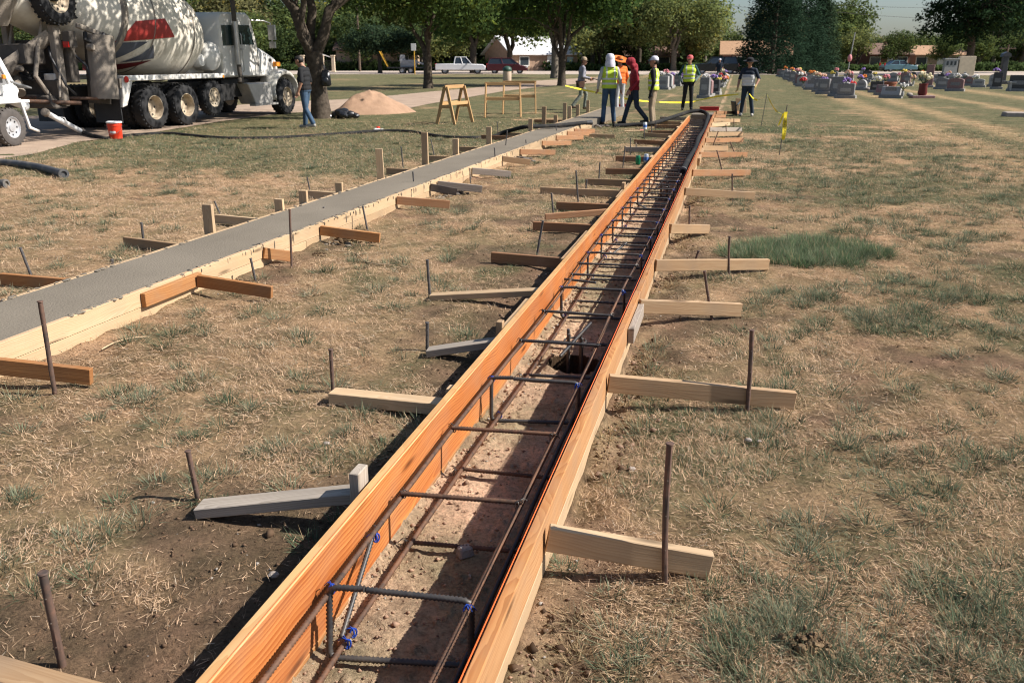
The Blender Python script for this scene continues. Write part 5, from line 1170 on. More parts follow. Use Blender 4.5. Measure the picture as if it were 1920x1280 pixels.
# cab
mb = MB(); poly = [(3.42, 1.16), (3.42, 2.72), (3.55, 2.88), (4.85, 2.92), (5.05, 2.82), (5.32, 2.08), (5.32, 1.16)]; mb.prism(poly, -1.02, 1.02, 'y'); cab = mb.build('cab', 'truck_white', T, bevel=.05, smooth=True)
for sd_ in (-1, 1):
    y = sd_ * 1.024
    for a in ([(3.52, 2.0), (3.52, 2.54), (4.12, 2.56), (4.12, 2.02)], [(4.26, 1.98), (4.26, 2.57), (4.92, 2.58), (5.14, 2.04)]):
        q = MB(); q.prism(a, y - .012, y + .012, 'y'); wn_ = q.build('side_window', 'cab_glass', cab, bevel=.004)
    q = MB(); q.prism([(5.16, 1.45), (5.16, 1.95), (5.28, 1.92), (5.28, 1.45)], y - .010, y + .010, 'y'); q.build('side_window', 'cab_glass', cab)
    q = MB(); q.box((4.72, y, 1.62), (1.02, .03, .86)); d_ = q.build('door', 'truck_white', cab, bevel=.01); q = MB(); q.box((4.36, y + sd_ * .03, 1.92), (.2, .04, .05)); q.build('door_handle', 'chrome', d_)
    q = MB(); q.cyl((3.98, sd_ * 1.16, 1.0), (4.02, sd_ * 1.14, 1.12), .075, n=12); q.tube([(4.1, sd_ * 1.16, 1.0), (4.02, sd_ * 1.15, 1.3), (4.0, sd_ * 1.15, 2.9), (4.0, sd_ * 1.15, 3.15), (3.93, sd_ * 1.15, 3.3)], .065, 12); st = q.build('exhaust_stack', 'grime_and_shade', T, smooth=True)
    q = MB(); q.lathe([(.085, 0), (.085, 1.15)], 16, Matrix.Translation((4.005, sd_ * 1.15, 1.5)), closed=False); q.build('heat_shield', 'chrome', st, smooth=True)
    q = MB(); q.prism([(4.35, .98), (5.72, .98), (5.72, .38), (4.75, .38)], sd_ * .62, sd_ * 1.16, 'y'); sp = q.build('step_tank', 'aluminium', T, bevel=.02); q = MB(); q.box((5.25, sd_ * 1.12, .36), (1.3, .2, .06)); q.build('step', 'aluminium', sp)
    q = MB(); q.tube([(5.0, sd_ * 1.0, 2.72), (5.35, sd_ * 1.25, 2.72), (5.62, sd_ * 1.32, 2.66), (5.65, sd_ * 1.33, 2.05)], .018, 8); q.box((5.65, sd_ * 1.34, 2.4), (.08, .22, .42)); q.box((5.64, sd_ * 1.34, 2.05), (.08, .18, .18)); q.build('mirror', 'chrome', T, smooth=True)
    q = MB(); q.tube([(4.35, sd_ * 1.07, 1.3), (4.35, sd_ * 1.10, 1.35), (4.35, sd_ * 1.10, 2.3), (4.35, sd_ * 1.07, 2.35)], .014, 6); q.build('grab_rail', 'chrome', cab)
q = MB(); q.add([(5.085, -.9, 2.76), (5.085, .9, 2.76), (5.345, .92, 2.10), (5.345, -.92, 2.10)], [(0, 1, 2, 3)]); q.build('windscreen', 'cab_glass', cab)
mb = MB(); vs = []; 
for x, hw_, z0, z1 in ((5.32, .95, 1.16, 2.07), (5.9, .90, 1.16, 1.95), (6.85, .72, .95, 1.72), (6.98, .66, .75, 1.50)):
    vs += [(x, -hw_, z0), (x, -hw_, z1 - .14), (x, -hw_ + .16, z1), (x, hw_ - .16, z1), (x, hw_, z1 - .14), (x, hw_, z0)]
fs = [tuple(range(5, -1, -1)), tuple(18 + k for k in range(6))]
for i in range(3):
    for k in range(6): fs.append((i * 6 + k, i * 6 + (k + 1) % 6, i * 6 + 6 + (k + 1) % 6, i * 6 + 6 + k))
mb.add(vs, fs); hood = mb.build('hood', 'truck_white', T, bevel=.04, smooth=True)
for sd_ in (-1, 1):
    mb = MB(); n_ = 14; vs = []; fs = []
    for i in range(n_ + 1):
        q = rad(-12) + rad(196) * i / n_; rx = .74; x = 6.5 - math.cos(q) * rx; z = .62 + math.sin(q) * .74
        for yy, dd in ((.66, 0), (1.08, .0), (1.22, -.05), (1.22, -.16)): vs.append((x + math.cos(q) * -dd * 0, sd_ * yy, z + dd * max(.3, math.sin(q))))
    for i in range(n_):
        for k in range(3): fs.append((i * 4 + k, i * 4 + k + 1, i * 4 + 5 + k, i * 4 + 4 + k))
    mb.add(vs, fs); o = mb.build('fender', 'truck_white', T, smooth=True); so = o.modifiers.new('thick', 'SOLIDIFY'); so.thickness = .03
    q = MB(); q.box((6.6, sd_ * .86, 1.5), (.22, .16, .14)); q.build('turn_lamp', 'lamp_amber', T, bevel=.02); q = MB(); q.box((6.95, sd_ * .8, 1.05), (.14, .26, .22)); q.build('headlight', 'lamp_glass', T, bevel=.02)
    q = MB(); q.box((6.2, sd_ * .845, 1.62), (.28, .02, .09)); q.build('hood_badge', 'plastic_black', hood)
mb = MB(); mb.box((7.05, 0, .62), (.18, 2.3, .34)); mb.build('bumper', 'chrome', T, bevel=.04); mb = MB(); mb.box((7.0, 0, 1.15), (.06, 1.1, .7)); mb.build('grille', 'chrome', T)
# rear: hopper, chutes, posts, boom axle, bars
mb = MB(); mb.lathe([(.25, 0), (.5, .45), (.62, .7)], 20, Matrix.Translation((-3.15, 0, 2.3))); mb.build('charge_hopper', 'cement_grime', T, smooth=True)
def trough(name, a, b, r, mt, open_dir, th=.02, n=10):
    a = Vector(a); b = Vector(b); x = (b - a).normalized(); y = Vector(open_dir); y = (y - x * y.dot(x)).normalized(); z = x.cross(y); mb = MB(); vs = []; fs = []
    for p in (a, b):
        for rr in (r, r - th):
            for i in range(n + 1): q = PI * i / n; vs.append(p - y * (math.sin(q) * rr) + z * (math.cos(q) * rr))
    m_ = n + 1
    for i in range(n):
        fs.append((i, i + 1, 2 * m_ + i + 1, 2 * m_ + i)); fs.append((m_ + i, 3 * m_ + i, 3 * m_ + i + 1, m_ + i + 1)); fs.append((i, m_ + i, m_ + i + 1, i + 1)); fs.append((2 * m_ + i, 2 * m_ + i + 1, 3 * m_ + i + 1, 3 * m_ + i))
    fs += [(0, 2 * m_, 3 * m_, m_), (n, m_ + n, 3 * m_ + n, 2 * m_ + n)]; mb.add(vs, fs)
    for p in (a, b): mb.box(p, (.03, .03, .03))
    return mb.build(name, mt, T, smooth=True)
trough('stowed_chute', (-1.45, -1.05, .78), (-1.35, -1.05, 2.15), .30, 'cement_grime', (.5, 1, 0)); trough('stowed_chute', (-1.25, -.72, .66), (-1.1, -.72, 2.0), .26, 'grime_and_shade', (.5, 1, 0))
trough('main_chute', (-2.9, .05, 1.62), (-4.1, .55, 1.02), .30, 'grime_and_shade', (0, 0, 1)); trough('fold_over_chute', (-3.4, .4, 1.25), (-2.2, -.35, 2.2), .26, 'cement_grime', (.3, 0, 1))
for yy in (-.62, .62):
    mb = MB(); mb.bar((-2.25, yy, .68), (-2.2, yy, 2.35), .16, .2, (1, 0, 0)); mb.bar((-2.2, yy, 2.3), (-1.7, yy, 2.9), .12, .16); mb.build('rear_post', 'cement_grime', T, bevel=.015)
mb = MB(); mb.tube([(-2.9, -.1, .95), (-2.75, .1, 1.2), (-2.6, .5, 1.25)], .13, 12); mb.build('chute_pivot', 'cement_grime', T, smooth=True); mb = MB(); mb.box((-2.3, 0, .98), (.18, 1.35, .5)); mb.prism([(-.7, .62), (.7, .62), (.52, .9), (-.52, .9)], -2.6, -2.2, 'x'); mb.build('rear_crossmember', 'grime_and_shade', T, bevel=.03)
mb = MB(); mb.box((-2.6, -.05, 1.75), (.55, .7, .42)); mb.tube([(-2.9, -.3, 1.45), (-3.1, .3, 1.5)], .07, 10); mb.build('pump_box', 'grime_and_shade', T, bevel=.03)  # dark tone on the pump box puts the rear's shade into its colour
mb = MB(); mb.box((-2.2, -.45, 1.0), (.35, .3, .7)); mb.tube([(-1.95, -.3, .7), (-1.95, -.3, 1.5)], .06, 8); mb.build('white_canister', 'truck_white', T, bevel=.03)
mb = MB(); mb.tube([(-3.55, .3, .84), (-2.1, -.95, .72)], .045, 10); mb.tube([(-3.4, .6, .9), (-1.7, -1.1, .80)], .035, 10); mb.build('rear_bar', 'rebar_rust', T, smooth=True)
mb = MB(); mb.box((-1.5, 0, 2.62), (1.2, 1.5, .25)); mb.bar((-1.0, .65, 2.2), (-3.1, .65, 3.4), .22, .3); mb.bar((-1.0, -.35, 2.2), (-3.1, -.1, 3.5), .22, .3); mb.cyl((-2.3, -.9, 2.95), (-2.3, 1.1, 2.95), .14, n=12); mb.build('boom_arm', 'chassis_black', T, bevel=.02)
wheel(T, (-2.2, -.72, 2.88), .53, .34, 'rim_cream', -1, 8, offset=.0); wheel(T, (-2.3, 1.1, 2.9), .53, .34, 'rim_cream', -1, 8)
mb = MB(); mb.box((-2.05, -.85, 2.05), (.22, .2, .34)); q = mb.build('lamp_bracket', 'grime_and_shade', T, bevel=.01); mb = MB(); mb.box((-2.17, -.85, 1.95), (.03, .14, .12)); mb.build('tail_lamp', 'lamp_red', q)
mb = MB(); mb.tube([(-1.6, -.9, 2.2), (-1.75, -1.0, 2.05), (-1.5, -1.12, 1.95), (-1.3, -1.15, 2.2)], .05, 8); mb.tube([(-2.1, -.3, 2.1), (-2.4, -.6, 1.7), (-2.3, -.8, 1.1), (-2.05, -.8, .9)], .025, 8); mb.tube([(-1.9, -.6, 1.9), (-1.7, -.9, 1.5), (-1.65, -.95, 1.0)], .03, 8); mb.build('hydraulic_hose', 'plastic_black', T, smooth=True)
rg_ = np.random.default_rng(9)
for k in range(7):
    a = Vector((rg_.uniform(-2.6, -1.7), rg_.uniform(-.9, .5), rg_.uniform(1.3, 2.5))); bq = Vector((rg_.uniform(-2.7, -1.8), rg_.uniform(-.9, .6), rg_.uniform(.7, 1.6))); mq = (a + bq) / 2 + Vector((rg_.uniform(-.4, 0), rg_.uniform(-.3, .3), -.15)); mb = MB(); mb.tube([a, a.lerp(mq, .5) + Vector((0, 0, .03)), mq, bq.lerp(mq, .5), bq], rg_.uniform(.015, .03), 8); mb.build('hydraulic_hose', 'plastic_black' if k % 3 else 'cement_grime', T, smooth=True)
for yy in (-.45, .3): mb = MB(); mb.tube([(-2.35, yy, .75), (-2.75, yy, 1.3), (-2.55, yy, 1.9)], .05, 10); mb.tube([(-2.55, yy, 1.9), (-2.3, yy, 2.5)], .03, 8); mb.build('lift_cylinder', 'cement_grime', T, smooth=True)
mb = MB()
for zz in (.95, 1.25, 1.55, 1.85): mb.tube([(-2.42, .62, zz), (-2.42, 1.0, zz)], .014, 6)
mb.tube([(-2.42, .62, .8), (-2.42, .62, 2.1)], .018, 6); mb.tube([(-2.42, 1.0, .8), (-2.42, 1.0, 2.1)], .018, 6); mb.build('ladder', 'grime_and_shade', T)
mb = MB(); mb.bar((-1.95, -1.0, 2.35), (-1.1, -1.15, 2.1), .08, .1); mb.cyl((-1.2, -1.2, 2.0), (-1.2, -1.0, 2.0), .09, n=12); mb.cyl((-1.7, -1.15, 1.9), (-1.7, -1.0, 1.9), .07, n=12); mb.build('chute_lock', 'cement_grime', T, bevel=.01)

# ================================================================== CONCRETE PUMP TRAILER (left edge)
wb = at(33, 275); PT = thing('pump_trailer', 'white concrete pump trailer with a grey tyre at the left picture edge', 'pump trailer', wb + lf * 0.0, math.atan2(fw.y, fw.x) + rad(6))
mat('pump_white', (.74, .74, .72), .35, .05, 3, dirt=(.5, .47, .42), dirt_amt=.2); mat('pump_grey', (.19, .19, .19), .6, .12, 4); mat('tyre_dusty', (.085, .075, .068), .9, .25, 10, .3); mat('rim_silver', (.55, .55, .56), .35, .1, 8, metal=.4)
def pump_wheel(c):
    w = wheel(PT, c, .37, .24, 'rim_silver', -1, 8, n=26, offset=.01); w.data.materials[0] = MATS['tyre_dusty']; return w
pump_wheel((0, .12, .37)); pump_wheel((-.82, .12, .37))
mb = MB(); mb.box((-.9, .55, .84), (3.2, .9, .06)); mb.bar((.42, .1, .86), (.62, .14, .30), .05, .06); mb.bar((.42, .1, .86), (-1.6, .1, .86), .06, .08); mb.bar((.62, .14, .32), (.95, .2, .22), .05, .05); mb.build('fender_frame', 'pump_white', PT, bevel=.01)
mb = MB(); mb.prism([(-2.0, .9), (.35, .9), (.32, 1.25), (.02, 1.75), (-2.0, 1.78)], .2, 1.3, 'y'); mb.build('engine_cover', 'pump_grey', PT, bevel=.03)
mb = MB(); mb.prism([(-.02, 1.80), (.10, 1.80), (.52, 1.05), (.40, .88), (.05, .88), (.30, 1.15)], .16, .21, 'y'); mb.prism([(-.0, .9), (.45, .9), (.36, 1.2), (.1, 1.15)], .14, .2, 'y'); mb.build('side_panel', 'pump_white', PT, bevel=.008)
mb = MB(); mb.add([(.30, .15, 1.22), (.75, .05, 1.08), (.8, 1.2, 1.1), (.30, 1.3, 1.26)], [(0, 1, 2, 3)]); o = mb.build('hopper_lip', 'pump_grey', PT); so = o.modifiers.new('t', 'SOLIDIFY'); so.thickness = .03
q = MB(); q.box((.12, .13, 1.32), (.08, .05, .08)); q.build('marker_lamp', 'lamp_amber', PT, bevel=.01)
mb = MB(); mb.lathe([(.12, 0), (.16, .06), (.16, .24), (.1, .3), (.06, .36)], 16, Matrix.Translation((-.3, .12, .95))); mb.tube([(-.2, .12, .95), (-.05, .08, .92), (.05, .1, 1.05)], .03, 8); mb.build('filter_housing', 'pump_white', PT, smooth=True)
mb = MB(); mb.tube([(.4, .3, .86), (.62, .35, .80), (.85, .38, .74)], .075, 14); mb.lathe([(.075, 0), (.1, .01), (.1, .05), (.075, .06)], 16, Matrix.Translation((.85, .38, .74)) @ Vector((0, 0, 1)).rotation_difference(Vector((.9, .1, -.4)).normalized()).to_matrix().to_4x4()); mb.build('outlet_elbow', 'pump_white', PT, smooth=True)
# steel delivery pipe lying from the pump to the hose
pe = at(153, 247, .08); ps = top_at(85, 211, at(85, 262)); 
dp = thing('delivery_pipe', 'white steel delivery pipe sloping from the pump down to the hose', 'pipe', (pe.x, pe.y, 0)); mb = MB(); mb.cyl(ps - dp.location, pe - dp.location, .057, n=16); mb.build('tube', 'pump_white', dp, smooth=True)
for q_ in (ps, pe):
    mb = MB(); dv = (pe - ps).normalized(); mb.lathe([(.06, -.05), (.085, -.04), (.085, .04), (.06, .05)], 16, Matrix.Translation(q_ - dp.location) @ Vector((0, 0, 1)).rotation_difference(dv).to_matrix().to_4x4()); mb.build('coupling', 'cement_grime', dp, smooth=True)
mm = (ps + pe) / 2 - dp.location; mb = MB(); mb.tube([mm + Vector((-.08, -.05, .04)), mm + Vector((-.05, -.06, .12)), mm + Vector((.06, -.06, .10)), mm + Vector((.09, -.05, .0))], .012, 8); mb.build('handle', 'pump_white', dp, smooth=True)

# ================================================================== HOSES
mat('rubber', (.022, .022, .022), .85, .3, 5, .15, dirt=(.06, .052, .042), dirt_amt=.25, spec=.15); mat('rubber_worn', (.075, .077, .08), .65, .3, 4, .15, dirt=(.22, .19, .15), dirt_amt=.3)
def smooth_path(P, k=6):
    P = [Vector(p) for p in P]; out = []
    for i in range(len(P) - 1):
        p0, p1, p2, p3 = P[max(i - 1, 0)], P[i], P[i + 1], P[min(i + 2, len(P) - 1)]
        for j in range(k):
            t = j / k; out.append(.5 * ((2 * p1) + (p2 - p0) * t + (2 * p0 - 5 * p1 + 4 * p2 - p3) * t * t + (3 * p1 - p0 - 3 * p2 + p3) * t ** 3))
    return out + [P[-1]]
def hose(label, P, r, mt='rubber', hollow=False, ends=()):
    base = Vector((P[0][0], P[0][1], 0)); t = thing('concrete_hose', label, 'hose', base); mb = MB(); mb.tube([p - base for p in smooth_path(P)], r, 12, cap=not hollow); mb.build('rubber_tube', mt, t, smooth=True)
    for e in ends:
        P2 = smooth_path(P); a, bq = (P2[-2], P2[-1]) if e else (P2[1], P2[0]); dv = (bq - a).normalized(); M = Matrix.Translation(bq - base) @ Vector((0, 0, 1)).rotation_difference(dv).to_matrix().to_4x4()
        c_ = MB(); c_.lathe([(r * 1.0, -.14), (r * 1.16, -.13), (r * 1.16, -.03), (r * 1.32, -.02), (r * 1.32, .02), (r * .74, .022), (r * .70, -.12)], 18, M, closed=False); c_.build('end_collar', 'rubber_worn', t, smooth=True)
        c_ = MB(); c_.lathe([(r * .72, -.10), (.001, -.11)], 18, M, closed=False); c_.build('bore', 'chassis_black', t)
    return t
H1_ = [at(153, 247, .07), at(172, 254, .05), at(200, 257, .045), at(240, 252, .045), at(310, 248, .045), at(370, 253, .045), at(430, 257, .045), at(520, 256, .045), at(620, 250, .045), at(700, 244, .045), at(760, 244, .045), at(800, 250, .045), at(840, 255, .045), at(890, 256, .045), at(925, 253, .05), at(942, 249, .09), at(960, 244, .16), at(985, 238, .26), at(1010, 237, .26), at(1050, 235, .25), at(1090, 231, .25), at(1108, 230, .25)]
H1 = [Vector((p.x, p.y, p.z if (i < 2 or i > 14) else .012)) for i, p in enumerate(H1_)]
hose('black concrete hose snaking from the pump across the grass to the poured strip', H1, .043, ends=(1,))
H2 = [at(1150, 236, .04), at(1185, 234, .05), at(1225, 231, .08)] + [uvw(24.2, -1.35, .24), uvw(24.5, -1.1, .30), uvw(24.6, -.85, .30), uvw(24.2, -.66, .22)] + [uvw(u, RI - .085 + .02 * math.sin(u * 1.3), .13) for u in (23, 21.5, 20, 18, 16, 14, 12.5)]
hose('black hose crossing the far end of the trench and lying down its right side', H2, .05, ends=(1,))
H3 = [at(-160, 292, .05), at(-60, 298, .05), at(0, 304, .05), at(40, 308, .05), at(80, 315, .05), at(119, 326, .055)]
hose('grey-black open-ended hose lying on the dry grass at the left edge', H3, .056, 'rubber_worn', ends=(1,)); hose('second hose with only its open end showing at the left edge', [at(-120, 340, .05), at(-50, 343, .05), at(10, 345, .05)], .05, 'rubber_worn', ends=(1,))

# ================================================================== SITE PROPS
mat('bucket_red', (.72, .05, .02), .35, .06, 4); mat('lid_white', (.78, .78, .76), .4, .05, 4)
bk = at(218, 260); t = thing('bucket', 'red plastic bucket with a white lid beside the pump hose', 'bucket', bk); mb = MB(); mb.lathe([(.128, 0), (.132, .01), (.148, .27), (.156, .27), (.156, .295), (.150, .30), (.152, .335)], 26); mb.build('pail', 'bucket_red', t, smooth=True)
mb = MB(); mb.lathe([(.158, .33), (.166, .335), (.166, .36), (.15, .368), (.14, .36), (.001, .36)], 26, closed=False); mb.build('lid', 'lid_white', t, smooth=True)
mb = MB()     # white brand strip printed round the front
for k, ch in enumerate([(-.30, .9), (-.18, .9), (-.05, 1), (.08, .8), (.2, 1), (.32, .9)]):
    q = -PI / 2 + ch[0] * 1.25; rr = .1435; h = .05 * ch[1]; w_ = .085
    vs = []; 
    for dq in (-w_ / 2 * 1.6, w_ / 2 * 1.6):
        for dz in (-h / 2, h / 2): z = .145 + dz; R2 = .132 + (.148 - .132) * (z - .01) / .26 + .002; vs.append((math.cos(q + dq) * R2, math.sin(q + dq) * R2, z))
    mb.add(vs, [(0, 2, 3, 1)])
mb.build('brand_lettering', 'lid_white', t)
mb = MB(); mb.tube([(-.16, 0, .28), (-.17, -.06, .2), (-.1, -.15, .13), (0, -.18, .1), (.1, -.15, .13), (.17, -.06, .2), (.16, 0, .28)], .004, 6); mb.build('bail', 'chrome', t)
# sand pile
mat('sand', (.35, .225, .148), .95, .14, 5, .7, bscale=40, spec=.1)
sc0 = at(692, 212); nr, na = 26, 72; V = [(0, 0, .72)]
for i in range(1, nr + 1):
    for k in range(na):
        q = 2 * PI * k / na; rr = i / nr; x = math.cos(q) * rr * 1.32 + (.25 if False else 0); y = math.sin(q) * rr * 1.2
        h = .80 * (1 - min(1, (rr * rr + .012) ** .5)) ** .98 + .11 * math.exp(-((x + .55) / .3) ** 2 - ((y + .5) / .4) ** 2) + .09 * math.exp(-((x - .6) / .3) ** 2 - ((y + .4) / .35) ** 2) * (1 - rr)
        h *= 1 + .34 * (fbm(np.array(x * 3.0), np.array(y * 3.0), 4, 3) - .5); h += .03 * (float(fbm(np.array(x * 14.0), np.array(y * 14.0), 9, 2)) - .5) * (1 - rr)
        rx = 1 + .1 * math.sin(3 * q + 1) + .06 * math.sin(5 * q); V.append((x * rx, y * rx, float(h) - .02 * (i == nr)))
F_ = [(0, 1 + k, 1 + (k + 1) % na) for k in range(na)]
for i in range(nr - 1):
    for k in range(na): F_.append((1 + i * na + k, 1 + (i + 1) * na + k, 1 + (i + 1) * na + (k + 1) % na, 1 + i * na + (k + 1) % na))
mb = MB(); mb.add(V, F_); o = mb.build('sand_pile', 'sand', smooth=True, sharp=80, loc=sc0 + Vector((0, .3, 0))); tag(o, 'cone-shaped pile of tan sand beside the forked tree', 'sand pile')
# sawhorses
def sawhorse(label, c, rz, L=1.04, Hh=.98, rail=.62):
    t = thing('sawhorse', label, 'sawhorse', c, rz, 'wooden sawhorses on the grass')
    plank('top_rail', (-L / 2 - .03, 0, Hh - .07), (L / 2 + .03, 0, Hh - .07), .04, .09, 'sawhorse_wood', None, warp=.001).parent = t
    for sx in (-1, 1):
        for sy in (-1, 1):
            o = plank('leg', (sx * (L / 2 + .02), sy * .27, 0), (sx * L / 2 * .98, sy * .03, Hh - .02), .038, .085, 'sawhorse_wood', None, base=False, warp=.001, rollz=0); o.parent = t
        o = plank('cross_tie', (sx * L / 2, -.19, Hh * .42), (sx * L / 2, .19, Hh * .42), .03, .085, 'sawhorse_wood', None, warp=.001); o.parent = t
    for sy in (-1, 1): o = plank('side_rail', (-L / 2, sy * .135, Hh * .5), (L / 2, sy * .135, Hh * .5), .035, .085, 'sawhorse_wood', None, warp=.001); o.parent = t
    return t
sawhorse('wooden sawhorse seen end-on at the left of the three', at(852, 233) + Vector((0, .3, 0)), rad(64), .95); sawhorse('wooden sawhorse in front of another one, seen side-on', at(943, 221) + Vector((0, .25, 0)), rad(-2), 1.02); sawhorse('wooden sawhorse at the right, partly behind another one', at(974, 214) + Vector((0, .25, 0)), rad(-2), 1.0)
# black bags heap
mat('bag_black', (.012, .013, .016), .35, .3, 8, .5, bscale=14, spec=.6); bg0 = at(643, 222); mb = MB(); rng = np.random.default_rng(4)
for dx, dy, s_ in ((0, 0, .19), (-.2, .05, .13), (.18, -.02, .14), (-.42, -.05, .10), (.38, 0, .10), (.05, -.15, .12)):
    n0 = len(mb.v); mb.ball((dx, dy, s_ * .75), (s_ * 1.25, s_, s_ * .8), 14, 9)
    for i in range(n0, len(mb.v)): x, y, z = mb.v[i]; q = 1 + .22 * (float(fbm(np.array(x * 12), np.array(z * 12 + y * 9), 3, 3)) - .5) * 2; mb.v[i] = (dx + (x - dx) * q, dy + (y - dy) * q, max(.0, z * q))
o = mb.build('bag_heap', 'bag_black', smooth=True, sharp=30, loc=bg0); tag(o, 'crumpled black bags and jackets heaped below the sand pile', 'bag')
# litter by the hose
mat('paper_white', (.7, .68, .64), .8, .1, 8); t = thing('food_wrapper', 'crumpled white and red wrapper on the grass beside the hose', 'litter', at(709, 245)); mb = MB(); mb.box((-.03, 0, .03), (.17, .12, .05), Matrix.Rotation(.3, 3, 'Z'), (.7, .8)); mb.box((.08, .03, .02), (.1, .08, .04), Matrix.Rotation(-.5, 3, 'Z'), (.8, .6)); mb.build('paper', 'paper_white', t, bevel=.008); mb = MB(); mb.ball((0, .02, .07), (.05, .04, .03), 8, 6); mb.build('red_cup', 'bucket_red', t)
# cans
def can(label, p, body, band, on=None):
    t = thing('drink_can', label, 'can', p); mb = MB(); mb.lathe([(.025, 0), (.032, .008), (.033, .018), (.033, .10), (.027, .116), (.026, .12)], 18); mb.build('shell', body, t, smooth=True); mb = MB(); mb.lathe([(.0335, .035), (.0335, .082)], 18, closed=False); mb.build('printed_band', band, t, smooth=True)
    mb = MB(); mb.lathe([(.026, .1195), (.022, .116), (.001, .116)], 18, closed=False); mb.build('lid', 'chrome', t, smooth=True)
    for ch in t.children: pass
    t.scale = (1.25, 1.25, 1.25); return t
mat('can_green_m', (.02, .22, .10), .3, .1, 8, metal=.5); mat('can_blue', (.1, .2, .5), .4, .2, 8); mat('can_silver', (.6, .62, .65), .35, .1, 8, metal=.5)
can('green drink can standing on the grass left of the trench', at(1196, 309), 'can_green_m', 'can_green_m'); can('silver drink can leaning by the left trench form', at(1211, 306), 'can_silver', 'can_blue'); sb_ = at(1208, 263); can('white and blue drink can upside down on top of a stake', Vector((sb_.x, sb_.y, top_at(1208, 243, sb_).z)), 'lid_white', 'can_blue')
# loose timber and small things
def loose(label, a, b, mt, w=.089, h=.038, z=.0): return tag(plank('loose_board', at(*a, z), at(*b, z), w, h, mt), label, 'board', 'loose boards on the grass')
loose('loose tan board lying on the grass between the strip and the trench', (1105, 259), (1153, 260), 'tan_wood', .04, .089); loose('pale lath with a pink painted tip on the grass', (1170, 247), (1207, 246), 'pine', .09, .02); loose('thin pale lath lying behind the loose tan board', (1095, 252), (1127, 254), 'pine', .03, .02); loose('whitish offcut beside the loose tan board', (1098, 258), (1112, 260), 'pine', .05, .02)
mat('pink_paint', (.85, .25, .22), .6, .1, 6); mb = MB(); p = at(1203, 246); mb.box((0, 0, .022), (.09, .1, .024)); tag(mb.build('painted_tip', 'pink_paint', loc=p, bevel=.003), 'fluorescent pink painted block at the end of a pale lath', 'marker')
# red screed / channel near the far end
mat('red_paint', (.50, .03, .02), .45, .12, 4); p0 = at(1312, 204, .18); p1 = at(1348, 204, .18); t = thing('red_straightedge', 'red straightedge lying across the far end of the right form', 'straightedge', (p0 + p1) / 2); d = (p1 - p0) / 2
mb = MB(); mb.bar(-d, d, .05, .10); mb.build('web', 'red_paint', t, bevel=.004); mb = MB(); mb.bar(-d + Vector((0, 0, .055)), d + Vector((0, 0, .055)), .09, .012); mb.bar(-d - Vector((0, 0, .055)), d - Vector((0, 0, .055)), .09, .012); mb.build('flange', 'red_paint', t)
p0 = at(1158, 199, .15); p1 = at(1175, 199, .15); t = thing('red_straightedge', 'short red straightedge seen behind the hooded worker', 'straightedge', (p0 + p1) / 2); d = (p1 - p0) / 2; mb = MB(); mb.bar(-d, d, .05, .10); mb.build('web', 'red_paint', t, bevel=.004); mb = MB(); mb.bar(-d + Vector((0, 0, .055)), d + Vector((0, 0, .055)), .09, .012); mb.build('flange', 'red_paint', t)
# concrete spacer block under the rebar, clods and sods
def lump(name, label, cat, p, s, mt, seed, sq=.7, amp=.5):
    if mt in ('sod', 'wet_soil'):
        rg_ = np.random.default_rng(seed); mb = MB()
        for i in range(70):
            q = rg_.normal(size=3) * .42; rr = rg_.uniform(.10, .30) * (1 - .4 * min(1, abs(q[2]))); n0 = len(mb.v); mb.ball((0, 0, 0), 1, 7, 5); sc_ = rg_.uniform(.7, 1.3, 3) * rr
            for j in range(n0, len(mb.v)): x, y, z = mb.v[j]; w_ = 1 + rg_.uniform(-.25, .25); mb.v[j] = ((x * w_ * sc_[0] + q[0]) * s[0], (y * w_ * sc_[1] + q[1]) * s[1], max(-.02, (z * w_ * sc_[2] * .9 + abs(q[2]) * .9) * s[2]))
        return tag(mb.build(name, mt, loc=p), label, cat)
    mb = MB(); mb.ball((0, 0, 0), 1, 22, 15); out = []
    for x, y, z in mb.v:
        q = 1 + amp * (float(fbm(np.array(x * 1.7 + seed), np.array(y * 1.7 + z * 1.9), seed, 4)) - .5) * 2; out.append((x * q * s[0], y * q * s[1], max(-.3 * s[2], z * q * s[2] * sq + s[2] * .35)))
    mb.v = out; return tag(mb.build(name, mt, smooth=True, sharp=25, loc=p), label, cat)
mat('block_grey', (.27, .25, .23), .9, .2, 12, .6); mat('sod', (.13, .085, .05), .95, .5, 9, 1.0, bscale=45, dirt=(.30, .21, .12), dirt_amt=.5, spec=.1); mat('wet_soil', (.10, .075, .058), .9, .4, 9, 1.0, bscale=40, dirt=(.22, .20, .17), dirt_amt=.4)
mb = MB(); mb.box((0, 0, .018), (.062, .05, .04), Matrix.Rotation(.5, 3, 'Z'), (.8, .8)); tag(mb.build('spacer_block', 'block_grey', bevel=.006, loc=at(872, 1042, ZF) + Vector((0, 0, .004))), 'small grey concrete block propping the lower rebar', 'block')
lump('soil_clod', 'brown soil clod in the grass near the lower right corner', 'clod', at(1515, 1212), (.06, .05, .05), 'sod', 3, .6, .8)
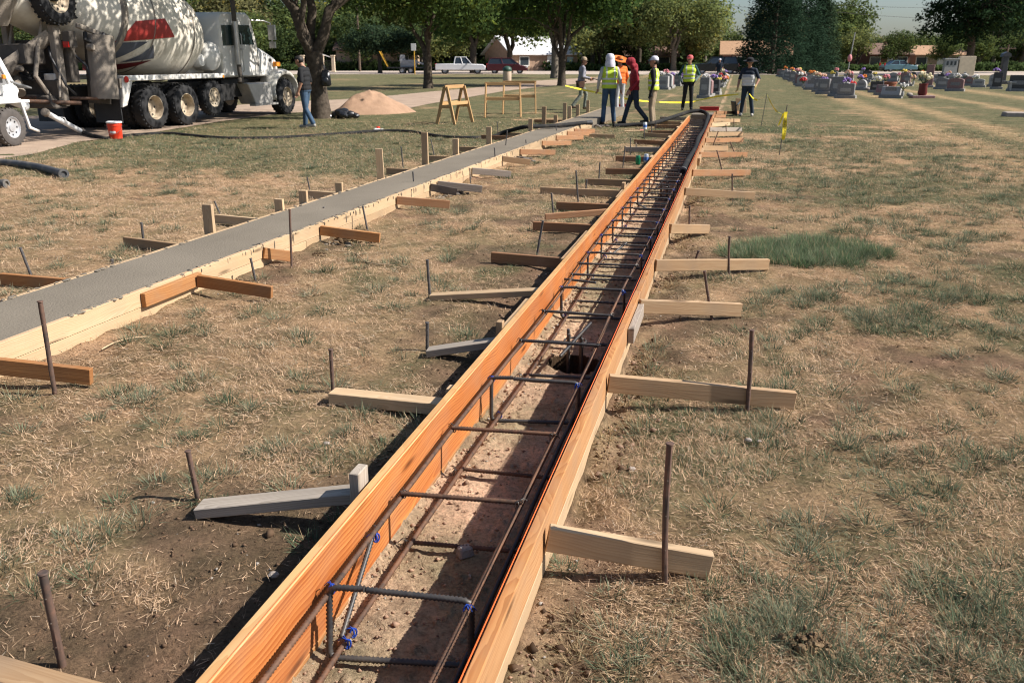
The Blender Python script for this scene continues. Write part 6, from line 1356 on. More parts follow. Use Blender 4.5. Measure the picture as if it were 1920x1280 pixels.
for i, (px, py, s_, lab) in enumerate(((655, 452, .13, 'grassy sod clump under an orange brace by the concrete strip'), (600, 478, .05, 'small dark clod left of the trench below the tall stake'), (850, 363, .12, 'muddy soil heap beside the black stained brace'), (975, 303, .16, 'wet soil heap at the end of a tan brace'), (705, 388, .13, 'crumbly soil heap spilling from under the concrete form'), (1075, 262, .14, 'dark soil lump between the far braces of the concrete strip'), (1105, 241, .2, 'dark sod heap under the hose end'), (980, 548, .03, 'little dark hole rim clod left of the trench'))):
    b = at(px, py); lump('soil_heap', lab, 'soil heap', b, (s_ * 1.5, s_ * .9, s_ * .55), 'sod' if i in (0, 1, 7) else 'wet_soil', 20 + i)
mat('stone_pale', (.33, .28, .235), .85, .2, 14, .3)
for i, (px, py, s_) in enumerate(((1423, 828, .009), (1403, 826, .013), (612, 832, .012), (513, 1079, .014), (1185, 880, .012))): lump('pebble', ['pale pebble in the grass below the second right brace', 'broken pale stone chip beside the pale pebble', 'grey pebble in the soil below the flat pale brace', 'grey pebble in the shadow of the left form', 'round pebble right of the trench form'][i], 'pebble', at(px, py), (s_ * 1.3, s_, s_), 'stone_pale', 40 + i, amp=.25)
# dry twigs / roots
mat('twig', (.46, .33, .20), .9, .2, 14)
for lab, P in (('curved pale twig on the soil below the concrete form', [(190, 655), (215, 642), (245, 634), (275, 631)]), ('thin dry root curling over the grass beside the tall stake', [(625, 470), (665, 475), (690, 492), (740, 497)])):
    mb = MB(); mb.tube(smooth_path([at(x, y, .012) for x, y in P], 5), [.005] * (5 * (len(P) - 1)) + [.002], 6); tag(mb.build('dry_twig', 'twig', smooth=True), lab, 'twig')
# pale stone slab at the far right
mb = MB(); p = at(1925, 219); mb.box((0, 0, .06), (1.3, .5, .14), Matrix.Rotation(-.25, 3, 'Z'), (.97, .93)); tag(mb.build('stone_ledge', 'stone_pale', bevel=.02, loc=p), 'flat pale stone slab lying in the grass at the right edge', 'slab')
# ================================================================== PEOPLE
mat('skin', (.36, .19, .12), .6, .12, 12); mat('hair_dark', (.015, .012, .010), .6, .3, 30); mat('denim', (.045, .085, .14), .85, .3, 9, .2); mat('denim_dark', (.02, .035, .055), .85, .3, 9, .2); mat('khaki', (.30, .23, .15), .85, .2, 9, .2); mat('grey_cloth', (.24, .24, .27), .85, .2, 9, .2); mat('grey_light', (.42, .42, .42), .85, .15, 9, .2)
mat('black_cloth', (.009, .0095, .011), .85, .3, 9, .2); mat('red_cloth', (.24, .012, .022), .85, .2, 9, .25); mat('orange_cloth', (.75, .16, .02), .8, .12, 9, .2); mat('vest_lime', (.48, .62, .04), .7, .1, 8, .2); mat('reflective', (.55, .57, .55), .3, .08, 8); mat('white_cloth', (.66, .65, .63), .8, .08, 9, .2); mat('navy_cloth', (.012, .02, .035), .85, .2, 9, .2); mat('boot_brown', (.12, .075, .045), .8, .3, 12); mat('shoe_grey', (.35, .33, .30), .7, .2, 12); mat('teal_cloth', (.02, .07, .07), .85, .2, 9); mat('grey_green', (.20, .27, .25), .85, .15, 9); mat('straw_orange', (.62, .16, .02), .7, .2, 14); mat('leather', (.12, .06, .035), .7, .25, 12); mat('glove_tan', (.45, .33, .12), .8, .2, 12); mat('camo', (.20, .22, .18), .85, .6, 22); mat('cap_white', (.62, .60, .66), .7, .15, 14); mat('cap_red', (.55, .10, .10), .7, .2, 14); mat('eye_dark', (.01, .01, .01), .3, .1, 5)
def person(label, base, yaw, scale, cloth, pose=None, lean=0.0, head_tilt=0.0, head_yaw=0.0, vest=False, hat=None, hood=False, voxel=.0115, sleeve_short=False, wide=1.0, belt=False, glove=None):
    J = dict(hipL=(-.085, 0, .92), hipR=(.085, 0, .92), kneeL=(-.10, .03, .50), kneeR=(.10, .03, .50), ankL=(-.11, -.02, .09), ankR=(.11, -.02, .09), shL=(-.185, 0, 1.40), shR=(.185, 0, 1.40), elL=(-.25, -.04, 1.13), elR=(.25, -.04, 1.13), wrL=(-.26, .06, .89), wrR=(.26, .06, .89))
    J.update(pose or {}); J = {k: Vector(v) for k, v in J.items()}
    R = Matrix.Rotation(-lean, 3, 'X'); piv = Vector((0, 0, .95))
    up = lambda p: R @ (Vector(p) - piv) + piv
    for k in ('shL', 'shR', 'elL', 'elR', 'wrL', 'wrR'): J[k] = up(J[k])
    caps = []
    def cap(tg, a, b, ra, rb): caps.append((tg, Vector(a), Vector(b), ra, rb))
    w = wide
    cap('pants', (-.065 * w, 0, .96), (.065 * w, 0, .96), .122 * w, .122 * w)
    cap('torso', up((-.065 * w, .005, 1.06)), up((.065 * w, .005, 1.06)), .118 * w, .118 * w); cap('torso', up((-.07 * w, .015, 1.17)), up((.07 * w, .015, 1.17)), .120 * w, .120 * w)
    cap('torso', up((-.095, .005, 1.29)), up((.095, .005, 1.29)), .118, .118); cap('torso', up((-.14, -.005, 1.39)), up((.14, -.005, 1.39)), .078, .078); cap('torso', up((-.07, -.005, 1.43)), up((.07, -.005, 1.43)), .065, .065)
    for s in 'LR':
        cap('pants', J['hip' + s], J['knee' + s], .094 * w, .068); cap('pants', J['knee' + s], J['ank' + s] + Vector((0, 0, .02)), .066, .060)
        a = J['ank' + s]; fd = (J['ank' + s] - J['knee' + s]); sg = -1 if s == 'L' else 1
        toe = a + Vector((sg * .02, .15, -.045)); cap('shoe', a + Vector((0, -.03, -.045)), toe, .044, .036); cap('shoe', a, a + Vector((0, .05, -.04)), .045, .042)
        cap('sleeve', J['sh' + s], J['el' + s], .066, .052); mid = J['el' + s]; 
        cap('fore', J['el' + s], J['wr' + s], .048, .033)
        d = (J['wr' + s] - J['el' + s]).normalized(); wr = J['wr' + s]; side = d.cross(Vector((1, 0, 0))); side = side.normalized() if side.length > .2 else Vector((0, 1, 0)); inn = d.cross(side).normalized() * (-sg)
        cap('hand', wr, wr + d * .075 + side * .015, .030, .030); cap('hand', wr + d * .02 - side * .012, wr + d * .075 - side * .018, .026, .026)
        for q, off, ln in ((0, .030, .055), (1, .011, .068), (2, -.009, .062), (3, -.028, .048)):
            p0 = wr + d * .085 + side * off; p1 = p0 + d * ln * .6 + inn * .012; p2 = p1 + d * ln * .5 + inn * .028; cap('hand', p0, p1, .0105, .0098); cap('hand', p1, p2, .0098, .0088)
        t0 = wr + d * .03 + side * .03; t1 = t0 + side * .028 + d * .03; cap('hand', t0, t1, .0125, .011); cap('hand', t1, t1 + d * .032 + inn * .012, .011, .0095)
    HR = R @ Matrix.Rotation(head_yaw, 3, 'Z') @ Matrix.Rotation(-head_tilt, 3, 'X'); nb = up((0, -.005, 1.45)); hc = nb + HR @ Vector((0, .03, .175))
    hp = lambda x, y, z: hc + HR @ Vector((x, y, z))
    cap('skin', nb, hp(0, -.01, -.06), .058, .056)
    cap('skin', hp(0, .0, .035), hp(0, .005, .03), .088, .088); cap('skin', hp(0, .03, -.045), hp(0, .02, .01), .062, .075); cap('skin', hp(0, .055, -.085), hp(0, .03, -.06), .034, .045)
    cap('skin', hp(0, .098, -.005), hp(0, .112, -.025), .012, .014); cap('lip', hp(-.018, .087, -.058), hp(.018, .087, -.058), .010, .010)
    for s in (-1, 1): cap('skin', hp(s * .086, -.01, -.01), hp(s * .088, -.01, .025), .014, .018)
    if not hood: cap('hair', hp(0, -.022, .045), hp(0, -.035, .02), .092, .088); cap('hair', hp(-.03, .0, .075), hp(.03, .0, .075), .062, .062)
    else: cap('torso', hp(0, -.03, .055), hp(0, -.02, .02), .112, .112); cap('torso', hp(0, .02, .075), hp(0, -.03, .06), .105, .105); cap('torso', hp(-.06, -.0, -.05), hp(.06, -.0, -.05), .07, .07); cap('torso', hp(0, -.07, -.10), nb, .085, .10)
    mb = MB()
    for tg, a, b, ra, rb in caps:
        d = (b - a); L = d.length
        if L > .004: mb.tube([a, a.lerp(b, .5), b], [ra, (ra + rb) / 2, rb], 12)
        mb.ball(a, ra * .995, 12, 8); mb.ball(b, rb * .995, 12, 8)
    tmp = mb.build('tmp_body', 'skin'); rm = tmp.modifiers.new('r', 'REMESH'); rm.mode = 'VOXEL'; rm.voxel_size = voxel; rm.use_smooth_shade = True; sm = tmp.modifiers.new('s', 'SMOOTH'); sm.factor = .5; sm.iterations = 2
    dg = bpy.context.evaluated_depsgraph_get(); ev = tmp.evaluated_get(dg); me = bpy.data.meshes.new_from_object(ev); bpy.data.objects.remove(tmp)
    nv = len(me.vertices); co = np.empty(nv * 3); me.vertices.foreach_get('co', co); co = co.reshape(-1, 3); npoly = len(me.polygons); pc = np.empty(npoly * 3); me.polygons.foreach_get('center', pc); pc = pc.reshape(-1, 3)
    best = np.full(npoly, 9e9); who = np.zeros(npoly, int)
    for i, (tg, a, b, ra, rb) in enumerate(caps):
        a = np.array(a); d = np.array(b) - a; L2 = max(1e-9, d @ d); t = np.clip(((pc - a) @ d) / L2, 0, 1); dist = np.linalg.norm(pc - (a + t[:, None] * d), axis=1) - (ra + (rb - ra) * t)
        k = dist < best; best[k] = dist[k]; who[k] = i
    tags = [c[0] for c in caps]; names = list(dict.fromkeys(tags)); slot = {}
    me.materials.clear()
    for nm_ in names:
        mt = {'skin': 'skin', 'lip': 'skin', 'hand': glove or 'skin', 'hair': 'hair_dark', 'torso': cloth['top'], 'sleeve': cloth.get('sleeve', cloth['top']), 'fore': cloth.get('fore', cloth.get('sleeve', cloth['top'])), 'pants': cloth['pants'], 'shoe': cloth.get('shoe', 'boot_brown')}[nm_]
        slot[nm_] = len(me.materials); me.materials.append(MATS[mt])
    mi = np.array([slot[tags[i]] for i in range(len(caps))])[who]
    # shirt hem hangs over the trousers
    tor = np.isin(who, [i for i, t_ in enumerate(tags) if t_ in ('torso', 'pants')]) & (pc[:, 2] > .93 + .0) & (pc[:, 2] < 1.1); mi[tor] = slot['torso']
    if 'top2' in cloth:
        me.materials.append(MATS[cloth['top2']]); me.materials.append(MATS[cloth['top3']]); tt = np.isin(who, [i for i, t_ in enumerate(tags) if t_ == 'torso']) | tor
        mi[tt & (pc[:, 2] < 1.18)] = len(me.materials) - 1; mi[tt & (pc[:, 2] >= 1.18) & (pc[:, 2] < 1.27)] = len(me.materials) - 2
    me.polygons.foreach_set('material_index', mi.astype(np.int32)); me.polygons.foreach_set('use_smooth', np.ones(npoly, bool)); me.name = 'body'
    P = thing('person', label, 'person', base, yaw, 'construction workers on the site'); P.scale = (scale, scale, scale)
    body = bpy.data.objects.new('body', me); COL.objects.link(body); body.parent = P
    ey = MB()
    for s in (-1, 1): ey.ball(hp(s * .032, .080, .02), .0115, 8, 6)
    ey.build('eyes', 'eye_dark', P)
    if vest:
        bm = bmesh.new(); bm.from_mesh(me); bm.faces.ensure_lookup_table(); ok = np.isin(who, [i for i, t_ in enumerate(tags) if t_ == 'torso']) | tor; ok &= pc[:, 2] < 1.455
        bmesh.ops.delete(bm, geom=[f for i, f in enumerate(bm.faces) if not ok[i]], context='FACES'); bm.normal_update()
        for v_ in bm.verts: v_.co += v_.normal * .014
        me2 = bpy.data.meshes.new('safety_vest')
        for f in bm.faces:
            c_ = f.calc_center_median(); z = c_.z; f.smooth = True
            f.material_index = 1 if (1.02 < z < 1.065 or 1.14 < z < 1.185 or (z > 1.185 and .085 < abs(c_.x) < .125)) else 0
        bm.to_mesh(me2); bm.free(); me2.materials.append(MATS['vest_lime']); me2.materials.append(MATS['reflective']); o = bpy.data.objects.new('safety_vest', me2); COL.objects.link(o); o.parent = P
    M = Matrix.Translation(hc) @ HR.to_4x4()
    if hat:
        kind, mt = hat; h = MB()
        if kind == 'cap':
            h.lathe([(.104, .045), (.108, .07), (.098, .115), (.07, .145), (.03, .158), (.001, .16)], 18, M @ Matrix.Translation((0, -.015, 0)), closed=False); vs = []; fs = []
            for i in range(9):
                q = rad(20 + 140 * i / 8); vs += [M @ Vector((math.cos(q) * .105, math.sin(q) * .10 - .01, .058)), M @ Vector((math.cos(q) * .10, math.sin(q) * .17, .045))]
            for i in range(8): fs.append((i * 2, i * 2 + 1, i * 2 + 3, i * 2 + 2))
            h.add(vs, fs)
        elif kind == 'brim': h.lathe([(.108, .045), (.112, .08), (.10, .13), (.06, .155), (.001, .16)], 20, M, closed=False); h.lathe([(.11, .05), (.17, .04), (.215, .055), (.215, .06), (.17, .047), (.11, .058)], 24, M, closed=False)
        elif kind == 'sunhat': h.lathe([(.108, .045), (.112, .10), (.09, .145), (.001, .155)], 20, M, closed=False); M2 = M @ Matrix.Rotation(.5, 4, 'X'); h.lathe([(.10, .05), (.20, .035), (.27, .07), (.27, .076), (.20, .043), (.10, .06)], 28, M2, closed=False)
        elif kind == 'dorag': h.lathe([(.112, .0), (.115, .05), (.108, .10), (.08, .145), (.03, .16), (.001, .162)], 18, M @ Matrix.Translation((0, -.015, 0)), closed=False); h.lathe([(.13, -.17), (.135, -.1), (.118, -.02), (.113, .01)], 18, M @ Matrix.Translation((0, -.035, 0)), closed=False)
        h.build('hat', mt, P, smooth=True)
    if belt:
        h = MB(); h.lathe([(.185, .93), (.19, .93), (.19, .98), (.185, .98)], 24, closed=False); h.box((.17, -.02, .86), (.1, .2, .2)); h.box((-.17, -.02, .86), (.1, .2, .2)); h.tube([(.2, .02, .9), (.22, .05, .62)], .015, 6); h.build('tool_belt', 'leather', P, bevel=.01)
    return P
walkR = dict(kneeL=(-.09, .26, .55), ankL=(-.10, .30, .13), kneeR=(.09, -.02, .50), ankR=(.10, -.26, .16))
pb_ = lambda x, y: at(x, y)
P1 = person('worker in a grey shirt and tool belt carrying a tool, stepping behind the posts', pb_(1088, 206), rad(-80), .97, dict(top='grey_cloth', pants='camo', shoe='boot_brown'), dict(kneeL=(-.09, .22, .53), ankL=(-.10, .18, .10), kneeR=(.09, -.02, .50), ankR=(.10, -.30, .14), elR=(.24, -.02, 1.12), wrR=(.14, .26, 1.10), elL=(-.24, .0, 1.12), wrL=(-.06, .30, 1.08)), lean=rad(6), head_yaw=rad(-30), hat=('cap', 'khaki'), belt=True)
P2 = person('worker seen from behind in a lime vest, pale head cloth and blue jeans', pb_(1140, 234), rad(8), 1.0, dict(top='white_cloth', sleeve='grey_light', fore='grey_light', pants='denim', shoe='boot_brown'), dict(elL=(-.27, .02, 1.14), wrL=(-.27, .14, .92), elR=(.28, -.02, 1.14), wrR=(.32, .04, .90), kneeL=(-.12, .02, .5), ankL=(-.15, -.03, .09), kneeR=(.12, .05, .5), ankR=(.16, .03, .09)), vest=True, hat=('dorag', 'cap_white'), wide=1.05)
P3 = person('worker in an orange shirt and big orange sun hat behind the vest worker', pb_(1161, 212), rad(25), .98, dict(top='orange_cloth', pants='grey_light', fore='orange_cloth', shoe='boot_brown'), dict(elR=(.30, .05, 1.14), wrR=(.36, .22, 1.0)), hat=('sunhat', 'straw_orange'), lean=rad(4), glove='orange_cloth')
P4 = person('worker in a red hooded sweatshirt walking left with head bowed', pb_(1187, 235), rad(95), .96, dict(top='red_cloth', pants='denim_dark', shoe='black_cloth'), dict(kneeR=(.09, .14, .52), ankR=(.10, .24, .11), kneeL=(-.09, -.06, .50), ankL=(-.10, -.34, .15), elR=(.25, -.03, 1.13), wrR=(.22, .10, .92), elL=(-.25, -.03, 1.13), wrL=(-.22, .16, .93)), lean=rad(3), head_tilt=rad(22), hood=True)
P5 = person('worker in a lime vest over black sleeves with khaki trousers and white cap', pb_(1222, 236), rad(70), .97, dict(top='black_cloth', pants='khaki', shoe='boot_brown'), dict(elR=(.25, -.05, 1.12), wrR=(.25, .02, .86), elL=(-.25, -.05, 1.12), wrL=(-.24, .02, .86)), head_yaw=rad(15), vest=True, hat=('cap', 'cap_white'), wide=1.04, glove='black_cloth')
P6 = person('worker facing the camera in a lime vest with hands on hips and a red cap', pb_(1288, 207), rad(172), 1.0, dict(top='teal_cloth', sleeve='teal_cloth', fore='grey_green', pants='black_cloth', shoe='black_cloth'), dict(elL=(-.34, -.06, 1.14), wrL=(-.22, .02, .97), elR=(.33, -.04, 1.14), wrR=(.24, .03, .93), kneeL=(-.11, .02, .5), ankL=(-.13, -.02, .09), kneeR=(.11, .02, .5), ankR=(.15, -.02, .09)), vest=True, hat=('cap', 'cap_red'), head_yaw=rad(-14), glove='black_cloth')
P7 = person('man in a black and white polo and dark hat leaning on a concrete placer', pb_(1398, 218), rad(155), .955, dict(top='navy_cloth', top2='grey_light', top3='white_cloth', sleeve='navy_cloth', fore='skin', pants='denim_dark', shoe='shoe_grey'), dict(elL=(-.32, .0, 1.14), wrL=(-.27, .16, .96), elR=(.28, .0, 1.13), wrR=(.30, .10, .88), kneeL=(-.13, .03, .5), ankL=(-.19, -.02, .09), kneeR=(.12, .03, .5), ankR=(.16, -.02, .09)), hat=('brim', 'black_cloth'), wide=1.14, glove='glove_tan', head_tilt=rad(8), head_yaw=rad(12))
P8 = person('distant man in dark clothes standing behind the middle row of headstones', pb_(1347, 153), rad(165), .95, dict(top='navy_cloth', pants='denim_dark', fore='skin'), hat=('cap', 'cap_white'), voxel=.014)
P9 = person('man in a black T-shirt and jeans standing by the forked tree looking down', pb_(577, 241), rad(78), 1.0, dict(top='black_cloth', sleeve='black_cloth', fore='skin', pants='denim', shoe='shoe_grey'), dict(kneeR=(.09, .06, .5), ankR=(.10, .10, .09), kneeL=(-.09, -.02, .5), ankL=(-.10, -.20, .13), elR=(.26, -.04, 1.13), wrR=(.24, .06, .90)), head_tilt=rad(26), wide=1.12)
pw = at(-22, 262); P10 = person('pump operator outside the left edge with only a raised hand in view', pw, rad(-75), 1.0, dict(top='grey_cloth', fore='skin', pants='denim'), dict(elL=(-.24, .18, 1.32), wrL=(-.14, .42, 1.40), elR=(.22, .12, 1.16), wrR=(.16, .36, 1.20)))
# things people hold or wear nearby
hp7 = P7.location
t = thing('concrete_placer', 'long-handled concrete placer with a pale blue handle and dark blade', 'hand tool', at(1379, 217)); gb = top_at(1412, 168, at(1405, 217)) - t.location; bb = top_at(1383, 196, at(1380, 217)) - t.location
mat('handle_blue', (.45, .60, .66), .4, .1, 6); mb = MB(); mb.cyl(gb, bb, .019, n=12); mb.build('handle', 'handle_blue', t, smooth=True); mb = MB(); mb.box((-.06, 0, .22), (.04, .5, .42), Matrix.Rotation(-.2, 3, 'Y')); mb.bar(bb, (-.04, 0, .24), .03, .03); mb.build('blade', 'plastic_black', t, bevel=.008)
for lab, px, w_, h_, rz in (('tan plywood offcut standing behind the concrete placer', 1381, .16, .46, .1), ('pale plywood offcut standing between the legs of the man in the dark hat', 1393.5, .16, .42, -.1)):
    o = MB(); o.box((0, 0, h_ / 2), (w_, .02, h_), Matrix.Rotation(rz, 3, 'Y'), (1, 1)); tag(o.build('plywood_offcut', 'pine' if 'pale' in lab else 'tan_wood', bevel=.004, loc=at(px, 212)), lab, 'offcut')
t = thing('hand_tool', 'dark hand tool held out in front of the grey-shirted worker', 'hand tool', P1.location + Vector((.42, -.05, 1.02))); mb = MB(); mb.tube([(-.16, 0, .02), (.0, 0, .0), (.22, 0, -.06)], .015, 8); mb.build('shaft', 'plastic_black', t); mb = MB(); mb.box((-.16, 0, .02), (.05, .04, .12)); mb.build('grip', 'leather', t, bevel=.005)
bp0 = top_at(617, 147, b0 + Vector((.2, -.1, 0))); t = thing('backpack', 'black backpack hanging on the right side of the forked tree trunk', 'backpack', bp0 + Vector((-.06, -.16, -.22))); mb = MB(); mb.box((0, 0, .22), (.30, .18, .44), None, (.8, .75)); mb.build('bag', 'bag_black', t, bevel=.05, smooth=True); mb = MB(); mb.ball((0, -.09, .15), (.10, .04, .11), 12, 8); mb.build('pocket', 'bag_black', t, smooth=True); mb = MB(); mb.tube([(-.02, 0, .42), (-.05, .05, .58), (-.10, .10, .66), (0.02, .06, .45)], .014, 6); mb.build('strap', 'bag_black', t, smooth=True)

# ================================================================== CAUTION TAPE
mat('tape_yellow', (.82, .66, .03), .4, .08, 6); mat('tape_ink', (.02, .02, .02), .6, .1, 5)
def ribbon(label, P, w=.055, tw=.5):
    P = smooth_path(P, 8); base = P[0]; mb = MB(); vs = []; fs = []
    for i, p in enumerate(P):
        q = tw * math.sin(i * .35 + 1) + .5; d = (P[min(i + 1, len(P) - 1)] - P[max(i - 1, 0)]).normalized(); n0 = d.cross(Vector((0, 1, 0))); n0 = n0.normalized() if n0.length > .1 else Vector((0, 0, 1)); o = n0 * math.cos(q) * w / 2 + Vector((0, 1, 0)) * math.sin(q) * w / 2
        vs += [p + o - base, p - o - base]
    for i in range(len(P) - 1): fs.append((i * 2, i * 2 + 1, i * 2 + 3, i * 2 + 2))
    mb.add(vs, fs); ob = mb.build('caution_tape', 'tape_yellow', loc=base, smooth=True); return tag(ob, label, 'caution tape')
def hz(px, py, gy): return top_at(px, py, at(px, gy))
ribbon('long yellow caution tape sagging behind the standing workers', [hz(1060, 161, 214), hz(1090, 168, 212), hz(1120, 174, 212), hz(1160, 183, 210), hz(1200, 189, 210), hz(1240, 192, 206), hz(1290, 192, 203), hz(1312, 188, 203), hz(1345, 181, 205), hz(1385, 177, 208)])
ribbon('yellow caution tape dipping right of the man in the dark hat', [hz(1405, 176, 220), hz(1414, 186, 222), hz(1424, 187, 225), hz(1437, 177, 232)]); ribbon('pale yellow caution tape slanting down to the leaning rod', [hz(1438, 177, 232), hz(1446, 194, 250), hz(1456, 209, 268), hz(1470, 214, 290)], tw=1.0)
sb1 = at(1427, 237); stake(sb1, top_at(1438, 176, sb1), 'thin rod holding up the sagging caution tape', 'caution tape rods', r=.008, mt='stake_dark'); sb2 = at(1461, 292); tp2 = top_at(1476, 197, sb2); stake(sb2, tp2, 'leaning rod with a yellow tape tail on the right lawn', 'caution tape rods', r=.008, mt='stake_dark')
ta = top_at(1473, 210, sb2); tb_ = top_at(1468, 262, sb2); t = thing('caution_tape', 'hanging tail of yellow caution tape printed in black on the leaning rod', 'caution tape', ta); mb = MB(); vs = []; n_ = 14
dl = tb_ - ta
for i in range(n_): p = dl * (i / (n_ - 1)); o = Vector((.036 - .008 * math.sin(i * .6), .01 * math.sin(i), 0)); o2 = Vector((-.03, -.012 * math.sin(i * .8), 0)); vs += [p + o + Vector((0, -.012, 0)), p + o2 + Vector((0, -.012, 0))]
mb.add(vs, [(i * 2, i * 2 + 1, i * 2 + 3, i * 2 + 2) for i in range(n_ - 1)]); mb.build('tail', 'tape_yellow', t, smooth=True); mb = MB(); vs = []
for i in range(7): p = Vector((-.03 - .012 * i, -.004, -.02 - .035 * i)); vs += [p + Vector((.02, 0, .012)), p - Vector((.02, 0, .012))]
mb.add(vs, [(i * 2, i * 2 + 1, i * 2 + 3, i * 2 + 2) for i in range(6)]); mb.build('knot_end', 'tape_yellow', t, smooth=True)
fc = bpy.data.curves.new('txt', 'FONT'); fc.body = 'CAUTION'; fc.size = .062; fc.align_x = 'CENTER'; fc.align_y = 'CENTER'; fo = bpy.data.objects.new('txt', fc); COL.objects.link(fo); dg = bpy.context.evaluated_depsgraph_get(); me = bpy.data.meshes.new_from_object(fo.evaluated_get(dg)); bpy.data.objects.remove(fo); me.materials.clear(); me.materials.append(MATS['tape_ink'])
o = bpy.data.objects.new('lettering', me); COL.objects.link(o); o.parent = t; o.location = dl * .5 + Vector((.003, -.032, 0)); o.rotation_euler = (PI / 2, PI / 2 - .09, 0)

# ================================================================== HEADSTONES
mat('granite_grey', (.21, .205, .205), .5, .25, 18, .1); mat('granite_light', (.36, .35, .335), .55, .15, 18, .1); mat('granite_rose', (.26, .15, .14), .45, .25, 18, .1); mat('granite_dark', (.05, .05, .055), .3, .25, 18); mat('stone_base', (.27, .255, .23), .8, .2, 12, .3); mat('stem_green', (.05, .10, .04), .8, .3, 12)
FL = {'red': (.55, .03, .03), 'orange': (.75, .22, .03), 'yellow': (.75, .58, .10), 'white': (.75, .72, .68), 'pink': (.70, .26, .28), 'purple': (.32, .20, .50), 'cream': (.72, .64, .42), 'peach': (.72, .42, .28)}
for k_, v_ in FL.items(): mat('petal_' + k_, v_, .7, .2, 14)
ST = {'grey': 'granite_grey', 'pale': 'granite_light', 'rose': 'granite_rose', 'black': 'granite_dark'}
def bouquet(par, c, r, colr, rng, name='flowers'):
    mb = MB()
    for i in range(16):
        d = rng.normal(size=3); d /= np.linalg.norm(d); p = Vector(c) + Vector((d[0] * r, d[1] * r * .7, abs(d[2]) * r * .8)); mb.ball(p, r * rng.uniform(.2, .36), 6, 4)
    mb.build(name, 'petal_' + colr, par, smooth=True); mb = MB()
    for i in range(8): q = i * .8; mb.tube([Vector(c) + Vector((0, 0, -r * .9)), Vector(c) + Vector((math.cos(q) * r * .9, math.sin(q) * r * .6, r * rng.uniform(0, .5)))], r * .06, 5)
    mb.build('stems', 'stem_green', par)
def headstone(label, p, rz, kind, w, h, stone, fl, rng, group):
    t = thing('headstone', label, 'headstone', p, rz, group); d = .2; mb = MB(); mb.box((0, 0, .07), (w + .18, .36, .16), None, (.97, .93)); mb.build('plinth', 'stone_base', t, bevel=.015)
    mb = MB(); n = 12
    if kind == 'serp': poly = [(-w / 2, .15)] + [(-w / 2 + w * i / n, .15 + h * (.82 + .18 * math.sin(PI * i / n) ** .8)) for i in range(n + 1)] + [(w / 2, .15)]
    elif kind == 'round': poly = [(-w / 2, .15)] + [(-w / 2 * math.cos(PI * i / n), .15 + h - w / 2 + w / 2 * math.sin(PI * i / n)) for i in range(n + 1)] + [(w / 2, .15)]
    elif kind == 'slant': poly = None; mb.prism([(-.18, .15), (.18, .15), (.14, .15 + h * .6), (-.04, .15 + h * .6)], -w / 2, w / 2, 'x')
    elif kind == 'cross': poly = None; mb.box((0, 0, .15 + h / 2), (.16, .14, h)); mb.box((0, 0, .15 + h * .7), (w * .8, .13, .16))
    else: poly = [(-w / 2, .15), (-w / 2 * .96, .15 + h), (w / 2 * .96, .15 + h), (w / 2, .15)]
    if poly: mb.prism(poly, -d / 2, d / 2, 'y')
    mb.build('tablet', ST[stone], t, bevel=.012, smooth=True, sharp=30)
    mb = MB(); mb.box((0, -.22, .15 + h * .45) if kind != 'slant' else (0, -.15, .15 + h * .3), (w * .6, .012, h * .3)) if False else mb.box((0, -d / 2 - .004, .15 + h * .45), (w * .6, .012, h * .3)); mb.build('inscription_panel', 'granite_grey' if stone != 'grey' else 'granite_light', t)
    if fl:
        side = rng.choice([-1, 0, 1]); top = rng.random() < .55
        if top: bouquet(t, (side * w * .25, 0, .15 + h + .08), .17, fl, rng)
        else:
            mb = MB(); x = (side or 1) * (w / 2 + .12); mb.lathe([(.05, 0), (.07, .1), (.05, .22), (.08, .26)], 10, Matrix.Translation((x, -.12, .1))); mb.build('vase', ST['pale'], t, smooth=True); bouquet(t, (x, -.12, .52), .18, fl, rng)
    return t
rng = np.random.default_rng(77); KN = ['serp', 'box', 'round', 'slant', 'serp', 'box', 'cross']; SN = ['grey', 'grey', 'pale', 'rose', 'grey', 'pale', 'black']; FN = list(FL) + [None, None]
KW = {'serp': 'curved-top', 'box': 'square-topped', 'round': 'round-topped', 'slant': 'low slanted', 'cross': 'cross-shaped'}
def row(name, px, py, n, step, jit, first=None):
    p0 = at(px, py); u, v = to_uv(p0)
    for i in range(n):
        kind, stone, fl = KN[rng.integers(7)], SN[rng.integers(7)], FN[rng.integers(len(FN))]; w, h = rng.uniform(.4, .75), rng.uniform(.35, .68)
        if first and i < len(first): kind, stone, fl, w, h = first[i]
        p = uvw(u + i * step + rng.uniform(-.2, .2), v + rng.uniform(-jit, jit), -.02)
        lab = f'{KW[kind]} {dict(grey="grey", pale="pale", rose="reddish", black="black")[stone]} headstone' + (f' with {fl} flowers' if fl else '') + f', {"first" if i == 0 else ORD[i]} in the {name}'
        headstone(lab, p, AZ * -1 + rad(rng.uniform(-8, 8)) + PI / 2 * 0 - rad(20), kind, w, h, stone, fl, rng, 'headstones in the cemetery')
row('dense right row', 1588, 184, 24, 2.2, .4, [('box', 'grey', 'purple', .75, .5), ('serp', 'black', 'red', .7, .75)]); row('row left of the dense one', 1556, 181, 17, 3.1, .3, [('box', 'grey', 'white', .6, .75)])
row('row behind the brown planter', 1690, 184, 12, 3.4, .5, [('slant', 'pale', 'white', .8, .6)]); row('tall reddish stone row', 1778, 171, 12, 3.2, .6, [('serp', 'rose', 'white', .8, .55), ('serp', 'grey', None, .7, .5), ('box', 'rose', None, .45, 1.2)])
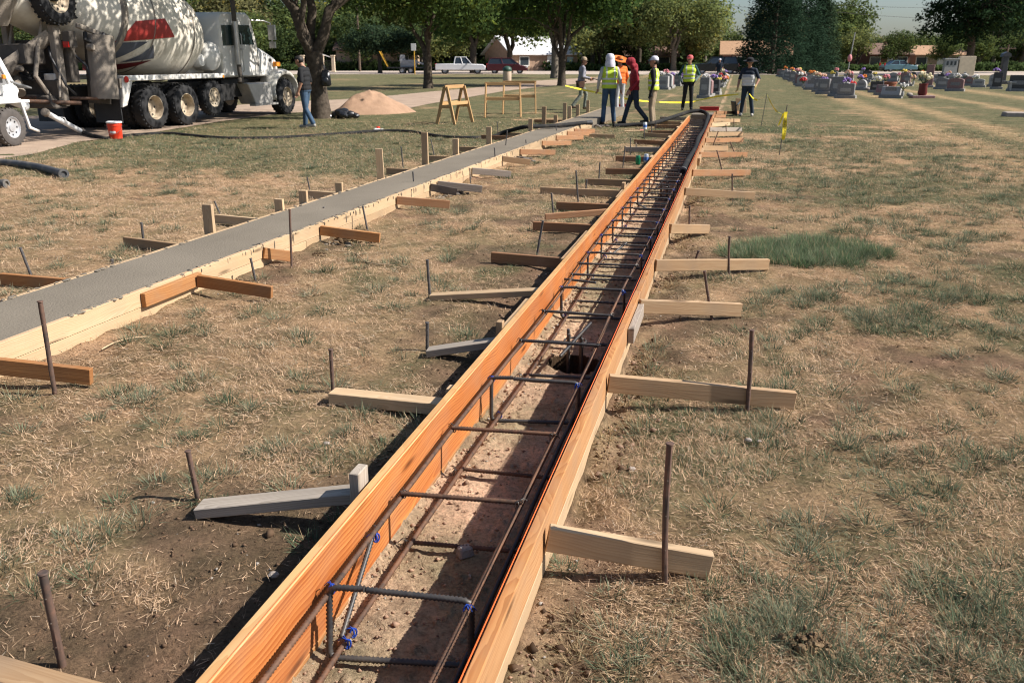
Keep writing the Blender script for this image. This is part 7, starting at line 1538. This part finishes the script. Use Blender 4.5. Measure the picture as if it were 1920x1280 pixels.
row('outer right row', 1850, 163, 8, 3.3, .5); row('row at the right edge', 1912, 171, 8, 3.4, .6, [('box', 'black', 'yellow', 1.0, .7), ('box', 'black', 'purple', .5, .8)]); row('row between the vest workers', 1246, 168, 15, 2.3, .25, [('box', 'pale', 'white', .6, .6), ('serp', 'pale', 'pink', .6, .7)]); row('row behind the red straightedge', 1328, 184, 15, 2.2, .2, [('box', 'grey', None, .45, .75), ('serp', 'rose', 'white', .5, .65)])
# planter, vase stand, bench, memorials
mat('terracotta', (.28, .10, .055), .8, .15, 8); pl = at(1665, 172); t = thing('planter', 'wide brown planter tub standing alone on the cemetery lawn', 'planter', pl); mb = MB(); mb.lathe([(.30, 0), (.33, .05), (.37, .42), (.40, .42), (.40, .5), (.36, .5), (.34, .44), (.001, .42)], 26, closed=False); mb.build('tub', 'terracotta', t, smooth=True)
t = thing('flower_vase', 'dark red vase of cream roses on a maroon slab', 'vase', at(1728, 184)); mb = MB(); mb.box((0, 0, .05), (1.0, .45, .12)); mb.build('slab', 'granite_rose', t, bevel=.015); mb = MB(); mb.lathe([(.15, .1), (.2, .2), (.17, .5), (.2, .62)], 16); mb.build('urn', 'logo_maroon', t, smooth=True); bouquet(t, (0, 0, .85), .3, 'cream', rng, 'roses')
t = thing('memorial_bench', 'small white memorial bench at the right picture edge', 'bench', at(1903, 171)); mb = MB(); mb.box((0, 0, .46), (.85, .32, .08)); mb.build('seat', 'granite_light', t, bevel=.01)
for s in (-1, 1): mb = MB(); mb.box((s * .33, 0, .21), (.1, .28, .42)); mb.build('leg', 'granite_light', t, bevel=.01)
t = thing('columbarium', 'white panelled memorial wall with three dark niches under the great tree', 'memorial', at(1778, 146)); mb = MB(); mb.box((0, 0, 1.0), (1.5, .5, 2.0)); mb.box((0, 0, 2.05), (1.7, .6, .14)); mb.build('block', 'granite_light', t, bevel=.02); t.scale = (.8, .8, .8)
for k in range(3): mb = MB(); mb.box((-.45 + k * .45, -.26, 1.6), (.24, .03, .42)); mb.build('niche', 'window_glass', t)
mb = MB(); mb.box((.98, .1, 1.0), (.36, .5, 2.1)); mb.build('pier', 'granite_dark', t, bevel=.02)
t = thing('memorial_stone', 'pinkish stone memorial panel beside the white niche wall', 'memorial', at(1808, 146)); mb = MB(); mb.box((0, 0, .95), (1.5, .35, 1.9)); mb.build('panel', 'cream_stone', t, bevel=.02); mb = MB(); mb.box((0, 0, .08), (1.8, .6, .2)); mb.build('base', 'stone_base', t, bevel=.02)
t = thing('tall_monument', 'tall black monument standing near the right edge', 'monument', at(1877, 158)); mb = MB(); mb.box((0, 0, .9), (.42, .35, 1.8), None, (.85, .85)); mb.build('shaft', 'granite_dark', t, bevel=.02); mb = MB(); mb.box((0, 0, .1), (.9, .7, .24)); mb.build('base', 'granite_dark', t, bevel=.02); mb = MB(); mb.prism([(-.3, 1.8), (.3, 1.8), (.25, 2.0), (0, 2.12), (-.25, 2.0)], -.2, .2, 'y'); mb.build('cap', 'granite_dark', t)
t = thing('flag_pole', 'slim white pole with a pink balloon-like wind toy among the headstones', 'pole', at(1586, 160)); mb = MB(); mb.tube([(0, 0, 0), (.06, 0, 1.6), (.2, 0, 3.3)], .035, 8); mb.build('mast', 'granite_light', t, smooth=True); mb = MB(); mb.ball((.05, 0, 1.7), (.14, .12, .24), 12, 9); mb.build('wind_toy', 'petal_pink', t, smooth=True)
for i, (px, py) in enumerate(((1627, 170), (1650, 172), (1675, 177), (1705, 181), (1588, 166))): mb = MB(); mb.ball((0, 0, .08), (.15, .12, .09), 10, 7); o = mb.build('white_boulder', 'stone_pale', smooth=True, loc=at(px, py)); tag(o, ['small white stone left of the brown planter', 'flat white stone touching the brown planter', 'white stone right of the brown planter', 'white stone beside the pale slanted headstone', 'white stone behind the dense right-hand row'][i], 'stone')
